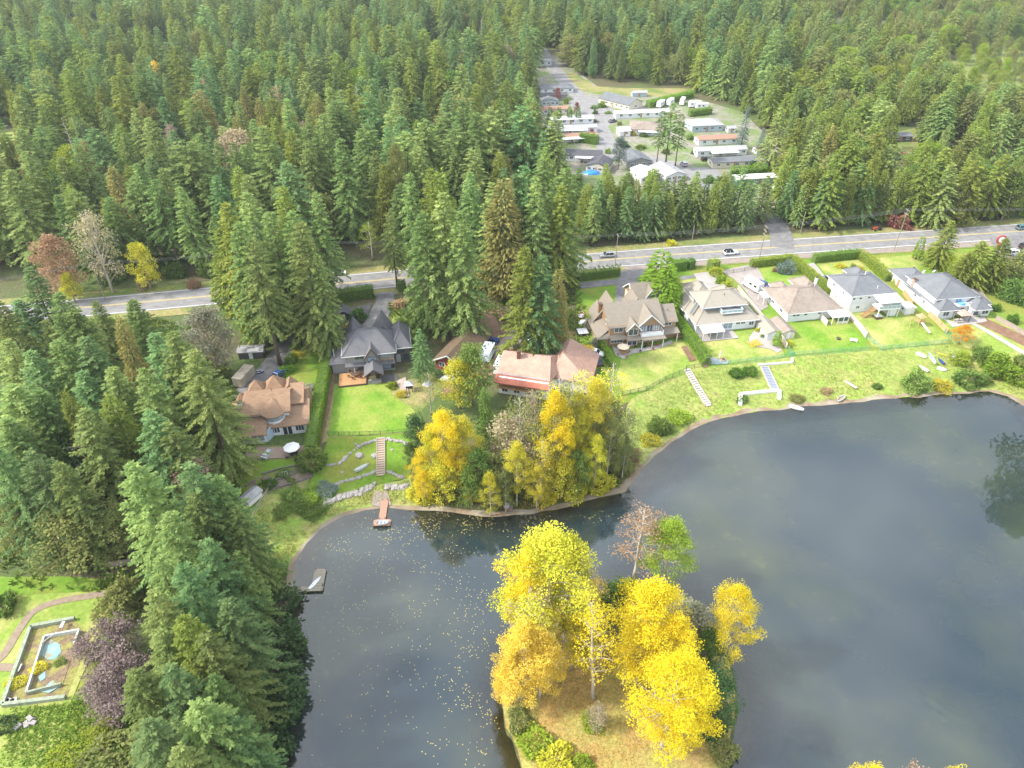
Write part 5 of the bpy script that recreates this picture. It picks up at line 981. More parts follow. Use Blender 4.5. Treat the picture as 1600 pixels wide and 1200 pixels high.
X, Y = scatter(11.2, -560, 600, 90, 830, 3)
dep = Y * math.cos(PITCH) + 95 * math.sin(PITCH); PX = 800 + FPX * X / dep; ok = (PX > -120) & (PX < 1720)
okn = (Y < 90) | (inside(X, Y, shore)); gapn = np.sin(X * .031 + 2) * np.sin(Y * .027 + .5) + .7 * np.sin(X * .011 + Y * .019); r9 = np.random.default_rng(8).random(X.shape); ok &= ~((gapn > .85) & (r9 < .75) & (Y > 215)) & ~(r9 < .06)
X, Y, PX = X[ok & ~okn], Y[ok & ~okn], PX[ok & ~okn]
up_ = -95 * math.cos(PITCH) + Y * math.sin(PITCH); PY = 600 - FPX * up_ / (Y * math.cos(PITCH) + 95 * math.sin(PITCH))
order = np.argsort(Y); rr = random.Random(21); far_pts = {'fir': [], 'leafy': [], 'east': []}; nfir = nced = nlea = 0
ROADY = np.interp(X, [p[0] for p in ROADC], [p[1] for p in ROADC])
for i in order:
    x, y, px, py = float(X[i]), float(Y[i]), float(PX[i]), float(PY[i]); north = y > ROADY[i]; k = rr.random()
    if not north:
        if 560 < px < 930: zone, h, grp = 'c', rr.uniform(33, 41), 'tall firs between the road and the red-roofed house'
        else: zone, h, grp = 'l', rr.uniform(24, 34), 'conifers between the road and the cedar-roofed house'
    elif px > 1235: zone, h, grp = 'e', rr.uniform(19, 28), 'trees of the eastern wood across the road'
    elif 860 < px and py > 300: zone, h, grp = 'b', rr.uniform(14, 18.5), 'belt of conifers between the road and the mobile homes'
    else: zone, h, grp = 'n', rr.uniform(20, 33) + 4 * math.sin(x * .03) * math.sin(y * .04 + 1), 'conifers of the northern wood beyond the road'
    if zone == 'b' and k < .12: continue
    leafy = zone == 'e' and (px > 1430 and k < .5 or k < .2) or zone in 'nl' and k < .085
    if zone == 'e' and px > 1380 and py < 300 and not leafy: leafy = k < .35
    cedar = not leafy and rr.random() < (.30 if zone in 'el' else .24)
    if leafy: h *= .62
    w_ = rr.uniform(1.0, 1.5); T = {'c': 'between the road and the red-roofed house', 'l': 'between the road and the cedar-roofed house', 'e': 'in the eastern wood across the road', 'b': 'in the belt between road and mobile homes', 'n': 'in the wood north of the road'}[zone]
    sz_ = ('short ' if h < 24 else 'tall ' if h > 30 else '') + ('slim ' if w_ < 1.06 else 'broad ' if w_ > 1.28 else '')
    if zone == 'n': rk = y - ROADY[i]; T = ('at the road edge ' if rk < 24 else 'one rank behind the road edge ' if rk < 48 else 'well inside the northern wood ' if rk < 90 else 'deep in the northern wood ') + ('at far left' if px < 170 else 'above the left stretch of road' if px < 330 else 'above the grey-roofed house' if px < 600 else 'above the red-roofed house' if px < 850 else 'beyond the mobile homes')
    if zone == 'e': T = ('near the road' if py > 300 else 'midway' if py > 200 else 'deep') + ' in the eastern wood ' + ('next to the park' if px < 1330 else 'around the clearing' if px < 1460 else 'towards the right edge')
    if leafy:
        if nlea < 70: m = rr.choice([M_olive, M_lime, M_green, M_green, M_ced] if zone == 'e' else [M_olive, M_lime, M_twig, M_olive, M_brown]); plant(rr.choice(BROAD if zone == 'e' else BROAD + SPARSE), (x, y), h, {M_olive: 'dull olive', M_lime: 'light green', M_green: 'mid green', M_ced: 'yellow-green', M_amber: 'amber', M_brown: 'brown-leaved', M_twig: 'nearly bare beige'}[m] + (' short' if h < 14 else ' tall' if h > 18 else '') + ' broad-leaved tree ' + T, 'tree', 'broad-leaved trees among the conifers', m, w_ * 1.15, name='broadleaf_tree'); nlea += 1
        else: far_pts['leafy'].append((x, y, h / 14 , w_ * 1.2))
    elif cedar and nced < 60:
        g = rr.random() < .22; plant(rr.choice(CED), (x, y), h * .9, sz_ + ('golden-tipped' if g else 'yellow-green flame-shaped') + ' cedar ' + T, 'tree', 'cedars among the firs', M_gold if g else None, w_, name='cedar_tree'); nced += 1
    elif not cedar and nfir < 150:
        bl = rr.random() < .25 and zone != 'e'; plant(rr.choice(FIR + ROUND), (x, y), h, sz_ + ('bluish-green' if bl else 'mid-green') + ' fir ' + T, 'tree', grp, M_ced if zone == 'e' else M_blue if bl else None, w_, name='fir_tree'); nfir += 1
    else: far_pts['east' if zone == 'e' else 'fir'].append((x, y, h / 30, w_))
rb = random.Random(77); nb_ = 0
for dist, x0, x1, stp, hh in ((13.5, 26, 79, 4.6, (15, 19)), (18.5, 24, 80, 5.2, (17, 21)), (24.5, 26, 78, 6.5, (15, 20)), (13.5, 97, 128, 5.5, (14, 19)), (20, 95, 132, 6.5, (16, 21))):
    x = x0
    while x < x1:
        y = float(np.interp(x, [p[0] for p in ROADC], [p[1] for p in ROADC])) + dist + rb.uniform(-1.2, 1.2); h = rb.uniform(*hh); c = rb.random(); pos = 'left end' if x < 38 else 'middle' if x < 62 else 'right end' if x < 85 else 'stretch right of the lane mouth'; rank = 'front' if dist < 15 else 'middle' if dist < 20 else 'back'
        if c < .75: plant(rb.choice(FIR), (x, y), h, ('bluish' if c < .22 else 'green') + ' fir in the %s rank of the roadside belt, %s' % (rank, pos), 'tree', 'conifer belt between the road and the mobile homes', M_blue if c < .22 else None, rb.uniform(1.05, 1.4), name='fir_tree')
        else: plant(rb.choice(CED), (x, y), h, 'yellowish cedar in the %s rank of the roadside belt, %s' % (rank, pos), 'tree', 'conifer belt between the road and the mobile homes', None, rb.uniform(1.0, 1.3), name='cedar_tree')
        x += stp * rb.uniform(.75, 1.25)
rq = random.Random(31)
for i_, (x_, y_) in enumerate([(1108, 148), (1128, 156), (1150, 163), (1168, 176), (1186, 186), (1200, 200), (1216, 214), (1230, 234), (1240, 256), (1248, 282), (1206, 180), (1232, 204), (1090, 142), (1250, 300)]): q_ = at(x_, y_, 5.0); plant(rq.choice(FIR + ROUND + CED[:1]), (q_.x, q_.y), rq.uniform(18, 25), rq.choice(['green', 'dark green', 'light green']) + ' conifer closing round the eastern side of the mobile-home park', 'tree', 'conifers closing in on the park', rq.choice([M_fir, M_ced, M_fir]), rq.uniform(1.1, 1.4), name='fir_tree')
SNAG = [(None, trunk_mesh('trunk', 26, .3, B_pale, 400 + i, limbs=[((0, 0, z), (math.cos(z * 2.4) * .9, math.sin(z * 2.4) * .9, z + .3), (math.cos(z * 2.4) * 1.9, math.sin(z * 2.4) * 1.9, z + .1), .06) for z in np.arange(8, 25, .7)]), 26) for i in range(2)]
for px_, py_, l_ in ((360, 95, 'grey dead snag among the firs at upper left'), (752, 25, 'bare grey trunk near the top centre'), (450, 120, 'pale dead trunk beside the half-bare beige tree'), (555, 130, 'grey dead snag in the middle of the northern wood'), (95, 180, 'grey dead snag at the far left of the northern wood')): plant(SNAG[px_ % 2], top_at(px_, py_, 28), 28, l_, 'dead tree', None, None, name='dead_tree')
# ---- the far wood, too many to count: one object per kind, its trees set out by a geometry-nodes tree
def far_wood(name, pts, protos, mats):
    col = bpy.data.collections.new(name + '_sources'); n = 0
    for m in mats:
        for cm, tm, H in protos:
            me = cm.copy(); me.materials.clear(); me.materials.append(m); o = bpy.data.objects.new('source', me); col.objects.link(o); n += 1
    P = np.array(pts); me = bpy.data.meshes.new(name); me.vertices.add(len(P)); me.vertices.foreach_set('co', np.stack([P[:, 0], P[:, 1], np.full(len(P), 4.9)], 1).astype(np.float32).ravel()); r = np.random.default_rng(5)
    for an, ty, dv in (('sc', 'FLOAT_VECTOR', np.stack([P[:, 2] * P[:, 3], P[:, 2] * P[:, 3], P[:, 2]], 1)), ('rz', 'FLOAT_VECTOR', np.stack([r.normal(0, .015, len(P)), r.normal(0, .015, len(P)), r.uniform(0, 6.28, len(P))], 1))):
        a = me.attributes.new(an, ty, 'POINT'); a.data.foreach_set('vector', dv.astype(np.float32).ravel())
    a = me.attributes.new('pick', 'INT', 'POINT'); a.data.foreach_set('value', r.integers(0, n, len(P)).astype(np.int32))
    g = bpy.data.node_groups.new(name, 'GeometryNodeTree'); g.interface.new_socket('Geometry', in_out='INPUT', socket_type='NodeSocketGeometry'); g.interface.new_socket('Geometry', in_out='OUTPUT', socket_type='NodeSocketGeometry'); N = g.nodes.new; gi = N('NodeGroupInput'); go = N('NodeGroupOutput'); ci = N('GeometryNodeCollectionInfo'); ci.inputs[0].default_value = col; ci.inputs[1].default_value = True; ci.inputs[2].default_value = True
    ip = N('GeometryNodeInstanceOnPoints'); ip.inputs['Pick Instance'].default_value = True
    def attr(nm, ty): q = N('GeometryNodeInputNamedAttribute'); q.data_type = ty; q.inputs[0].default_value = nm; return q.outputs[0]
    K = g.links.new; K(gi.outputs[0], ip.inputs['Points']); K(ci.outputs[0], ip.inputs['Instance']); K(attr('pick', 'INT'), ip.inputs['Instance Index']); K(attr('rz', 'FLOAT_VECTOR'), ip.inputs['Rotation']); K(attr('sc', 'FLOAT_VECTOR'), ip.inputs['Scale']); K(ip.outputs[0], go.inputs[0])
    o = use(name, me); md = o.modifiers.new('spread', 'NODES'); md.node_group = g; o['kind'] = 'stuff'; o['label'] = 'far mass of ' + name.replace('_', ' ') + ' beyond the road'; return o
far_wood('conifer_wood', far_pts['fir'], FIR + ROUND + CED[:2], [M_fir, M_blue, M_ced])
if far_pts['east']: far_wood('eastern_wood', far_pts['east'], ROUND + CED + FIR[:1], [M_ced, M_olive, M_fir])
if far_pts['leafy']: far_wood('broadleaf_wood', far_pts['leafy'], BROAD, [M_lime, M_olive, M_green])
X2, Y2 = scatter(8.2, 70, 330, 225, 420, 12); d2 = Y2 * math.cos(PITCH) + 95 * math.sin(PITCH); P2 = 800 + FPX * X2 / d2; k2 = (P2 > 1250) & (P2 < 1720); r2 = np.random.default_rng(4); far_wood('eastern_thicket', [(x, y, r2.uniform(.5, .8), r2.uniform(1.2, 1.6)) for x, y in zip(X2[k2], Y2[k2]) if r2.random() < .55], ROUND + CED[:2], [M_ced, M_fir, M_olive])
# ---- the pale open bog corner at upper right: low bushes as one mass
def brush(name, poly, n, sz, mats, lab, seed=4, fl=5.0, world=False):
    P = [tuple(at(*p, fl))[:2] for p in poly]; r = np.random.default_rng(seed); xs = [p[0] for p in P]; ys = [p[1] for p in P]; x = r.uniform(min(xs), max(xs), n * 3); y = r.uniform(min(ys), max(ys), n * 3); q = inside(x, y, P); pts = [(a, b, s_, 1.0) for a, b, s_ in zip(x[q][:n], y[q][:n], r.uniform(*sz, n))]
    return pts
bog = brush('b', [(1440, 105), (1760, 20), (1760, 220), (1500, 190)], 420, (.35, .8), None, '')
far_wood('bog_thicket', bog, BROAD, [M_lime, M_olive, M_ced])
# ---- named trees of the left bank (tip pixel, height, kind, label)
def tips(rows):
    for px, py, h, pr, mat, lab, cat_name, wide in rows: plant(pr, top_at(px, py, h), h, lab, 'tree', None, mat, wide, name=cat_name)
F0, F1, F2, F3, F4, F5 = FIR; N0, N1, N2 = FIRN
tips([
 (292, 724, 29, N0, M_blue, 'bluish fir at the back of the lake-bank row beside a pink bare crown', 'fir_tree', 1.22),
 (338, 742, 26, N2, M_fir, 'fir next to the dark green lawn, right-hand end at the back of the lake-bank row', 'fir_tree', 1.28),
 (366, 790, 22, N1, M_fir, 'shorter fir beside the small greenhouse shed on the lake bank', 'fir_tree', 1.10),
 (262, 800, 27, N1, M_fir, 'broad mid-green fir in the middle of the lake-bank row above the bluish one', 'fir_tree', 1.16),
 (322, 842, 25, N0, M_blue, 'blue-green fir of the lake-bank row leaning over the water side', 'fir_tree', 1.22),
 (283, 880, 28, N2, M_blue, 'tall narrow bluish fir in mid row above the lake', 'fir_tree', 1.22),
 (237, 925, 25, N0, M_fir, 'yellowish fir at the inner edge of the row beside the brown shrubs', 'fir_tree', 1.16),
 (352, 935, 23, N1, M_blue, 'deep green fir next to the rounded waterside bushes', 'fir_tree', 1.16),
 (283, 962, 26, N2, M_ced, 'bright yellow-green fir in the middle of the lake-bank row', 'fir_tree', 1.22),
 (318, 992, 24, N0, M_fir, 'wide light green fir nearest the lake below the middle of the row', 'fir_tree', 1.28),
 (206, 1048, 22, N1, M_fir, 'fir on the garden side of the row next to the purple twiggy shrubs', 'fir_tree', 1.10),
 (262, 1040, 24, N0, M_blue, 'soft blue-green fir low in the row with a rounded outline', 'fir_tree', 1.10),
 (304, 1100, 24, N1, M_fir, 'big pale-tipped fir close to the bottom edge beside dark bushes', 'fir_tree', 1.28),
 (228, 1128, 23, N2, M_blue, 'bluish fir close to the bottom edge above the yellow scrub', 'fir_tree', 1.46),
 (277, 1168, 22, N0, M_fir, 'lowest fir of the lake-bank row at the bottom edge', 'fir_tree', 1.22),
 (360, 1120, 19, N1, M_blue, 'small fir tucked behind the dark waterside bushes at the bottom', 'fir_tree', 1.10),
 (203, 722, 29, N2, M_fir, 'big pale green fir standing alone left of the lake-bank row', 'fir_tree', 1.34),
 (168, 620, 24, CED[2], None, 'yellow-tipped broad cedar above the grey-green crown', 'cedar_tree', 1.15),
 (100, 612, 24, CED[1], None, 'narrow yellowish cedar left of the broad one', 'cedar_tree', 1.0),
 (300, 545, 31, N1, M_fir, 'huge light green fir beside the cedar-roofed house', 'fir_tree', 1.08),
 (268, 518, 30, F2, M_fir, 'light green fir behind the huge one near the silver tree', 'fir_tree', 1.22),
 (240, 520, 28, F0, M_blue, 'blue-green fir left of the silvery tree', 'fir_tree', 1.22),
 (205, 468, 24, F2, M_fir, 'dark broad fir just below the road beside a pale bare bush', 'fir_tree', 1.34),
 (147, 470, 17, F1, M_fir, 'slim young fir at the road edge', 'fir_tree', 1.22),
 (184, 494, 25, CED[0], M_gold, 'brown-tipped cedar below the road', 'cedar_tree', .9),
 (113, 482, 24, F4, M_fir, 'olive fir with a ragged top below the road', 'fir_tree', 1.22),
 (89, 458, 27, F0, M_fir, 'pale pointed fir beside the left stretch of road', 'fir_tree', 1.34),
 (43, 417, 24, F2, M_blue, 'bluish fir in front of the road at far left', 'fir_tree', 1.34),
 (26, 468, 17, F4, M_blue, 'short dark fir at the left edge above the yellow glade', 'fir_tree', 1.59),
 (8, 531, 24, F0, M_fir, 'fir at the left edge below the yellow glade', 'fir_tree', 1.34),
 (45, 548, 25, F2, M_blue, 'bluish broad fir below the yellow glade', 'fir_tree', 1.34),
 (88, 530, 27, F4, M_fir, 'drooping fir right of the yellow glade', 'fir_tree', 1.34),
 (130, 528, 27, F0, M_blue, 'dark fir in the middle of the left wood', 'fir_tree', 1.34),
 (126, 580, 23, F2, M_blue, 'lower bluish fir in front of the dark one', 'fir_tree', 1.34),
 (172, 574, 25, F2, M_fir, 'broad fir with lit tips in the left wood beside the brown-tipped cedar', 'fir_tree', 1.34),
 (222, 575, 27, N2, M_fir, 'fir between the broad one and the huge light green one', 'fir_tree', 1.22),
 (60, 610, 24, F2, M_fir, 'fir left of the narrow yellowish cedar', 'fir_tree', 1.34),
 (15, 600, 26, F4, M_fir, 'pale fir at the left edge halfway down', 'fir_tree', 1.46),
 (45, 705, 24, N0, M_blue, 'blue-green fir above the olive tree at left', 'fir_tree', 1.34),
 (88, 722, 23, N2, M_fir, 'mid-green fir between the blue-green one and the grey-green crown', 'fir_tree', 1.22),
 (10, 655, 24, F2, M_fir, 'shaggy fir at the left edge above the orange-brown bush', 'fir_tree', 1.46),
 (232, 640, 25, N1, M_blue, 'shaded dark fir behind the pale green one', 'fir_tree', 1.22),
 (130, 640, 25, F0, M_fir, 'fir between the two yellowish cedars', 'fir_tree', 1.34),
 (262, 660, 24, N0, M_fir, 'fir with long low boughs above the pink bare crown', 'fir_tree', 1.22),

 (-5, 470, 24, F2, M_fir, 'fir cut by the left edge beside the short dark one', 'fir_tree', 1.2), (-8, 700, 24, N2, M_blue, 'bluish fir cut by the left edge above the pale olive tree', 'fir_tree', 1.2), (70, 500, 18, F0, M_fir, 'small fir at the lower rim of the left road verge', 'fir_tree', 1.2), (30, 655, 22, N0, M_fir, 'fir in the gap right of the shaggy one', 'fir_tree', 1.2), (250, 985, 22, N1, M_fir, 'fir inside the row left of the bright yellow-green one', 'fir_tree', 1.1), (330, 1055, 22, N2, M_fir, 'fir low in the row just above the pale-tipped one', 'fir_tree', 1.1), (300, 770, 26, N1, M_fir, 'fir tucked between the two at the back of the row', 'fir_tree', 1.1), (245, 870, 24, N0, M_fir, 'inner fir beside the path end fence', 'fir_tree', 1.0), (368, 860, 20, N0, M_fir, 'fir on the water side near the handrail', 'fir_tree', 1.0)])
tips([(1222, 168, 25, F2, M_fir, 'fir closing the right side of the park behind the blue spruce', 'fir_tree', 1.2), (1250, 185, 25, F0, M_ced, 'light fir right of the blue spruces', 'fir_tree', 1.25), (1278, 205, 24, F4, M_fir, 'fir standing right of the yellow grass patch', 'fir_tree', 1.3), (1240, 228, 20, CED[2], None, 'bright cedar right of the white park sheds', 'cedar_tree', 1.2), (1228, 255, 18, F2, M_ced, 'light fir beside the half-hidden white-roofed mobile home', 'fir_tree', 1.3), (1270, 262, 18, ROUND[0], M_fir, 'round-headed fir above the lane mouth', 'fir_tree', 1.2), (1400, 225, 24, ROUND[0], M_fir, 'round-headed fir beside the clearing', 'fir_tree', 1.2), (1455, 245, 23, ROUND[1], M_ced, 'light round-headed fir right of the clearing', 'fir_tree', 1.3), (1490, 255, 22, F2, M_fir, 'fir above the road near the slim pole', 'fir_tree', 1.4), (1530, 250, 22, ROUND[0], M_ced, 'pale round-headed fir at right above the road', 'fir_tree', 1.3), (1575, 240, 23, F4, M_ced, 'pale fir at the right edge above the road', 'fir_tree', 1.4), (1420, 262, 18, CED[0], None, 'cedar in front of the low white shed', 'cedar_tree', 1.4), (1345, 270, 17, ROUND[1], M_ced, 'low round-headed conifer at the verge in the eastern wood', 'fir_tree', 1.5), (1318, 232, 22, F0, M_ced, 'tan-topped fir left of the rounded cedar', 'fir_tree', 1.3), (905, 262, 17, F2, M_fir, 'fir at the left end of the belt before the blue tarpaulin', 'fir_tree', 1.2), (948, 255, 18, F4, M_ced, 'light fir rising over the belt before the grey-roofed park home', 'fir_tree', 1.1), (870, 200, 22, F2, M_fir, 'fir at the west side of the lower park homes', 'fir_tree', 1.1), (852, 230, 24, F0, M_ced, 'light fir at the lower west corner of the park', 'fir_tree', 1.2)])
def tree(pr, tip, h, label, mat=None, wide=1.0, name='broadleaf_tree', bark=None, cat='tree', lean=(0, 0), group=None, rz=None): return plant(pr, top_at(*tip, h), h, label, cat, group, mat, wide, rz, lean, name, bark=bark)
tree(BROAD[0], (102, 788), 13, 'large spreading olive-green tree at the top of the lower left garden', M_olive, 1.75); tree(BROAD[1], (12, 770), 13, 'pale olive tree at the left edge beside the spreading olive one', M_olive, 1.3); tree(BROAD[1], (168, 800), 11, 'small olive tree right of the large spreading one', M_olive, 1.2)
tree(BROAD[0], (70, 648), 15, 'orange-brown leafy tree among the left firs', M_brown, .8); tree(BROAD[1], (147, 664), 17, 'grey-green and pink mottled tree left of the big pale fir', M_grey, 1.0); tree(BARE[1], (287, 712), 17, 'pink-topped bare tree behind the lake-bank row', M_pink, .8)
tree(BROAD[1], (312, 481), 18, 'silvery grey tree beside the sheds', M_grey, 1.05); tree(BROAD[0], (265, 600), 14, 'grey twiggy tree at the foot of the huge fir', M_grey, .8)
tree(BARE[0], (128, 325), 26, 'tall pale half-bare tree with yellow leaves beyond the left stretch of road', M_twig, 1.0); tree(BROAD[0], (72, 372), 18, 'rusty brown broad tree beyond the left end of the road', M_brown, 1.0); tree(BROAD[1], (212, 380), 15, 'golden yellow tree beyond the left stretch of road', M_yg, .85); tree(BROAD[1], (100, 428), 9, 'yellow-green bush tree at the far verge of the left road', M_yg, 1.0)
tree(SPARSE[0], (430, 126), 26, 'tall half-bare orange-beige tree in the northern wood', M_brown, 1.2); tree(COT[1], (616, 219), 33, 'tall golden-green poplar-like tree above the road', M_olive, .75, bark=B_fir); tree(BARE[0], (790, 66), 22, 'pale beige bare tree left of the upper park street', M_twig, 1.3); tree(BARE[0], (722, 76), 20, 'grey-pink bare tree left of the pale beige one', M_pink, 1.0); tree(BROAD[0], (240, 98), 20, 'bright orange-yellow tree deep in the northern wood', M_amber, .6); tree(BARE[0], (262, 190), 18, 'pinkish bare crown among cedars in the northern wood', M_pink, .7)
# ---- firs and trees around the houses
tips([(655, 514, 14, N0, M_blue, 'blue-green fir beside the right wing of the grey-roofed house', 'fir_tree', 1.0) if False else (655, 514, 14, N0, M_blue, 'blue-green fir by the grey-roofed house', 'fir_tree', 1.15),
 (872, 421, 24, CED[0], M_gold, 'yellow-tipped conifer behind the red-roofed house', 'cedar_tree', 1.0), (820, 385, 32, F2, M_ced, 'bright green fir over the gravel track behind the red-roofed house', 'fir_tree', 1.1), (848, 400, 30, F0, M_blue, 'bluish fir between the bright green fir and the yellow-tipped conifer', 'fir_tree', 1.0),
 (692, 300, 38, F2, M_fir, 'dominant fir over the mossy cottage', 'fir_tree', 1.1), (660, 330, 34, F4, M_fir, 'fir left of the dominant one by the drive', 'fir_tree', 1.05), (720, 330, 35, F0, M_fir, 'fir right of the dominant one above the mossy cottage', 'fir_tree', 1.0),
 (608, 330, 24, F3, M_fir, 'fir with a long bare trunk beside the driveway mouth', 'fir_tree', .9), (494, 396, 29, F2, M_fir, 'spreading fir beside the dark little shed', 'fir_tree', .8), (455, 330, 35, F0, M_fir, 'tall fir over the curved asphalt drive', 'fir_tree', 1.1), (640, 268, 33, F4, M_fir, 'fir at the near road edge just right of the driveway mouth', 'fir_tree', .9), (672, 262, 35, F1, M_ced, 'lighter fir at the near road edge behind the dominant fir', 'fir_tree', 1.0), (735, 268, 34, F2, M_fir, 'fir at the near road edge above the cottage chimney', 'fir_tree', .9), (768, 285, 33, F0, M_fir, 'fir at the near road edge above the brown yard', 'fir_tree', 1.0), (805, 270, 34, F4, M_blue, 'bluish fir at the near road edge above the timber pole', 'fir_tree', 1.0), (840, 285, 32, F2, M_fir, 'fir at the near road edge left of the saw-topped hedge', 'fir_tree', .95), (878, 290, 31, F0, M_ced, 'light fir at the near road edge closest to the saw-topped hedge', 'fir_tree', 1.0), (335, 335, 28, F2, M_fir, 'fir at the near road edge beside the right end of the left gap', 'fir_tree', 1.1), (385, 300, 33, F0, M_fir, 'fir at the near road edge behind the leaning one', 'fir_tree', 1.1), (440, 290, 33, F4, M_ced, 'light fir at the near road edge behind the slender one', 'fir_tree', 1.1), (492, 300, 31, F1, M_fir, 'fir at the near road edge left of the white car', 'fir_tree', 1.0), (392, 372, 34, F3, M_fir, 'leaning long-trunked fir beside the low metal-roofed shed', 'fir_tree', 1.0), (468, 345, 36, F4, M_fir, 'tall fir left of the spreading one', 'fir_tree', 1.1), (350, 315, 37, F2, M_ced, 'pale tall fir at the right end of the left road gap', 'fir_tree', 1.0), (420, 330, 35, F1, M_fir, 'slender tall fir behind the leaning one', 'fir_tree', 1.1), (372, 345, 34, F4, M_fir, 'fir beside the pale tall one', 'fir_tree', 1.1),
 (1489, 345, 15, N0, M_ced, 'fir on the lawn corner beside the road at right', 'fir_tree', 1.7), (1538, 376, 15, N1, M_ced, 'dark fir left of the forecourt at right', 'fir_tree', 1.7), (1574, 372, 16, N2, M_ced, 'fir with tan patches right of the dark one', 'fir_tree', 1.7), (1515, 395, 12, N0, M_ced, 'smaller fir in front of the tall yellow-green hedge', 'fir_tree', 1.7),
 (1052, 160, 26, OPENFIR[0], M_fir, 'tall open-crowned fir with several stems in the park', 'fir_tree', 1.15), (1066, 178, 22, OPENFIR[1], M_fir, 'shorter open-crowned fir beside the tall one in the park', 'fir_tree', 1.0), (1036, 172, 23, OPENFIR[1], M_fir, 'left stem of the open-crowned fir clump in the park', 'fir_tree', .9),
 (1170, 166, 18, N2, M_spruce, 'tall blue spruce at the eastern side of the park', 'spruce_tree', .95), (1194, 200, 11, N1, M_spruce, 'small blue spruce right of the tall one', 'spruce_tree', 1.1),
 (836, 118, 24, F4, M_fir, 'dark fir at the left of the mobile homes', 'fir_tree', 1.0), (1436, 112, 24, CED[2], None, 'bright yellow-green cedar at the edge of the eastern wood', 'cedar_tree', 1.1), (1350, 235, 20, CED[2], M_ced, 'rounded bright cedar above the road in the eastern wood', 'cedar_tree', 1.7), (1300, 240, 19, F2, M_fir, 'broad fir left of the rounded cedar across the road', 'fir_tree', 1.5),
])
tree(BROAD[1], (970, 215), 13, 'leafy grey-green rounded tree between the park homes', M_spruce, .8); tree(BROAD[0], (872, 138), 6.5, 'red-leaved round tree by the upper park homes', M_wine, .95); tree(BROAD[1], (902, 160), 5.5, 'smaller reddish round tree beside the street', M_wine, 1.0); tree(BROAD[1], (925, 202), 4.5, 'reddish shrub-like tree at the street corner', M_wine, 1.1)
for i, x in enumerate((859, 873, 889, 903)): plant(COL[0], tuple(at(x, 193, 5.0))[:2], 7, 'small columnar cedar in front of the white-roofed mobile home', 'tree', 'four columnar cedars by the mobile home', M_hedged, 1.2, name='columnar_cedar')
for x, y, h, lab in ((1035, 402, 12.5, 'tallest bright cedar beside the garage'), (1044, 424, 11, 'dense cedar in front of the tallest one beside the garage'), (1050, 448, 8, 'lower cedar at the head of the long bright hedge')): plant(COL[0], top_at(x, y, h), h, lab, 'tree', None, M_hedge, 2.3, name='cedar_tree')
plant(COL[0], top_at(1442, 373, 7), 7, 'single narrow columnar cedar by the road near the long house drive', 'tree', None, M_hedge, 1.2, name='columnar_cedar'); plant(COL[0], top_at(1205, 508, 0)[:2] if False else tuple(gp(1212, 541))[:2], 4.2, 'fat columnar cedar on the curved patio', 'tree', None, M_hedge, 1.5, name='columnar_cedar')
tree(COT[2], (1511, 509), 5.6, 'round orange maple on the lawn of the long grey-roofed house', M_orange, 2.0, name='maple_tree'); tree(BROAD[1], (735, 542), 16, 'green leafy tree in front of the white lean-to', M_green, 1.0); tree(BROAD[0], (715, 565), 13, 'loose yellow-green tree beside the mossy cottage', M_yg, .9)
tree(SPARSE[0], (668, 578), 12.5, 'thin tan-leaved tree at the right edge of the bright lawn', M_olive, 1.2); tree(CED[0], (757, 606), 16.5, 'dark green cedar among the yellow lakeside trees', M_green, .85, 'cedar_tree'); tree(BROAD[1], (648, 650), 12, 'dark green slim tree at the edge of the lower lawn', M_dkgrn, .8)
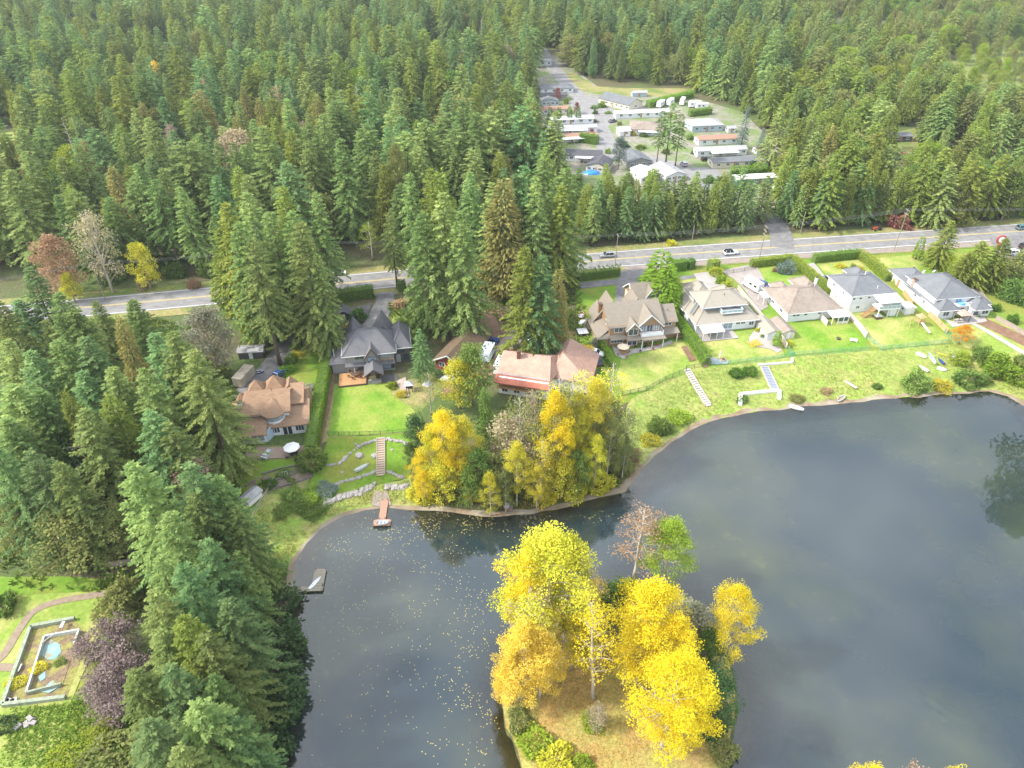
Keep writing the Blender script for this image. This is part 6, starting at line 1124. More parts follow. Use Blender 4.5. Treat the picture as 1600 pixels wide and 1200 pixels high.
# ---- yellow trees of the shore below the red roofs
Y_ = 'broadleaf_tree'
CL = [(COT[2], (690, 640), 21, 'broad golden tree beside the lower lawn', M_yel_l, .95), (COT[1], (668, 668), 17, 'yellow-green tree at the left edge of the shore clump', M_yg, .95), (COT[0], (722, 652), 19, 'golden-green tree in the shore clump', M_yg, .95), (COT[0], (710, 690), 14, 'second golden tree below the broad one', M_yel_l, .95), (BROAD[1], (748, 702), 14, 'round green tree low in the shore clump', M_green, .75), (BROAD[0], (690, 722), 10, 'yellow-green low tree at the water below the golden one', M_yg, 1.0), (COT[2], (655, 705), 11, 'loose yellow tree overhanging the gravel beach', M_yel_l, .9),
 (BARE[1], (798, 645), 17, 'bare beige bushy tree below the red roofs', M_twig, 1.1), (BARE[1], (772, 690), 13, 'beige twiggy tree beside the dark cedar', M_olive, 1.2), (BARE[0], (832, 602), 24, 'tall pale trunk with a thin bare crown', M_twig, .5), (COT[1], (867, 606), 25, 'vivid yellow tree right of the pale trunk', M_yel_l, .85), (SPARSE[0], (895, 585), 26, 'tall sparse pale tree with several stems', M_olive, 1.1), (COT[0], (936, 592), 24, 'tall bright yellow tree below the white car', M_yg, .8), (SPARSE[1], (960, 558), 22, 'thin pale yellow tree at the corner of the tan house lawn', M_yg, 1.2), (SPARSE[0], (915, 570), 24, 'second tall thin tree in front of the red roofs', M_yg, 1.1),
 (COT[1], (912, 640), 19, 'yellow-green tree in the middle of the shore clump', M_yg, .9), (SPARSE[0], (848, 680), 18, 'pale yellow tree with an ivy-wrapped trunk', M_yg, .9), (COT[0], (808, 690), 17, 'yellow-green bushy tree over the shore', M_yg, .8), (COT[2], (958, 650), 17, 'olive yellow bushy tree at the bend of the shore', M_olive, .9), (BROAD[0], (880, 715), 11, 'low yellow tree near the dark water', M_yg, 1.0), (SPARSE[0], (985, 632), 17, 'thin tree at the right end of the shore clump', M_olive, 1.1), (SPARSE[1], (842, 635), 20, 'second thin tree beside the tall pale trunk', M_yg, .9), (COT[1], (882, 655), 19, 'yellow tree in front of the vivid one', M_yel_l, .8), (COT[0], (935, 680), 15, 'pale yellow tree right of the shore clump middle', M_yg, .85), (COT[1], (790, 730), 12, 'small olive tree on the bank under the bare one', M_olive, 1.0), (BROAD[1], (905, 705), 12, 'green-yellow tree low in the shore clump', M_green, .8), (COT[0], (840, 725), 12, 'small yellow tree under the ivy-wrapped trunk', M_yg, 1.0), (COT[2], (980, 680), 12, 'olive tree on the curve of the bank', M_olive, .9), (BROAD[0], (735, 730), 10, 'dull green tree over the waterline', M_green, .9), (BARE[1], (870, 680), 15, 'twiggy tree in the heart of the shore clump', M_olive, .8)]
CL += [(SPARSE[0], (812, 612), 22, 'thin pale tree left of the tall pale trunk', M_olive, 1.1), (SPARSE[1], (875, 580), 25, 'thin pale tree before the white end wall', M_yg, 1.3), (COT[1], (905, 610), 22, 'yellow-green tall tree between the vivid and the bright yellow ones', M_yg, .9), (COT[0], (660, 735), 9, 'low yellow tree on the gravel beach edge', M_yel_l, 1.1), (COT[1], (765, 735), 12, 'low yellow-green tree at the middle of the shore clump', M_yg, 1.0), (BARE[1], (950, 620), 18, 'bare olive tree on the lawn corner', M_olive, .9), (COT[1], (640, 690), 9, 'small dark leafy tree at the lawn edge', M_green, 1.0)]
for pr_, tp_, h_, lb_, m_, wd_ in CL: tree(pr_, tp_, h_, lb_, m_, wd_)
# ---- the island
tree(COT[0], (862, 826), 29, 'largest golden-green tree at the back left of the island', M_yg, 1.2, 'cottonwood_tree'); tree(COT[1], (832, 850), 25, 'golden tree at the left flank of the largest island tree', M_yel_l, 1.1, 'cottonwood_tree'); tree(COT[1], (895, 832), 26, 'golden-green tree at the right flank of the largest island tree', M_yg, .8, 'cottonwood_tree'); tree(SPARSE[1], (829, 908), 23, 'pale thin-crowned tree at the left of the island', M_twig, 1.2, 'cottonwood_tree'); tree(COT[1], (815, 970), 20, 'dense amber tree at the left edge of the island', M_amber, 1.15, 'cottonwood_tree'); tree(COT[1], (848, 985), 17, 'second amber tree right of the dense one on the island', M_amber, 1.1, 'cottonwood_tree')
tree(SPARSE[0], (945, 941), 23.5, 'slender white-trunked tree standing alone in the middle of the island', M_yel_l, .95, 'cottonwood_tree', lean=(R(-3), R(-4)), rz=0.0); tree(COT[0], (1027, 912), 22, 'broad yellow tree right of the island middle', M_yel_l, 1.3, 'cottonwood_tree'); tree(COT[2], (1069, 1024), 23, 'brilliant yellow tree at the lower right of the island', M_yel_l, 1.12, 'cottonwood_tree'); tree(COT[1], (1060, 960), 18, 'yellow tree behind the brilliant one on the island', M_yel_l, 1.15, 'cottonwood_tree'); tree(COT[2], (1160, 915), 20, 'yellow tree leaning out over the water at the right of the island', M_yel_l, .85, 'cottonwood_tree')
tree(SPARSE[0], (1009, 787), 19, 'brown-leaved tree at the far tip of the island', M_brown, 1.6, 'cottonwood_tree'); tree(COT[1], (1055, 810), 17.5, 'light green tree at the far tip of the island', M_lime, 1.4, 'cottonwood_tree'); tree(BROAD[1], (968, 915), 11, 'fresh green round tree in the middle of the island back', M_green, 1.1); tree(BROAD[1], (1090, 950), 12, 'grey-green willow on the right of the island', M_grey, 1.2); tree(BROAD[0], (1122, 1055), 9, 'dark green round tree at the right edge of the island', M_dkgrn, 1.3); tree(BROAD[0], (1110, 985), 11, 'green tree behind the leaning yellow one on the island', M_green, .8); tree(SPARSE[0], (930, 890), 16, 'thin amber tree behind the white-trunked one', M_amber, .9, 'cottonwood_tree'); tree(BARE[1], (936, 1102), 6, 'whitish bare bush in front of the island middle', M_twig, 1.0, 'bare_shrub', B_pale, 'shrub')
tree(COT[1], (790, 1040), 9, 'low amber tree at the left waterline of the island', M_amber, 1.3, 'cottonwood_tree'); tree(COT[0], (1050, 1100), 12, 'low yellow tree under the brilliant one', M_yel_l, 1.2, 'cottonwood_tree')
tree(COT[1], (800, 1015), 14, 'amber tree stepping down to the left waterline of the island', M_amber, 1.1, 'cottonwood_tree'); tree(COT[0], (1010, 975), 15, 'yellow tree in the middle right of the island under the broad one', M_yel_l, 1.1, 'cottonwood_tree'); tree(COT[1], (1085, 1080), 16, 'yellow tree on the right flank of the brilliant one', M_yel_l, 1.0, 'cottonwood_tree'); tree(SPARSE[0], (985, 1000), 12, 'thin yellow sapling clump in the island middle', M_yel_l, 1.2, 'cottonwood_tree'); tree(COT[1], (900, 960), 14, 'yellow-green tree under the largest island tree', M_yg, 1.2, 'cottonwood_tree'); tree(SPARSE[1], (880, 985), 13, 'pale twiggy sapling left of the white-trunked tree', M_amber, 1.3, 'cottonwood_tree')
for x, y, r_, h, m, lab in ((838, 1165, 3, 2.6, M_lime, 'light green bush at the lower left of the island'), (870, 1190, 3.2, 2.4, M_yg, 'yellow-green bush at the bottom of the island'), (812, 1130, 2.4, 2.2, M_olive, 'olive bush on the left waterline of the island'), (1130, 1180, 2.4, 2.0, M_olive, 'olive bush at the lower right waterline of the island'), (910, 1195, 2.0, 1.5, M_lime, 'small lime bush at the bottom edge of the island'), (985, 940, 3.4, 4, M_green, 'green bush at the back of the island'), (1110, 1135, 3.2, 4.5, M_dkgrn, 'dark bush below the dark round tree on the island'), (925, 1130, 2.2, 1.8, M_lime, 'green bush at the foot of the whitish bare bush')): shrub((x, y), r_, h, lab, m)
# tree tips at the bottom edge and off the right edge
tree(COT[0], (1372, 1200), 17, 'yellow tree tip just inside the bottom edge at right', M_yel_l, .8, 'cottonwood_tree'); tree(SPARSE[0], (1450, 1196), 17, 'brownish tree tip at the bottom edge between two yellow tips', M_brown, 1.0, 'cottonwood_tree'); tree(COT[1], (1505, 1198), 17, 'yellow tree tip at the bottom edge farthest right', M_yel_l, .8, 'cottonwood_tree')
plant(BROAD[0], tuple(at(1652, 668, 0))[:2], 30, 'large tree just outside the right edge mirrored in the lake', 'tree', None, M_dkgrn, .9, name='broadleaf_tree', z=.4); plant(FIR[2], tuple(at(1690, 660, 0))[:2], 32, 'fir just outside the right edge mirrored in the lake', 'tree', None, M_fir, 1.1, name='fir_tree', z=.6)
tree(SPARSE[0], (322, 1192), 14, 'orange tree tip at the bottom edge below the firs', M_amber, .9)
# ---- bushes
S = [(430, 960, 5, 6, M_dkgrn, 'dark rounded bush leaning over the lake near the small dock'), (445, 1010, 4.5, 5.5, M_dkgrn, 'second dark waterside bush below the first'), (425, 1060, 5, 6, M_dkgrn, 'third dark waterside bush in the middle'), (440, 1110, 5, 6, M_dkgrn, 'fourth dark waterside bush near the bottom'), (415, 1160, 5, 6.5, M_dkgrn, 'lowest dark waterside bush'), (405, 910, 5, 6, M_green, 'mid-green bush above the dark waterside bushes'), (385, 1010, 5, 6, M_dkgrn, 'dark bush between the firs and the water'),
 (178, 960, 4.5, 4, M_olive, 'olive scrub above the derelict pool'), (205, 935, 3, 4, M_olive, 'olive-leaved bush beside the garden path end'), (160, 1150, 3, 1.6, M_lime, 'lime scrub below the purple twigs'), (105, 1185, 3, 1.2, M_lime, 'pale green scrub near the bottom left'), (170, 1180, 5, 2.2, M_olive, 'olive-green scrub at the bottom left beside the firs'), (6, 1136, 2.4, 2, M_dkgrn, 'dark bush at the left edge below the pool'), (4, 950, 3, 3, M_green, 'green bush at the left edge beside the path'),
 (488, 728, 3.6, 4.2, M_green, 'round yellow-green bush at the foot of the tall clipped hedge'), (433, 605, 2.2, 2.6, M_hedge, 'round clipped bush nearest the cedar-roofed house drive'), (448, 583, 2.2, 2.8, M_hedge, 'second round clipped bush up the drive edge'), (456, 567, 1.9, 2.6, M_hedge, 'third round clipped bush up the drive edge'), (464, 556, 1.6, 1.6, M_yg, 'yellow bush at the top of the drive-edge row'), (464, 543, 2, 2.4, M_hedge, 'green bush behind the yellow one on the drive edge'), (474, 609, 2.2, .8, M_grey, 'low pale flowering shrub in the lawn bed'), (484, 607, 1.8, .7, M_grey, 'second low pale flowering shrub in the lawn bed'), (387, 702, 1.6, 1.3, M_dkgrn, 'dark bush at the front left corner of the cedar-roofed house'), (420, 760, 2.2, 2.2, M_hedged, 'round green bush at the end of the terraced garden'), (403, 772, 1.8, 1.6, M_yg, 'yellow-green bush beside the translucent shed'), (455, 752, 1.2, 1.0, M_lime, 'lime shrub in the terraced bed'), (443, 742, 1.6, 1.3, M_green, 'green shrub on the upper terrace'), (560, 500, 2.6, 3.6, M_hedged, 'large dark rounded bush beside the driveway bend'), (545, 512, 1.6, 1.8, M_yg, 'small yellow-green bush by the dark shed'), (612, 605, 1.6, 1.4, M_lime, 'lime bush in the curved bed beside the path'), (628, 618, 1.6, 1.2, M_yg, 'yellow-green bush in the curved bed'), (625, 478, 3, 2.2, M_brown, 'brown bush beside the driveway mouth'),
 (1118, 430, 2.4, 2.8, M_hedgey, 'round yellow-green shrub between the two drives'), (1127, 442, 2.2, 2.4, M_lime, 'lime shrub in the row between the two drives'), (1134, 450, 2.2, 2.2, M_hedgey, 'low yellow-green shrub in the row between the two drives'), (1142, 457, 2, 1.9, M_brown, 'round orange-tan shrub at the end of the row between two drives'), (1226, 426, 3.0, 4.0, M_spruce, 'large round blue shrub on the bright lawn'), (1211, 424, 1.2, 1.4, M_brown, 'tan shrub beside the large round blue one'), (1062, 450, 1.3, 2.2, M_wine, 'dark purple shrub on a round soil bed'), (1313, 418, 2.0, 1.8, M_yg, 'pale yellow shrub on the lawn before the white house'), (1334, 421, 1.6, 1.7, M_green, 'green shrub beside the pale yellow one'), (1343, 424, 1.4, 1.8, M_yg, 'yellow shrub at the end of the trio on the lawn'), (1322, 428, 1.2, .8, M_brown, 'low tan shrub in the lawn bed'), (1232, 540, 1.0, 1.8, M_yg, 'yellow upright shrub in front of the garden shed'), (1183, 518, .8, 1.5, M_yg, 'slim yellow-green shrub beside the long narrow shed'), (1191, 527, .8, 1.3, M_green, 'slim green shrub beside the long narrow shed'), (1180, 536, 1.8, .5, M_amber, 'golden flower mound ringed by the curved patio'), (1386, 437, 1.2, 2.4, M_hedgey, 'separate clipped shrub at the end of the ribbed hedge'), (1399, 443, 1.2, 2.6, M_hedgey, 'last clipped shrub beyond the ribbed hedge'), (925, 515, 2.8, 4, M_grey, 'pale pink-flecked bush left of the tan shingle house'), (930, 540, 2, 2.5, M_grey, 'grey bush below the pale pink-flecked one'), (915, 555, 2.4, 3, M_amber, 'amber bush at the corner of the red roofs'), (1518, 490, 2, 2.2, M_green, 'bush at the back right corner of the long house'), (1556, 485, 1.5, 2, M_hedged, 'dark clipped bush beside the soil path'), (1582, 505, 1.8, 2.4, M_hedged, 'second dark clipped bush farther along the soil path'),
 (1570, 440, 5, 7, M_olive, 'spreading olive tree-like bush right of the plank fence'), (1590, 470, 6, 7, M_green, 'tall green spreading bush at the right edge'), (1605, 420, 5, 6, M_olive, 'olive bush at the right edge by the forecourt'), (1545, 430, 4, 5, M_green, 'green bush below the two firs at right'),
 (1430, 604, 4.6, 4.6, M_green, 'big round green bush on the shore right of the boats'), (1512, 598, 4.4, 4.4, M_green, 'second big round green bush on the shore'), (1470, 606, 2.6, 2.2, M_yg, 'low yellow-green bush between the two round ones'), (1560, 580, 5, 4, M_lime, 'wide lime thicket on the right shore'), (1590, 595, 4.6, 4, M_lime, 'wide yellow-green thicket at the right edge of the shore'), (1535, 560, 3.4, 3, M_green, 'green bush below the orange maple'), (1500, 565, 3, 2.6, M_lime, 'lime bush at the end of the green mesh fence'), (1600, 570, 4, 3, M_green, 'green thicket at the right edge above the yellow-green one'),
 (1030, 672, 3.2, 2.6, M_green, 'green bush on the lake bend right of the yellow trees'), (1060, 655, 3.2, 2, M_lime, 'lime bush on the rough bank left of the steps'), (1015, 690, 3, 2.2, M_yg, 'yellow-green bush low on the lake bend'), (1150, 585, 2.4, 1.4, M_hedged, 'long low dark shrub on the bank left of the dark steps'), (1172, 582, 2.4, 1.4, M_hedged, 'low dark shrub touching the dark steps'), (1160, 625, 1.8, 1.2, M_green, 'small green shrub inside the timber retaining frame'), (1245, 625, 2, 1.3, M_olive, 'small olive shrub on the shore right of the timber frame'), (1370, 606, 1.6, 1.2, M_green, 'small shrub on the shore left of the big round bush'), (1290, 612, 1.8, 1.0, M_brown, 'low reddish shrub on the rough bank'),
 (935, 760, 4, 3.5, M_yg, 'olive-yellow bush over the dark water'), (800, 775, 3.4, 3, M_olive, 'olive bush over the water below the shore clump'), (660, 775, 3.4, 3, M_yg, 'yellow-green bush by the gravel beach'), (745, 775, 3, 2.2, M_yel_l, 'bright yellow low bush at the waterline'), (900, 770, 3, 2.4, M_yg, 'yellow bush low on the bank'), (970, 735, 3.4, 3, M_olive, 'olive bush at the bend of the bank'), (850, 780, 3.2, 3, M_yg, 'yellow-green bush hanging over the bank'), (715, 770, 3, 3, M_olive, 'olive bush at the foot of the golden trees'), (985, 715, 3, 2.6, M_brown, 'russet bush on the bend of the bank'),
 (510, 765, 2.6, 1.2, M_spruce, 'blue-green juniper above the stone wall'), (470, 790, 3.4, 1.3, M_green, 'bramble mound on the bank below the terraces'), (490, 800, 3.0, 1.2, M_green, 'second bramble mound lower on the bank'), (455, 775, 2.8, 1.2, M_green, 'bramble mound against the terrace edging'), (485, 780, 2.8, 1.1, M_lime, 'light bramble mound on the bank'), (440, 800, 2.4, 1.0, M_green, 'bramble mound beside the wooden handrail'),
 (1005, 213, 2.4, 2.4, M_green, 'round bush before the corner bungalow verandah'), (988, 211, 2.2, 2.2, M_yg, 'yellow-green bush at the corner bungalow'), (928, 170, 2, 2, M_green, 'bush at the end of the park office'), (1048, 382, 2.2, 1.6, M_yg, 'bright bush on the verge across the road'), (950, 178, 2, 1.5, M_green, 'low bush along the park office wall'), (1400, 352, 6, 5, M_wine, 'dark purple bush at the lane mouth across the road'), (275, 430, 4, 4, M_green, 'green bush on the far verge of the left road'), (330, 430, 4, 5, M_green, 'green bush at the right end of the left road gap'), (180, 440, 4, 4, M_green, 'green bush on the far verge beside the pole'), (235, 432, 4, 4, M_olive, 'olive bush on the far verge of the left road'), (305, 450, 2.5, 4, M_brown, 'orange bush where the road passes behind the firs'), (225, 450, 2.5, 3, M_twig, 'pale bare bush in front of the left road')]
for x, y, r_, h, m, lab in S: shrub((x, y), r_, h, lab, m)
for x, y, h_, l_, m_ in ((165, 975, 8, 'purple twiggy tree at the top corner of the derelict pool', M_purp), (178, 1020, 8, 'purple twiggy tree between the derelict pool and the firs', M_purp), (150, 1055, 7, 'lower purple twiggy tree below the derelict pool', M_purp), (128, 1000, 5.5, 'purplish bare bush sprawling over the edge of the derelict pool', M_purp), (165, 1085, 6, 'lowest purple-brown twiggy bush above the scrub', M_purp)): tree(BARE[1], (x, y), h_, l_, m_, 1.7, 'bare_tree', B_purple)
shrub((62, 1046), 1.6, 1.2, 'yellow-green weed bush growing inside the derelict pool', M_yg); shrub((28, 1068), 1.8, 1.2, 'golden weed bush in the corner of the derelict pool deck', M_yg); shrub((95, 1036), 1.0, .8, 'small green weed bush beside the torn pool liner', M_green)
rp_ = random.Random(9)
for x, y in ((878, 172), (884, 162), (930, 178), (925, 190), (918, 205), (968, 195), (975, 230), (1000, 232), (1030, 195), (1050, 185), (1060, 205), (1078, 218), (1085, 240), (1108, 285), (1130, 282), (1160, 272), (1175, 262), (1200, 270), (1215, 285), (1040, 240), (1020, 205), (896, 215), (872, 215), (940, 168), (1140, 218), (950, 240), (905, 240), (1230, 300), (1080, 300), (1020, 300), (960, 300), (900, 285)): shrub((x, y), rp_.uniform(1.6, 3.4), rp_.uniform(1.5, 3), '%s bush among the mobile homes' % (['green', 'dark green', 'lime', 'olive'][(x + y) % 4]), [M_green, M_hedged, M_lime, M_olive][(x + y) % 4], group='bushes in the mobile-home park')
# ================================================================== VEHICLES
P_tyre = surf('tyre_rubber', (.025, .025, .025), rough=.8); P_rim = paint('wheel_rim', (.5, .5, .52), .3, .6); G_car = glass('car_glass', (.02, .025, .03), .05); P_lamp = paint('lamp_glass', (.85, .84, .8), .2); P_red = paint('tail_lamp_red', (.45, .02, .02), .3)
CARP = {k: paint('car_paint_' + k, c, .25, m) for k, c, m in (('white', (.78, .78, .78), 0), ('silver', (.42, .44, .46), .4), ('grey', (.16, .17, .18), .3), ('black', (.02, .02, .022), 0), ('blue', (.03, .07, .2), .1), ('teal', (.12, .24, .27), .2), ('red', (.5, .04, .03), 0))}
CARM = {}
def car_meshes(kind_):
    if kind_ in CARM: return CARM[kind_]
    van = kind_ in ('van', 'suv'); l, w_ = (4.7, 1.9) if kind_ != 'pickup' else (5.4, 2.0); h = {'suv': 1.68, 'van': 1.9, 'sedan': 1.45, 'pickup': 1.8}[kind_]; hb = h * .56; x0, x1 = -l / 2, l / 2
    body = MB()
    # sill, shoulder and bonnet line as three stacked rings
    rings = [(.28, .0, .0, .86), (.45, -.02, .02, 1.0), (hb * .85, .0, .0, 1.0), (hb, .12, .10, .93)]; b = 0
    for z, a, c, k in rings:
        y = w_ / 2 * k; f = .25; body.v += [(x0 + a, -y * .86, z), (x0 + a + f, -y, z), (x1 - c - f, -y, z), (x1 - c, -y * .8, z), (x1 - c, y * .8, z), (x1 - c - f, y, z), (x0 + a + f, y, z), (x0 + a, y * .86, z)]
    for r in range(3):
        for k in range(8): body.f.append((r * 8 + k, r * 8 + (k + 1) % 8, r * 8 + 8 + (k + 1) % 8, r * 8 + 8 + k))
    body.f.append(tuple(range(7, -1, -1))); body.f.append(tuple(24 + k for k in range(8)))
    c0, c1, t0, t1 = {'suv': (-2.1, 1.0, -1.8, .3), 'van': (-2.2, 1.5, -2.1, .9), 'sedan': (-1.7, 1.05, -1.0, .35), 'pickup': (-.6, 1.35, -.3, .8)}[kind_]; y0, y1 = w_ / 2 * .92, w_ / 2 * .74
    def ring(z): q = (z - hb) / (h - hb); a = c0 + (t0 - c0) * q; c = c1 + (t1 - c1) * q; y = y0 + (y1 - y0) * q; return [(a, -y, z), (c, -y, z), (c, y, z), (a, y, z)]
    win = MB().hull8(ring(hb - .02) + ring(h - .07)); roof = MB().hull8([(x, y, z) for x, y, z in ring(h - .07)] + [(x * .97, y * .94, h) for x, y, z in ring(h)]); pil = MB(); A_, B_ = ring(hb - .02), ring(h - .06)
    for k in range(4): pil.bar(A_[k], B_[k], .1)
    for s_ in (1, -1):
        m = (c0 + c1) / 2; pil.bar((m, s_ * y0, hb), (m * .9 + (t0 + t1) * .05, s_ * y1, h - .06), .09)
    if kind_ == 'pickup':
        bed = MB().box(x0 + .25, -.75, -w_ / 2 + .12, w_ / 2 - .12, hb + .005, hb + .02)
    else: bed = None
    wh = MB().tube([(0, -.11, 0), (0, .11, 0)], .34, 12); rm = MB().tube([(0, -.125, 0), (0, .125, 0)], .2, 8)
    hl = MB().box(-.05, .05, -.18, .18, -.07, .07)
    bp = MB().box(-.06, .06, -w_ * .42, w_ * .42, -.12, .12)
    CARM[kind_] = dict(body=body.mesh('body', None), win=win.mesh('window', G_car), roof=roof.mesh('roof', None), pil=pil.mesh('pillars', None), wh=wh.mesh('wheel', P_tyre, smooth=False), rm=rm.mesh('rim', P_rim), hl=hl.mesh('headlight', P_lamp), tl=hl.mesh('tail_light', P_red), bp=bp.mesh('bumper', P_black), bed=bed.mesh('load_bed', P_black) if bed else None, l=l, w=w_, hb=hb)
    for k in ('body', 'roof', 'pil'): CARM[kind_][k].materials.append(CARP['white'])
    return CARM[kind_]
def car(px, rz, kind_, col, label, roofc=None, group=None, z=None, name='parked_car', zoff=.2):
    p = gp(*px); M = car_meshes(kind_); e = empty(name, (p.x, p.y, (p.z + zoff) if z is None else z), R(rz), label, {'suv': 'car', 'van': 'van', 'sedan': 'car', 'pickup': 'pickup truck'}[kind_], group); P = CARP[col]
    use('body', M['body'], e, mat=P); use('window', M['win'], e); use('roof', M['roof'], e, mat=CARP[roofc] if roofc else P); use('window_pillars', M['pil'], e, mat=P)
    if M['bed']: use('load_bed', M['bed'], e)
    for x in (-M['l'] * .3, M['l'] * .31):
        for y in (-M['w'] / 2 + .08, M['w'] / 2 - .08): q = use('wheel', M['wh'], e, (x, y, .34)); use('rim', M['rm'], q)
    for y in (-.62, .62): use('headlight', M['hl'], e, (M['l'] / 2 - .04, y, .72)); use('tail_light', M['tl'], e, (-M['l'] / 2 + .04, y, .8))
    use('bumper', M['bp'], e, (M['l'] / 2 - .04, 0, .42)); use('bumper', M['bp'], e, (-M['l'] / 2 + .04, 0, .42)); return e
RA = 9
car((948, 402), 180 + RA, 'suv', 'silver', 'silver estate car on the road beside the first pole right of the firs', zoff=.18, name='car'); car((1141, 398), RA, 'suv', 'white', 'white car with a black glass roof driving on the road', 'black', zoff=.18, name='car'); car((529, 430), RA + 180, 'sedan', 'white', 'white car with a dark roof at the far edge of the left road', 'black', zoff=.18, name='car'); car((1597, 359), RA, 'suv', 'teal', 'blue-green car on the road at the right edge', zoff=.18, name='car')
car((1191, 447), 110, 'sedan', 'blue', 'dark blue car parked beside the white motorhome'); car((1281, 440), 118, 'sedan', 'teal', 'teal car half hidden by the yellowish hedge'); car((1296, 441), 118, 'van', 'grey', 'dark grey van with silver back on the concrete drive'); car((930, 555), -20, 'suv', 'white', 'white car on the grass beside the red roofs', zoff=.05); car((934, 566), 100, 'sedan', 'black', 'black small car below the white car on the grass', zoff=.05); car((818, 545), 15, 'pickup', 'black', 'black pickup behind the striped awning'); car((832, 547), 10, 'sedan', 'grey', 'dark car beside the black pickup'); car((754, 549), -20, 'sedan', 'silver', 'silver car in front of the mossy cottage'); car((745, 540), 20, 'suv', 'grey', 'grey car beside the cottage annex'); car((764, 538), 20, 'pickup', 'blue', 'blue pickup under the cottage annex'); car((437, 588), 62, 'sedan', 'blue', 'dark blue car behind the round clipped bushes')
car((1583, 398), 12, 'suv', 'white', 'white car on the forecourt at right'); car((1588, 406), 12, 'sedan', 'grey', 'grey car next to the white one on the forecourt'); car((1602, 388), 12, 'suv', 'black', 'black car at the edge of the forecourt'); car((957, 191), 40, 'sedan', 'grey', 'dark car under the white carport of the corner bungalow'); car((1103, 251), 20, 'suv', 'black', 'black car under the carport of the long white mobile home'); car((1068, 259), 100, 'suv', 'silver', 'silver-blue car on the park street below the fir clump')
for x, y, c, k, l in ((1392, 244, 'white', 'van', 'white van in the clearing of the eastern wood'), (1400, 250, 'silver', 'sedan', 'silver car in the clearing beside the white van'), (1390, 257, 'blue', 'sedan', 'blue car in the clearing nearest the road'), (1404, 243, 'red', 'sedan', 'red car in the clearing beside the cabin')): car((x, y), 20, k, c, l)
def motorhome(px, rz, label, l=6.4, group=None, z=None):
    p = gp(*px); e = empty('motorhome', (p.x, p.y, p.z + .2), R(rz), label, 'motorhome', group); w_ = 2.3
    MB().hull8([(-l / 2, -w_ / 2, .45), (l / 2 - 1.1, -w_ / 2, .45), (l / 2 - 1.1, w_ / 2, .45), (-l / 2, w_ / 2, .45), (-l / 2 + .1, -w_ / 2 + .08, 2.95), (l / 2 - .5, -w_ / 2 + .08, 2.95), (l / 2 - .5, w_ / 2 - .08, 2.95), (-l / 2 + .1, w_ / 2 - .08, 2.95)]).build('body', CARP['white'], e)
    MB().hull8([(l / 2 - 1.1, -1, .45), (l / 2 + .4, -.95, .45), (l / 2 + .4, .95, .45), (l / 2 - 1.1, 1, .45), (l / 2 - 1.1, -1, 1.9), (l / 2 - .2, -.9, 1.3), (l / 2 - .2, .9, 1.3), (l / 2 - 1.1, 1, 1.9)]).build('cab', CARP['white'], e)
    for s_ in (-1, 1):
        for x in (-l * .3, 0): MB().box(x - .5, x + .5, s_ * w_ / 2 - .03 - .01 * s_, s_ * w_ / 2 + .03 - .01 * s_, 1.6, 2.2).build('window', G_car, e)
    MB().box(-.4, .4, -.4, .4, 2.95, 3.15).build('roof_hatch', P_metal, e, (-l * .2, 0, 0)); MB().box(-.35, .35, -.6, .6, 1.35, 1.8).build('windscreen', G_car, e, (l / 2 - .72, 0, .02)); M = car_meshes('suv')
    for x in (-l * .3, l * .36):
        for y in (-1, 1): q = use('wheel', M['wh'], e, (x, y, .34)); use('rim', M['rm'], q)
    return e
motorhome((1175, 452), 118, 'white motorhome parked on the stone drive of the brown bungalow')
for x, y, r_, l in ((1032, 167, 60, 'leftmost of the parked motorhomes behind the park hedge'), (1047, 164, 60, 'second parked motorhome from the left behind the park hedge'), (1066, 163, 70, 'third parked motorhome from the left, part hidden by the fir'), (1086, 168, 5, 'motorhome parked broadside at the right end of the row'), (1097, 171, 5, 'low white caravan in front of the broadside motorhome')): motorhome((x, y), r_, l, 6.8, 'motorhomes in the park store')
# ================================================================== POLES, WIRES, SIGN
P_pole = surf('pole_wood', (.30, .25, .20), (.22, .18, .14), scale=1.5, rough=.9); P_wire = paint('wire', (.22, .22, .22), .5)
def pole(px, h, label, arms=1, r_=.14, group='utility poles along the main road'):
    p = gp(*px); e = empty('utility_pole', (p.x, p.y, p.z), R(RA), label, 'utility pole', group); MB().tube([(0, 0, -.3), (0, 0, h)], [r_, r_ * .7], 8).build('post', P_pole, e)
    for i in range(arms):
        z = h - .5 - i * 1.3; a = MB().box(-.07, .07, -1.1, 1.1, z, z + .14).build('crossarm', P_pole, e); ins = MB().cone((0, 0), .06, 0, .22, 6, r1=.04).mesh('insulator', P_metal)
        for y in (-1, -.4, .5, 1): use('insulator', ins, a, (0, y, z + .14))
    return e
poles = [((118, 462), 11, 1, 'pole beside the bush on the left verge'), ((165, 470), 12, 2, 'pole in front of the left road among the firs'), ((528, 425), 10, 1, 'pole behind the white car on the left road'), ((961, 416), 10.7, 1, 'pole right of the firs beside the silver car'), ((1080, 384), 7, 0, 'short stub pole across the road'), ((1187, 401), 10.5, 3, 'pole with crossed arms above the stone drive'), ((1397, 391), 14, 2, 'tall leaning-looking pole before the open lawn'), ((1250, 366), 8, 0, 'slim pole at the lane mouth'), ((1563, 346), 9.5, 1, 'pole at the far verge on the right'), ((782, 523), 8.5, 0, 'bare timber pole in the brown yard by the cottage')]
PE = []
for q, h, a, l in poles: PE.append((gp(*q), h, pole(q, h, l, a, group=None)))
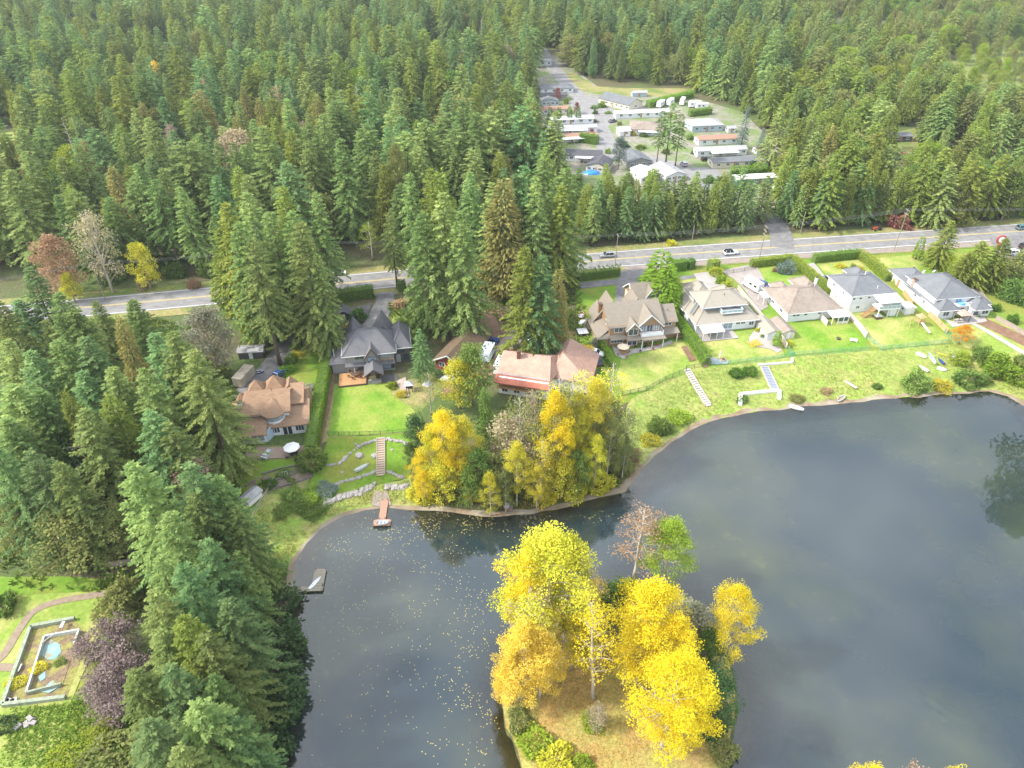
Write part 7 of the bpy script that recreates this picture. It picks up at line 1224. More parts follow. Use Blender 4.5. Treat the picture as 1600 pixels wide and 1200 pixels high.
def wires(a, b, n, label, dz=.2):
    (pa, ha, _), (pb, hb, _) = a, b; d = Vector((pb.x - pa.x, pb.y - pa.y)); nr = Vector((-d.y, d.x)).normalized(); e = empty('power_line', (pa.x, pa.y, 0), 0, label, 'power line')
    for k in range(n):
        mb = MB(); o = (k - (n - 1) / 2) * .7; pts = []
        for i in range(15):
            t = i / 14; pts.append((d.x * t + nr.x * o, d.y * t + nr.y * o, pa.z + ha - dz + (pb.z + hb - pa.z - ha) * t - 4 * .012 * d.length * t * (1 - t)))
        mb.tube(pts, .02, 4); mb.build('wire', P_wire, e, uv=False)
far_l = (Vector((-190, 152, 5)), 11, None); far_r = (Vector((240, 226, 5)), 12, None)
wires(far_l, PE[1], 3, 'power wires crossing in front of the left road to the left edge'); wires(PE[1], PE[2], 3, 'power wires from the left road pole into the firs'); wires(PE[2], PE[3], 3, 'power wires passing through the tall firs along the road'); wires(PE[3], PE[5], 4, 'power wires over the road right of the firs'); wires(PE[5], PE[6], 4, 'power wires over the lane mouth in the middle right'); wires(PE[6], far_r, 3, 'power wires running off the right edge')
def sign():
    p = gp(1553, 402); e = empty('roadside_sign', (p.x, p.y, p.z), R(-6), 'tall round red and white forecourt sign on a pole', 'sign'); MB().tube([(0, 0, 0), (0, 0, 4.6)], .14, 8).build('post', P_metal, e)
    MB().tube([(0, -.2, 6), (0, .2, 6)], 1.5, 20).build('board', paint('sign_red', (.42, .07, .06)), e); MB().tube([(0, -.23, 6.1), (0, .23, 6.1)], .95, 20).build('sign_face', CARP['white'], e); MB().box(-.55, .55, -.22, .22, 3.3, 4.4).build('lower_panel', paint('sign_red', (.42, .07, .06)), e)
sign()
# ================================================================== FENCES
def fence(px, h, m, label, mesh=False, sp=2.4, cap=None, name='fence', world=False, rails=True):
    pts = [Vector(p[:2]) for p in (px if world else [gp(*q) for q in px])]; e = empty(name, (pts[0].x, pts[0].y, 0), 0, label, 'fence'); c0 = pts[0]
    pm = MB().box(-.05, .05, -.05, .05, -.2, h + .05).mesh('post', cap or m); pan = {}
    for a, b in zip(pts[:-1], pts[1:]):
        d = b - a; n = max(1, round(d.length / sp)); s_ = d.length / n; ang = math.atan2(d.y, d.x); key = round(s_, 2)
        if key not in pan:
            mb = MB()
            if mesh:
                mb.box(0, s_, -.025, .025, h - .05, h); mb.box(0, s_, -.02, .02, .02, .06); k = int(s_ / .3)
                for i in range(k + 1): mb.box(i * s_ / (k + .01) - .012, i * s_ / (k + .01) + .012, -.012, .012, .04, h)
                for z in np.arange(.35, h - .1, .32): mb.box(0, s_, -.01, .01, z - .012, z + .012)
            else: mb.box(0.04, s_ - .04, -.03, .03, .05, h)
            pan[key] = mb.mesh('panel', m)
            if not mesh: pan[('r', key)] = MB().box(0, s_, -.07, .07, h, h + .06).mesh('cap_rail', cap or m)
        for i in range(n + 1):
            q = a + d * i / n; z = hz(q.x, q.y); use('post', pm, e, (q.x - c0.x, q.y - c0.y, z), (0, 0, ang))
            if i < n:
                q2 = a + d * (i + 1) / n; tilt = -math.atan2(hz(q2.x, q2.y) - z, s_); use('panel', pan[key], e, (q.x - c0.x, q.y - c0.y, z), (0, tilt, ang))
                if not mesh: use('cap_rail', pan[('r', key)], e, (q.x - c0.x, q.y - c0.y, z), (0, tilt, ang))
    return e
F_beige = paint('beige_fence', (.62, .52, .44)); F_green = paint('green_mesh', (.10, .36, .26)); F_board = surf('weathered_boards', (.36, .30, .25), (.26, .21, .17), scale=2); F_new = surf('new_cedar_boards', (.52, .34, .17), (.44, .28, .14), scale=2)
fence([(1152, 454), (1190, 500), (1228, 545)], 1.7, F_beige, 'beige panel fence between the beige-roofed house and the bungalow', cap=paint('pale_cap', (.68, .60, .52))); fence([(1297, 468), (1352, 528)], 1.7, F_beige, 'pale party fence left of the two-storey house lawn', cap=paint('pale_cap', (.68, .60, .52)))
fence([(1228, 545), (1238, 557)], 1.3, F_green, 'short green mesh return at the end of the beige fence', True); fence([(1114, 571), (1180, 565), (1236, 557)], 1.2, F_green, 'green mesh fence along the bottom of the beige-roofed house lawn', True); fence([(1240, 557), (1300, 552), (1358, 548)], 1.4, F_green, 'green mesh fence along the bottom of the bright bungalow lawn', True); fence([(1352, 528), (1378, 548), (1430, 542), (1484, 537)], 1.4, F_green, 'green mesh fence along the bottom of the play-tower lawn', True); fence([(1475, 520), (1495, 538)], 1.4, F_green, 'green mesh fence stub left of the orange maple', True)
fence([(1450, 494), (1478, 522)], 1.6, F_new, 'new cedar board fence right of the play tower'); fence([(1410, 459), (1424, 478)], 1.5, F_new, 'new cedar board fence above the white shed'); fence([(1507, 441), (1518, 452), (1545, 482)], 1.9, F_board, 'weathered plank fence right of the long white house'); fence([(1555, 500), (1640, 550)], 1.4, F_board, 'low weathered fence along the soil path')
fence([(513, 681), (595, 680), (652, 674)], 1.2, paint('dark_green_mesh', (.06, .12, .06)), 'thin dark mesh fence across the lawn above the long steps', True); fence([(972, 618), (1010, 610), (1040, 594), (1072, 580)], 1.2, paint('dark_green_mesh', (.06, .12, .06)), 'dark mesh fence at the bottom of the tan house lawn', True); fence([(1072, 577), (1110, 571)], 1.2, paint('dark_green_mesh', (.06, .12, .06)), 'dark mesh gate stretch above the left bank steps', True)
fence([(1128, 430), (1180, 421)], 1.3, P_black, 'black iron gate across the stone drive', True, 3.4, name='gate'); fence([(585, 466), (617, 466)], 1.2, P_black, 'thin dark gate across the asphalt driveway', True, 3, name='gate')
fence([(420, 768), (408, 786), (396, 808), (397, 822)], 1.0, paint('pale_rail', (.60, .55, .42)), 'pale timber handrail running down the bank', True, 2.4, name='handrail')
fence([(165, 888), (215, 882)], 1.5, F_board, 'weathered board fence behind the firs above the path end')
# ================================================================== STEPS, WALLS, DOCKS
def steps(a, b, wd, n, m, label, side_m=None, z_off=.25):
    A, B = gp(*a), gp(*b); d = B - A; ang = math.atan2(d.y, d.x); e = empty('garden_steps', (A.x, A.y, 0), ang, label, 'steps'); L2 = Vector((d.x, d.y)).length; t = L2 / n; tm = MB().box(-.12, t * .72, -wd / 2, wd / 2, -.09, .0).mesh('tread', m)
    for i in range(n + 1): q = A + d * (i / n); use('tread', tm, e, (i * t, 0, hz(q.x, q.y) + z_off))
    for s_ in (-1, 1):
        mb = MB()
        for i in range(6):
            p0, p1 = A + d * (i / 6), A + d * ((i + 1) / 6); mb.bar((L2 * i / 6, s_ * (wd / 2 + .08), hz(p0.x, p0.y) + z_off), (L2 * (i + 1) / 6, s_ * (wd / 2 + .08), hz(p1.x, p1.y) + z_off), .14, .3)
        mb.build('stringer', side_m or m, e)
    return e
P_pale = surf('weathered_timber', (.50, .45, .40), (.40, .35, .31), scale=2); P_bluegrey = surf('grey_decking', (.30, .32, .37), (.24, .26, .31), scale=2)
steps((595, 685), (595, 742), 1.6, 16, surf('step_timber', (.42, .33, .25), (.34, .26, .2), scale=2), 'long straight timber steps down the middle of the lower lawn'); steps((1073, 578), (1106, 633), 1.4, 16, P_pale, 'pale stepping-board stairs on the left of the rough bank'); steps((1194, 574), (1211, 610), 1.8, 15, P_bluegrey, 'dark slatted stairs down to the timber frame on the shore', paint('stair_beige', (.6, .52, .42)))
def frame_wall(px, h, wd, m, label, name, cat): # a run of squared timbers
    pts = [gp(*q) for q in px]; e = empty(name, (pts[0].x, pts[0].y, 0), 0, label, cat)
    for a, b in zip(pts[:-1], pts[1:]):
        d = Vector((b.x - a.x, b.y - a.y)); n = max(1, round(d.length / 2.4))
        for i in range(n):
            p, q = a.lerp(b, i / n), a.lerp(b, (i + 1) / n)
            for k in range(max(1, round(h / .25))): MB().bar((p.x - pts[0].x, p.y - pts[0].y, hz(p.x, p.y) + .12 + k * .25), (q.x - pts[0].x, q.y - pts[0].y, hz(q.x, q.y) + .12 + k * .25), wd, .235).build('timber', m, e)
    return e
P_whitewood = surf('white_timber', (.74, .72, .68), (.62, .6, .56), scale=2)
frame_wall([(1156, 634), (1157, 617), (1205, 612), (1217, 611), (1217, 625)], .5, .9, P_whitewood, 'white timber retaining frame with benches on the shore', 'retaining_wall', 'retaining wall'); frame_wall([(1184, 571), (1238, 567), (1237, 561)], .5, .4, P_whitewood, 'pale timber edging beside the head of the dark stairs', 'retaining_wall', 'retaining wall')
for i, px in enumerate(([(410, 742), (440, 733), (470, 727)], [(418, 755), (445, 746), (470, 737)], [(420, 766), (455, 757), (490, 745)], [(384, 762), (396, 752)])): frame_wall(px, .6, .28, surf('old_sleeper', (.20, .17, .15), (.14, .12, .10), scale=2), ['topmost timber edging of the terraced garden', 'middle timber edging of the terraced garden', 'lowest long timber edging of the terraced garden', 'short timber edging by the translucent shed'][i], 'retaining_wall', 'retaining wall')
patch('garden_bed', [(398, 750), (420, 742), (472, 728), (490, 742), (455, 755), (424, 768), (405, 780), (392, 790), (382, 776)], surf('bed_soil', (.22, .17, .13), (.16, .12, .09), scale=1.2, rough=.95, grain=2), off=.1)
def rock_mesh(seed):
    rr = random.Random(seed); mb = MB(); mb.lathe((0, 0, 0), [(.28, -.2), (.5, 0), (.46, .28), (.25, .46)], 6); mb.v = [(x * rr.uniform(.75, 1.2), y * rr.uniform(.75, 1.2), z * rr.uniform(.8, 1.2)) for x, y, z in mb.v]; return mb.mesh('stone', M_stone)
M_stone = surf('field_stone', (.33, .31, .29), (.20, .19, .18), scale=2.5, rough=.9, col3=(.38, .34, .30), scale3=1); ROCK = [rock_mesh(i) for i in range(5)]
def stone_wall(px, s_, label, rows=1):
    pts = smooth_line([gp(*q) for q in px], 5); e = empty('stone_wall', (pts[0].x, pts[0].y, 0), 0, label, 'stone wall'); rr = random.Random(len(label)); acc = 0
    for a, b in zip(pts[:-1], pts[1:]):
        d = b - a; n = max(1, round(d.length / (s_ * .8)))
        for i in range(n):
            for k in range(rows):
                p = a + d * (i + rr.uniform(.1, .6)) / n; sc = s_ * rr.uniform(.75, 1.3); use('stone', rr.choice(ROCK), e, (p.x - pts[0].x + rr.uniform(-.15, .15), p.y - pts[0].y + rr.uniform(-.2, .2) + k * s_ * .5, hz(p.x, p.y) + k * .15), (rr.uniform(-.3, .3), rr.uniform(-.3, .3), rr.uniform(0, 6)), (sc * 1.2, sc, sc * .9))
stone_wall([(510, 728), (532, 723), (548, 708), (570, 694), (592, 687)], .8, 'curving stone wall on the left of the long steps'); stone_wall([(505, 764), (540, 752), (572, 743), (588, 736)], .75, 'second stone wall across the lower bank'); stone_wall([(506, 792), (530, 780), (560, 772), (588, 758)], 1.0, 'lowest ragged stone wall above the beach', 2); stone_wall([(603, 686), (622, 690), (640, 694)], .8, 'short stone wall right of the head of the steps'); stone_wall([(604, 737), (620, 742), (630, 748)], .8, 'stone wall right of the foot of the steps'); stone_wall([(604, 762), (622, 764), (636, 763)], 1.0, 'stone bank beside the gravel landing', 2)
for x, y, s_, l in ((562, 712, 1.9, 'large pale boulder on the left lower lawn'), (585, 712, 1.6, 'boulder beside the long steps'), (534, 738, .8, 'small boulder on the lower lawn'), (556, 694, .7, 'small boulder above the pale one'), (613, 703, .8, 'small boulder right of the steps')):
    p = gp(x, y); o = use('boulder', ROCK[x % 5], None, (p.x, p.y, p.z), (0, 0, x), (s_, s_, s_ * .6)); tag(o, l, 'boulder')
M_dock = surf('dock_boards', (.42, .25, .17), (.34, .20, .14), scale=2.5); M_dock2 = surf('grey_dock_boards', (.36, .32, .24), (.28, .25, .19), scale=2.5)
def dock(parts, m, label, rz, z=.45):
    o = at(*parts[0][0], 0); e = empty('dock', (o.x, o.y, 0), R(rz), label, 'dock')
    for (px, x0, x1, y0, y1) in parts:
        n = max(2, int((y1 - y0) / .45)); d = (y1 - y0) / n; pm = MB().box(x0, x1, 0, d - .035, z - .08, z).mesh('plank', m)
        for i in range(n): use('plank', pm, e, (0, y0 + i * d, random.uniform(-.012, .012)))
        MB().box(x0 + .05, x1 - .05, y0 + .03, y1 - .03, z - .3, z - .085).build('float', P_dkwood, e)
        for x, y in ((x0 + .15, y0 + .15), (x1 - .15, y0 + .15), (x0 + .15, y1 - .15), (x1 - .15, y1 - .15)): MB().tube([(x, y, -1.2), (x, y, z + .25)], .08, 6).build('pile', P_dkwood, e)
    return e
dock([((583, 824), 0, 3.4, 0, 1.7), ((583, 824), .9, 2.3, 1.75, 7.2)], M_dock, 'brown plank dock with a T-shaped end below the lower lawn', 2)
dock([((466, 927), 0, 4.4, 0, 1.1), ((466, 927), 2.2, 4.3, 1.15, 5.0)], M_dock2, 'small L-shaped dock at the left bank', 3)
o = at(796, 797, 0); e = dock([((790, 800), 0, 1.5, 0, 2.4)], M_dock2, 'tiny landing stage under the yellow trees', 0, .55)
def boat(p, rz, l, wd, h, m, label, z, cat='boat', inner=None, up=True, name='rowing_boat'):
    e = empty(name, (p.x, p.y, z), R(rz), label, cat); mb = MB(); n = 9; rings = []
    for i in range(n):
        t = i / (n - 1) * 2 - 1; k = max(.06, (1 - abs(t) ** 2.6)) if t > 0 else max(.6, 1 - .4 * abs(t) ** 3); y = wd / 2 * k; x = t * l / 2; s_ = .12 * max(0, t) ** 2; rings.append([(x, -y, h + s_), (x, -y * .75, .02 + s_ * .6), (x, y * .75, .02 + s_ * .6), (x, y, h + s_)])
    b = 0
    for r in rings: mb.v += r
    for i in range(n - 1):
        for k in range(3): mb.f.append((i * 4 + k, i * 4 + k + 1, i * 4 + 5 + k, i * 4 + 4 + k))
    mb.f += [(0, 3, 2, 1), tuple((n - 1) * 4 + k for k in range(4))]
    if not up:
        for i in range(n - 1): mb.f.append((i * 4, i * 4 + 4, i * 4 + 7, i * 4 + 3))
    if not up: mb.v = [(x, y, h - z_ + .05) for x, y, z_ in mb.v]
    hull = mb.build('hull', m, e)
    if up:
        for t in (-.45, .15): w_ = wd * .42; MB().box(t * l / 2 - .14, t * l / 2 + .14, -w_, w_, h * .68, h * .78).build('thwart', inner or P_wood, e)
        rim = MB()
        for i in range(n - 1):
            rim.bar(rings[i][0], rings[i + 1][0], .06); rim.bar(rings[i][3], rings[i + 1][3], .06)
        rim.build('gunwale', inner or P_trim, e); MB().poly([(r[1][0], r[1][1], .07) for r in rings] + [(r[2][0], r[2][1], .07) for r in rings[::-1]]).build('floor_board', inner or m, e)
    else: MB().bar((-l / 2 + .1, 0, h + .06), (l / 2 - .2, 0, h + .03), .07).build('keel', inner or m, e)
    return e
W_ = CARP['white']; P_alu = paint('aluminium', (.46, .50, .47), .4, .4)
p = at(598, 818, .45); boat(p, 5, 2.4, 1.2, .4, W_, 'small white boat lying on the T-shaped dock end', .47, inner=P_metal); p = at(492, 911, .45); boat(p, 62, 3.2, .75, .12, W_, 'white paddle board on the small L-shaped dock', .5, 'paddle board', up=False, name='paddle_board')
for x, y, r_, l, w2, m, up, lab, nm, cat in ((1439, 556, -50, 2.6, 1.2, W_, False, 'white upturned skiff nearest the play-tower lawn', 'rowing_boat', 'boat'), (1455, 561, 85, 4.6, .8, W_, True, 'long white canoe with a blue inside standing beside the skiff', 'canoe', 'canoe'), (1470, 566, 100, 2.6, .7, CARP['blue'], False, 'blue kayak among the beached boats', 'kayak', 'kayak'), (1490, 557, 60, 2.6, 1.1, P_alu, False, 'grey upturned dinghy at the right of the beached boats', 'dinghy', 'boat'), (1442, 577, 120, 2.8, .7, W_, False, 'narrow white kayak lower on the bank', 'kayak', 'kayak'), (1471, 578, -30, 2.2, 1.0, W_, False, 'small white upturned boat lower right of the canoe', 'rowing_boat', 'boat'), (1314, 624, 40, 3.0, 1.1, P_alu, True, 'little open boat drawn up at the waterline in the middle of the right shore', 'rowing_boat', 'boat'), (1244, 639, -30, 3.4, 1.1, W_, True, 'white boat at the waterline below the timber frame', 'rowing_boat', 'boat'), (566, 732, 40, 3.6, 1.0, P_alu, False, 'pale green upturned flat boat on the lower lawn', 'rowing_boat', 'boat'), (792, 793, 80, 2.6, 1.1, CARP['red'], True, 'red boat on the tiny landing under the yellow trees', 'rowing_boat', 'boat'), (908, 494, 80, 3.4, 1.6, CARP['red'], True, 'red and white speedboat on the grass left of the tan house', 'speedboat', 'boat')):
    p = gp(x, y); boat(p, r_, l, w2, .45, m, lab, max(p.z, 0) + .08 + (.5 if nm == 'rowing_boat' and x == 792 else 0), cat, paint('boat_blue', (.25, .45, .6)) if nm == 'canoe' else (W_ if m is CARP['red'] else None), up, nm)
p = gp(1468, 553); tag(MB().bar((-1.6, 1.2, .15), (1.4, -1.0, .15), .16).build('yellow_pole', paint('yellow_plastic', (.75, .55, .05)), None, tuple(p)), 'yellow pole lying on the grass above the beached boats', 'pole'); p = gp(1323, 597); tag(MB().box(-.35, .35, -3.0, 3.0, .02, .16).build('plank_walk', P_pale, None, tuple(p), R(28)), 'weathered plank lying down the rough bank', 'plank')
# ================================================================== GARDEN THINGS
def umbrella(px, r_, m, label, z=None, n=8, h=2.4):
    p = gp(*px); zz = p.z if z is None else z; e = empty('parasol', (p.x, p.y, zz), 0, label, 'parasol'); MB().tube([(0, 0, 0), (0, 0, h)], .035, 6).build('pole', P_metal, e); c = MB().cone((0, 0), r_, h - .55, h + .05, n, cap=False).cone((0, 0), r_ * .98, h - .58, h, n, cap=False).build('canopy', m, e); MB().cone((0, 0), .3, 0, .1, 8, r1=.28).build('base', P_black, e)
    rb = MB().bar((0, 0, h + .06), (r_, 0, h - .53), .04).mesh('rib', P_trim)
    for k in range(n): use('rib', rb, c, rot=(0, 0, k * 6.2832 / n))
    MB().cone((0, 0), .06, h + .05, h + .2, 6).build('finial', P_trim, e); return e
def table_set(px, label, m, nch=4, z=None, r_=.9, chm=None):
    p = gp(*px); zz = p.z if z is None else z; e = empty('garden_table', (p.x, p.y, zz), R(20), label, 'table'); MB().cone((0, 0), r_, .7, .75, 10, r1=r_).build('tabletop', m, e)
    for k in range(4): MB().tube([(.5 * math.cos(k * 1.571), .5 * math.sin(k * 1.571), 0), (.4 * math.cos(k * 1.571), .4 * math.sin(k * 1.571), .7)], .04, 5).build('leg', m, e)
    return e
CH = {}
def chair(p, rz, m, label, group):
    e = empty('garden_chair', tuple(p), rz, label, 'chair', group)
    if m.name not in CH:
        CH[m.name] = (MB().box(-.25, .25, -.25, .25, .42, .47).mesh('seat', m), MB().hull8([(-.25, .22, .45), (.25, .22, .45), (.25, .27, .45), (-.25, .27, .45), (-.25, .32, .95), (.25, .32, .95), (.25, .36, .95), (-.25, .36, .95)]).mesh('backrest', m), MB().box(-.025, .025, -.025, .025, 0, .42).mesh('leg', m))
    a, b, c = CH[m.name]; use('seat', a, e); use('backrest', b, e)
    for x in (-.22, .22):
        for y in (-.22, .22): use('leg', c, e, (x, y, 0))
    return e
def seats(px, r_, n, m, label, group, z=None, a0=.4):
    p = gp(*px); zz = p.z if z is None else z
    for k in range(n): a = a0 + 6.283 * k / n; chair((p.x + r_ * math.cos(a), p.y + r_ * math.sin(a), zz), a - math.pi / 2, m, label, group)
umbrella((458, 709), 1.75, paint('parasol_white', (.80, .78, .76), .8), 'white octagonal parasol on the brick patio'); table_set((460, 712), 'round table under the white parasol', P_black); seats((461, 714), 1.5, 4, P_black, 'black chair at the table under the white parasol', 'chairs under the white parasol')
umbrella((973, 551), 1.6, paint('parasol_tan', (.68, .55, .36), .8), 'tan parasol on the paved patio of the tan house'); table_set((974, 553), 'round table under the tan parasol', P_wood); seats((974, 554), 1.4, 4, P_wood, 'wooden chair at the table under the tan parasol', 'chairs under the tan parasol'); seats((1000, 546), 1.2, 3, P_black, 'dark chair on the paved patio below the balcony', 'chairs below the balcony'); seats((1020, 543), 1.1, 3, paint('red_chair', (.4, .1, .1)), 'reddish chair under the white balcony', 'chairs under the white balcony')
q = gp(556, 590); table_set((556, 590), 'dark oval table on the orange deck', P_dkwood, z=5.57, r_=1.1); seats((556, 590), 1.6, 6, P_dkwood, 'dark chair round the table on the orange deck', 'chairs on the orange deck', 5.57); e = empty('closed_parasol', (q.x, q.y, 5.57), 0, 'closed parasol standing at the table on the orange deck', 'parasol'); MB().tube([(0, 0, 0), (0, 0, 2.6)], .035, 6).build('pole', P_metal, e); MB().cone((0, 0), .16, 1.2, 2.7, 8).build('canopy', P_pale, e)
def bench_table(px, rz, m, label):
    p = gp(*px); e = empty('picnic_table', (p.x, p.y, p.z + .1), R(rz), label, 'picnic table'); pl = MB().box(-1.1, 1.1, -.08, .08, .70, .75).mesh('plank', m)
    for k in range(4): use('plank', pl, e, (0, -.3 + k * .2, 0))
    for s_ in (-1, 1):
        MB().box(-1.1, 1.1, -.14, .14, .42, .46).build('bench', m, e, (0, s_ * .75, 0))
        for x in (-.8, .8): MB().bar((x, s_ * .75, 0), (x, s_ * .2, .7), .09).build('leg', m, e)
bench_table((1134, 511), 10, surf('orange_timber', (.60, .38, .12), (.5, .3, .1), scale=2), 'orange timber picnic table beside the white patio cover'); bench_table((1497, 503), 10, P_pale, 'pale picnic table under the pergola on the paved patio')
def pergola():
    p = gp(1500, 500); e = empty('gazebo', (p.x, p.y, p.z), R(10), 'rust-coloured flat canopy on posts over a picnic table', 'gazebo')
    for x in (-1.6, 1.6):
        for y in (-1.2, 1.2): MB().box(x - .06, x + .06, y - .06, y + .06, 0, 2.3).build('post', P_black, e)
    MB().cone((0, 0), 2.5, 2.3, 2.75, 4, r1=1.0, a0=R(45)).build('canopy', paint('rust_canvas', (.42, .28, .22), .8), e)
pergola()
def playset():
    p = gp(1434, 508); e = empty('play_tower', (p.x, p.y, p.z), R(15), 'timber play tower with a long white slide', 'play tower')
    for x in (-.8, .8):
        for y in (-.8, .8): MB().bar((x * 1.25, y * 1.25, 0), (x * .9, y * .9, 2.9), .12).build('post', F_new, e)
    MB().box(-.85, .85, -.85, .85, 1.35, 1.45).build('platform', F_new, e)
    for i in range(5): MB().box(-.8 + i * .36, -.5 + i * .36, -.93, -.88, 1.5, 2.1).build('rail_slat', F_new, e)
    MB().cone((0, 0), 1.45, 2.8, 3.7, 4, a0=R(45)).build('roof', F_new, e); MB().hull8([(-.3, -.9, 1.3), (.3, -.9, 1.3), (.35, -4.4, .15), (-.25, -4.4, .15), (-.3, -.9, 1.42), (.3, -.9, 1.42), (.35, -4.4, .25), (-.25, -4.4, .25)]).build('slide', paint('slide_white', (.80, .74, .62)), e); MB().bar((-.9, 0, 2.4), (-3.2, 0, 2.4), .12).build('swing_beam', F_new, e)
    for y in (-.9, .9): MB().bar((-3.2, 0, 2.4), (-3.5, y, 0), .1).build('leg', F_new, e)
    MB().box(-2.4, -2.0, -.1, .1, .5, .55).build('swing_seat', P_black, e)
playset()
def hot_tub(px, m, cov, label, r_=1.1):
    p = gp(*px); e = empty('hot_tub', (p.x, p.y, p.z), R(10), label, 'hot tub'); MB().box(-r_, r_, -r_, r_, 0, .85).build('cabinet', m, e); MB().box(-r_ - .04, r_ + .04, -r_ - .04, r_ + .04, .855, .98).build('cover', cov, e); MB().box(-.03, .03, -r_ - .05, r_ + .05, .985, 1.0).build('cover_fold', P_black, e)
hot_tub((1370, 497), P_dkwood, P_metal, 'dark hot tub with a grey lid on the lawn below the sundeck', .9); hot_tub((910, 522), P_black, paint('lid_grey', (.5, .5, .5)), 'black hot tub with a grey lid left of the tan house', 1.3)
def bench(px, rz, m, label):
    p = gp(*px); e = empty('bench', (p.x, p.y, p.z), R(rz), label, 'bench'); MB().box(-.9, .9, -.25, .25, .4, .46).build('seat', m, e); MB().box(-.9, .9, .2, .26, .5, .9).build('backrest', m, e)
    for x in (-.75, .75): MB().box(x - .05, x + .05, -.22, .22, 0, .4).build('leg', m, e)
bench((1333, 534), -20, P_trim, 'white garden bench low on the bright bungalow lawn'); bench((1058, 616), 0, P_pale, 'pale bench left of the rough bank steps') if False else None
def firepit(px, m, label, r_=.55):
    p = gp(*px); e = empty('fire_pit', (p.x, p.y, p.z), 0, label, 'fire pit'); MB().lathe((0, 0, 0), [(r_ * .8, 0), (r_, .3), (r_ * .95, .4)], 10).build('bowl', m, e); MB().cone((0, 0), r_ * .75, .4, .44, 10, r1=r_ * .7).build('ash', P_black, e)
firepit((1310, 530), P_dkwood, 'dark fire pit on the bright bungalow lawn'); firepit((1130, 563), surf('terracotta', (.55, .28, .14), (.45, .22, .1)), 'terracotta fire pit on grey gravel at the lawn corner', .7); firepit((950, 552), P_pale, 'round stone planter beside the narrow hedge', .6)
patch('gravel_patch', [(1108, 557), (1122, 562), (1138, 563), (1137, 569), (1112, 570)], surf('blue_gravel', (.34, .37, .40), (.28, .30, .33), scale=2), off=.17)
p = gp(1124, 560); tag(MB().box(-.12, .12, -.12, .12, 0, 2.0).cone((0, 0), .22, 2.0, 2.3, 4, a0=R(45)).build('birdhouse_post', P_trim, None, tuple(p)), 'short white post on grey gravel at the corner of the lawn', 'post')
def container():
    p = gp(373, 606); e = empty('cargo_container', (p.x, p.y, p.z + .1), R(-12), 'beige steel cargo container beside the asphalt drive', 'container'); m = surf('beige_steel', (.52, .47, .36), (.42, .37, .28), scale=1.2, rough=.7, col3=(.34, .27, .2), scale3=.5)
    MB().box(-1.25, 1.25, 0, 6, .15, 2.6).build('body', m, e); rb = MB().box(-.05, .05, 0, .1, .2, 2.55).mesh('rib', m)
    for i in range(12):
        for s_ in (-1, 1): use('rib', rb, e, (s_ * 1.28, .2 + i * .48, 0))
    for x in (-.62, .62): d = MB().box(x - .58, x + .58, -.05, .0, .25, 2.5).build('door', m, e); MB().tube([(x + .3, -.08, .3), (x + .3, -.08, 2.45)], .03, 5).build('lock_bar', P_metal, d)
    for x in (-1.2, 1.2):
        for y in (.1, 5.9): MB().box(x - .12, x + .12, y - .12, y + .12, -.1, .15).build('foot', P_metal, e)
container()
p = gp(402, 584); boat(p, 12, 3.0, 1.0, .5, CARP['blue'], 'blue boat with dark sides at the foot of the leaning trunk', p.z + .1); p = gp(418, 712); e = empty('garden_cover', tuple(p), R(70), 'grey covered grill island on the brick patio', 'covered grill'); MB().hull8([(-1.3, -.6, 0), (1.3, -.6, 0), (1.3, .6, 0), (-1.3, .6, 0), (-1.0, -.45, 1.0), (1.0, -.45, 1.0), (1.0, .45, 1.0), (-1.0, .45, 1.0)]).build('cover', P_metal, e); MB().box(-1.35, -1.0, -.6, .6, .6, .7).build('side_shelf', P_trim, e)
def planter(px, label):
    p = gp(*px); e = empty('stone_planter', tuple(p), R(10), label, 'planter'); MB().box(-1.0, 1.0, -.5, .5, 0, .55).build('trough', M_stone, e); mesh_ = bush_small(); use('plants', mesh_, e, (0, 0, .5), scale=(.45, .25, .35))
_bs = []
def bush_small():
    if not _bs: _bs.append(bush_leaves(777, 2, 2, 260, .45).mesh('plants', M_green))
    return _bs[0]
for i, (x, y) in enumerate(((1092, 545), (1080, 561), (1074, 551))): pass
def hoops():
    p = gp(444, 742); e = empty('garden_hoops', tuple(p), R(15), 'white hoop frame over a raised bed', 'hoop frame')
    for k in range(4): MB().tube([(k * .5 - .8, -.6, 0), (k * .5 - .8, -.5, .6), (k * .5 - .8, 0, .9), (k * .5 - .8, .5, .6), (k * .5 - .8, .6, 0)], .04, 5).build('hoop', P_trim, e)
    MB().bar((-.8, 0, .9), (.7, 0, .9), .04).build('ridge_bar', P_trim, e)
hoops()
def gazebo_small():
    p = gp(640, 610); e = empty('lantern_shelter', tuple(p), R(8), 'small dark garden shelter with a pale hip roof beside the paver path', 'shelter')
    for x in (-.7, .7):
        for y in (-.7, .7): MB().box(x - .07, x + .07, y - .07, y + .07, 0, 2.0).build('post', P_black, e)
    MB().cone((0, 0), 1.5, 2.0, 2.7, 4, a0=R(45)).build('roof', P_metal, e); MB().box(-.7, .7, .6, .66, 0, 1.1).build('back_panel', P_black, e)
gazebo_small()
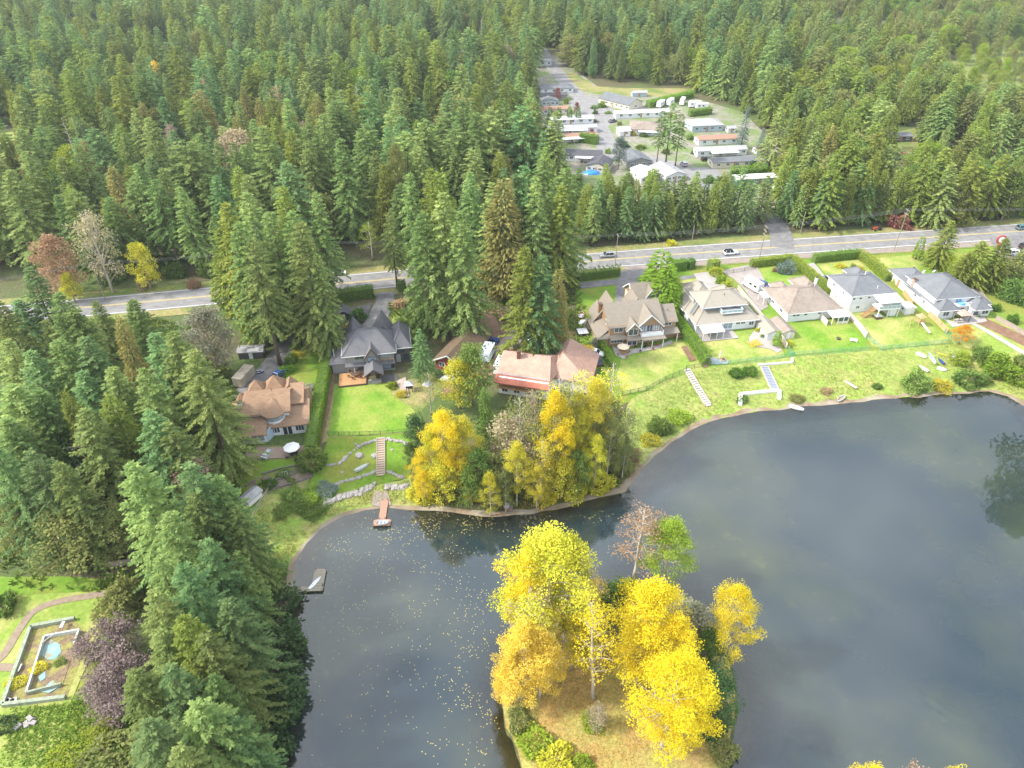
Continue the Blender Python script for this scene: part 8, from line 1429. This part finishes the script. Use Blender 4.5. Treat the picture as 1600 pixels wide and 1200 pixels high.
def trailer(px, rz, label, l=8, m=None):
    p = gp(*px); e = empty('trailer', (p.x, p.y, p.z + .1), R(rz), label, 'trailer'); MB().box(-1.3, 1.3, 0, l, .5, 2.9).build('body', m or CARP['white'], e); hm = MB().cone((0, 0), .22, 2.9, 3.1, 6, r1=.2).mesh('roof_hatch', P_black); rr = random.Random(4)
    for k in range(7): use('roof_hatch', hm, e, (rr.uniform(-.9, .9), .6 + k * l / 7.5, 0))
    M = car_meshes('suv')
    for y in (l * .45, l * .58):
        for x in (-1.2, 1.2): q = use('wheel', M['wh'], e, (x, y, .34), (0, 0, R(90)))
    MB().bar((0, -1.2, .5), (0, 0, .55), .12).build('drawbar', P_metal, e); MB().box(-1.33, -1.3, 1, l - 1, 1.6, 2.2).build('window', G_car, e)
trailer((779, 588), -14, 'long white trailer with dark roof hatches left of the red roofs'); p = gp(757, 563); trailer((757, 568), -14, 'pale blue caravan beside the long white trailer', 5.5, paint('caravan_blue', (.55, .65, .70)))
for x, y, rz_, m, nm, lab, dims in ((925, 271, 0, paint('tarp_blue', (.03, .22, .55)), 'tarpaulin', 'bright blue tarpaulin heap behind the road trees', (3.4, 2.2, 1.2)), (1200, 262, 0, paint('tarp_blue', (.03, .22, .55)), 'tarpaulin', 'blue tarpaulin against the white park shed', (1.6, 1.0, .9)), (735, 588, 20, paint('tarp_orange', (.75, .28, .05)), 'tarpaulin', 'orange tarpaulin among the clutter by the cottage', (2.2, 1.2, .6)), (700, 592, 10, P_trim, 'tarpaulin', 'white sheeted pile beside the blue-green fir', (1.8, 1.2, .8)), (668, 600, 0, P_metal, 'tarpaulin', 'grey sheeted pile behind the tan-leaved tree', (1.2, 1.0, .8)), (912, 505, 0, P_trim, 'tarpaulin', 'white sheeted trailer load between the red boat and the hot tub', (1.4, 1.0, .9))):
    p = gp(x, y); e = empty(nm, tuple(p), R(rz_), lab, 'tarpaulin'); a, b, c = dims; mb = MB(); mb.lathe((0, 0, 0), [(1.1, 0), (1.0, .45), (.7, .85), (.25, 1.0)], 9); rr = random.Random(x); mb.v = [(vx * a * rr.uniform(.85, 1.1), vy * b * rr.uniform(.85, 1.1), vz * c * rr.uniform(.9, 1.1)) for vx, vy, vz in mb.v]; mb.build('sheet', m, e); MB().bar((-a, 0, .1), (a, .1, .12), .05).build('rope', P_black, e)
def tractor():
    p = gp(1369, 360); e = empty('tractor', (p.x, p.y, p.z + .15), R(200), 'small red tractor on the far verge of the road', 'tractor'); m = paint('tractor_red', (.45, .08, .04)); MB().hull8([(-.2, -.35, .5), (1.5, -.3, .5), (1.5, .3, .5), (-.2, .35, .5), (-.2, -.35, 1.2), (1.45, -.28, 1.1), (1.45, .28, 1.1), (-.2, .35, 1.2)]).build('bonnet', m, e); MB().box(-1, -.2, -.4, .4, .6, .8).build('seat', P_black, e)
    for x, r_ in ((-.8, 1.7), (1.2, 1.0)):
        for y in (-.7, .7): use('wheel', car_meshes('suv')['wh'], e, (x, y, .34 * r_), scale=(r_, 1.6, r_))
    MB().tube([(.8, 0, 1.1), (.8, 0, 1.9)], .05, 5).build('exhaust', P_black, e); MB().box(-.7, -.6, -.5, .5, .8, 2.1).build('roll_bar', P_black, e)
tractor()
# ================================================================== THE DERELICT POOL
def derelict():
    m = surf('mossy_concrete', (.30, .33, .25), (.22, .25, .17), scale=1.5, rough=.9, grain=2); wht = surf('flaking_white', (.52, .53, .50), (.38, .38, .34), scale=2, rough=.8); pool = surf('pool_liner', (.14, .40, .46), (.26, .44, .44), scale=1.0, rough=.6, col3=(.26, .24, .16), scale3=.7); lit = surf('rotting_deck', (.23, .165, .10), (.16, .115, .07), scale=1.2, rough=.95, grain=3, gamt=.5, col3=(.24, .23, .06), scale3=.5)
    O = [gp(*q) for q in ((50, 982), (118, 969), (140, 1000), (104, 1092), (6, 1104))]; I = [gp(*q) for q in ((72, 998), (126, 988), (118, 1010), (98, 1072), (44, 1086))]; z = O[0].z; c = O[0]; e = empty('derelict_pool', (c.x, c.y, z), 0, 'derelict swimming pool in a broken rotting surround on the lower left lawn', 'swimming pool')
    rel = lambda p, h: (p.x - c.x, p.y - c.y, h)
    for a, b in zip(O[:-2], O[1:-1]) if False else ((O[0], O[1]), (O[4], O[0]), (O[3], O[4])): MB().bar(rel(a, .35), rel(b, .35), .55, .9).build('outer_wall', m, e)
    MB().poly([rel(p, .12) for p in reversed(O)]).poly([rel(p, .0) for p in O]).build('deck', lit, e); MB().poly([rel(p, .18) for p in reversed(I)]).poly([rel(p, .13) for p in I]).build('pool_floor', lit, e)
    for a, b, m_ in ((I[0], I[1], wht), (I[4], I[0], wht), (I[1], I[2], wht), (I[3], I[4], m)): MB().bar(rel(a, .5), rel(b, .5), .28, .75).build('pool_wall', m_, e)
    for q, k in ((((70, 1006), (80, 1000), (94, 1008), (96, 1020), (88, 1030), (76, 1032), (64, 1024)), .22), (((60, 1058), (72, 1050), (72, 1060), (64, 1066)), .23), (((62, 1082), (84, 1064), (94, 1074), (78, 1084)), .24)):
        P = [gp(*t) for t in q]; P = P if (P[1] - P[0]).cross(P[2] - P[1]).z > 0 else P[::-1]; MB().poly([rel(p, k + .02) for p in P]).poly([rel(p, k - .02) for p in P[::-1]]).build('liner_scrap', pool, e)
    MB().bar(rel(gp(98, 986), .9), rel(gp(103, 976), .9), .5, .1).build('broken_board', wht, e); MB().bar(rel(gp(30, 1052), .5), rel(gp(36, 1040), .5), .25, .08).build('broken_board', wht, e); MB().bar(rel(gp(66, 1012), .9), rel(gp(92, 994), 1.1), .08).build('fallen_rail', wht, e)
    rr = random.Random(3); mb = MB()
    for k in range(7): p = gp(14 + rr.uniform(-4, 14), 1096 + rr.uniform(-6, 4)); mb = MB().box(-.3, .3, -.25, .25, 0, .3); mb.build('rubble_block', wht, e, rel(p, .15), rr.uniform(0, 3))
derelict()
p = gp(42, 1132); e = empty('rubble_heap', tuple(p), R(20), 'small heap of grey blocks and boards below the derelict pool', 'rubble heap')
for k in range(6): MB().box(-.5, .5, -.3, .3, 0, .35).build('block', M_stone, e, (random.uniform(-1, 1), random.uniform(-.5, .5), k * .08), random.uniform(0, 3))
# ================================================================== LOOSE THINGS NOBODY COULD COUNT
def floating_leaves():
    rng = np.random.default_rng(3); c = [(600, 830, 60, 25, 200), (650, 900, 110, 70, 420), (720, 1010, 60, 110, 420), (690, 815, 60, 14, 380), (780, 825, 80, 10, 160), (640, 1080, 120, 90, 260), (560, 930, 70, 80, 160), (745, 1120, 30, 60, 160), (530, 850, 50, 25, 120), (860, 810, 90, 8, 150)]; P = []
    for x, y, sx, sy, n in c:
        for _ in range(int(n * .95)):
            p = at(x + rng.normal(0, sx * .7), y + rng.normal(0, sy * .7), 0); P.append((p.x, p.y, .012))
    P = np.array(P); P = P[(np.sin(P[:, 0] * .55 + 2 * np.sin(P[:, 1] * .21)) * np.sin(P[:, 1] * .43 + np.sin(P[:, 0] * .3)) + rng.normal(0, .45, len(P))) > -.05]; k = inside(P[:, 0], P[:, 1], shore) & ~inside(P[:, 0], P[:, 1], isle); P = P[k]; a = rng.uniform(0, 6.28, len(P)); D = np.stack([np.cos(a), np.sin(a), np.zeros(len(P))], 1); lv = Leaves(); lv.add(P, D, rng.uniform(.12, .30, len(P)), .15, rng.random(len(P)), side=np.stack([-D[:, 1], D[:, 0], D[:, 2]], 1)); o = use('floating_leaves', lv.mesh('floating_leaves', leafmat('fallen_leaf_yellow', (.62, .50, .12), mix=(.70, .60, .25), trans=.05))); o['kind'] = 'stuff'; o['label'] = 'yellow leaves floating on the lake'
def tufts(name, poly, n, mats, size, seed, world=False, lift=0.0, lab=''):
    P = poly if world else [tuple(gp(*q))[:2] for q in poly]; rng = np.random.default_rng(seed); xs = [p[0] for p in P]; ys = [p[1] for p in P]; x = rng.uniform(min(xs), max(xs), n * 3); y = rng.uniform(min(ys), max(ys), n * 3); k = inside(x, y, P) & (bil(HG, x, y) > .12); x, y = x[k][:n], y[k][:n]
    if len(x) == 0: return
    m = len(x); d = rng.normal(size=m); clump = np.sin(x * .45 + 1.3) * np.sin(y * .5) + np.sin(x * .17) ; sel = rng.random(m) < .45 + .35 * clump; x, y = x[sel], y[sel]; m = len(x); Pq = np.stack([x, y, bil(HG, x, y) + lift], 1); lv = Leaves()
    for r_ in range(3): a = rng.uniform(0, 6.28, m); D = np.stack([np.cos(a) * .8, np.sin(a) * .8, rng.uniform(.4, 1.2, m)], 1); lv.add(Pq + rng.normal(0, .15, (m, 3)) * [1, 1, 0], D, size * rng.uniform(.6, 1.5, m), size * .45, np.clip(rng.random(m), 0, 1))
    o = use(name, lv.mesh(name, mats)); o['kind'] = 'stuff'; o['label'] = lab
floating_leaves()
M_gr1 = leafmat('meadow_grass', (.36, .40, .09), mix=(.52, .47, .18), val=.05, hue=.0, trans=.2); M_gr2 = leafmat('leafy_undergrowth', (.09, .17, .03), mix=(.20, .24, .05), val=.05, hue=.0); M_lit = leafmat('fallen_leaves', (.48, .24, .06), mix=(.62, .42, .10), val=.05, hue=.0, trans=.1); M_fern = leafmat('fern_green', (.20, .32, .05), mix=(.28, .38, .07), val=.05, hue=.0)
tufts('meadow_grass', [(985, 625), (1040, 594), (1100, 577), (1232, 560), (1360, 551), (1480, 541), (1560, 562), (1640, 604), (1640, 655), (1575, 617), (1450, 615), (1250, 632), (1110, 656), (1050, 686), (1003, 730), (960, 730), (960, 690)], 6000, M_gr1, .34, 11, lab='tussocky grass on the rough lakeside bank'); tufts('bank_herbs', [(985, 640), (1100, 585), (1232, 570), (1480, 550), (1640, 620), (1640, 655), (1575, 617), (1450, 615), (1250, 632), (1110, 656), (1003, 730), (960, 730)], 2400, M_fern, .38, 12, lab='green weeds on the rough lakeside bank'); tufts('bank_grass', [(400, 780), (480, 776), (640, 750), (650, 790), (560, 793), (500, 822), (450, 880), (405, 880), (390, 830)], 3500, M_gr1, .4, 13, lab='rough grass on the bank below the left gardens'); tufts('brambles', [(425, 775), (495, 760), (530, 775), (500, 815), (460, 835), (430, 810)], 1800, M_fern, .6, 14, lab='bramble tangle on the left bank')
tufts('leaf_litter', [((p[0] - 13) * .93 + 13, (p[1] - 62) * .93 + 62) for p in isle], 9000, M_lit, .22, 15, True, .05, 'orange fallen leaves on the island floor'); tufts('undergrowth', [(655, 690), (760, 640), (900, 620), (960, 640), (1000, 700), (975, 765), (850, 800), (700, 800), (650, 790)], 9000, M_gr2, .6, 16, lab='undergrowth beneath the yellow shore trees'); tufts('shore_litter', [(655, 760), (800, 780), (950, 755), (990, 735), (985, 768), (900, 788), (790, 806), (660, 797)], 2500, M_lit, .3, 17, lab='russet litter along the wooded shore'); tufts('forest_undergrowth', [(0, 500), (330, 500), (380, 640), (360, 720), (420, 900), (430, 1200), (240, 1200), (230, 930), (0, 920)], 16000, M_gr2, .9, 18, lab='undergrowth beneath the firs on the left'); tufts('yard_weeds', [(20, 1110), (110, 1100), (200, 1000), (240, 1100), (240, 1200), (0, 1200)], 4000, M_fern, .5, 19, lab='weeds below the derelict pool'); tufts('wood_edge_undergrowth', [(600, 475), (900, 420), (930, 560), (760, 500), (640, 540)], 5000, M_gr2, .9, 20, lab='undergrowth beneath the firs by the road')
# ================================================================== THE AIR
def haze():
    m, n = newmat('haze_air'); o = n.nodes.new('ShaderNodeOutputMaterial'); v = n.nodes.new('ShaderNodeVolumePrincipled'); v.inputs['Color'].default_value = (.92, .96, 1.0, 1); v.inputs['Density'].default_value = .0001; v.inputs['Anisotropy'].default_value = .2; n.links.new(v.outputs[0], o.inputs['Volume'])
    kind(MB().box(-2700, 2700, -320, 4300, -6, 112).build('haze', m, None, uv=False), 'stuff')
haze()
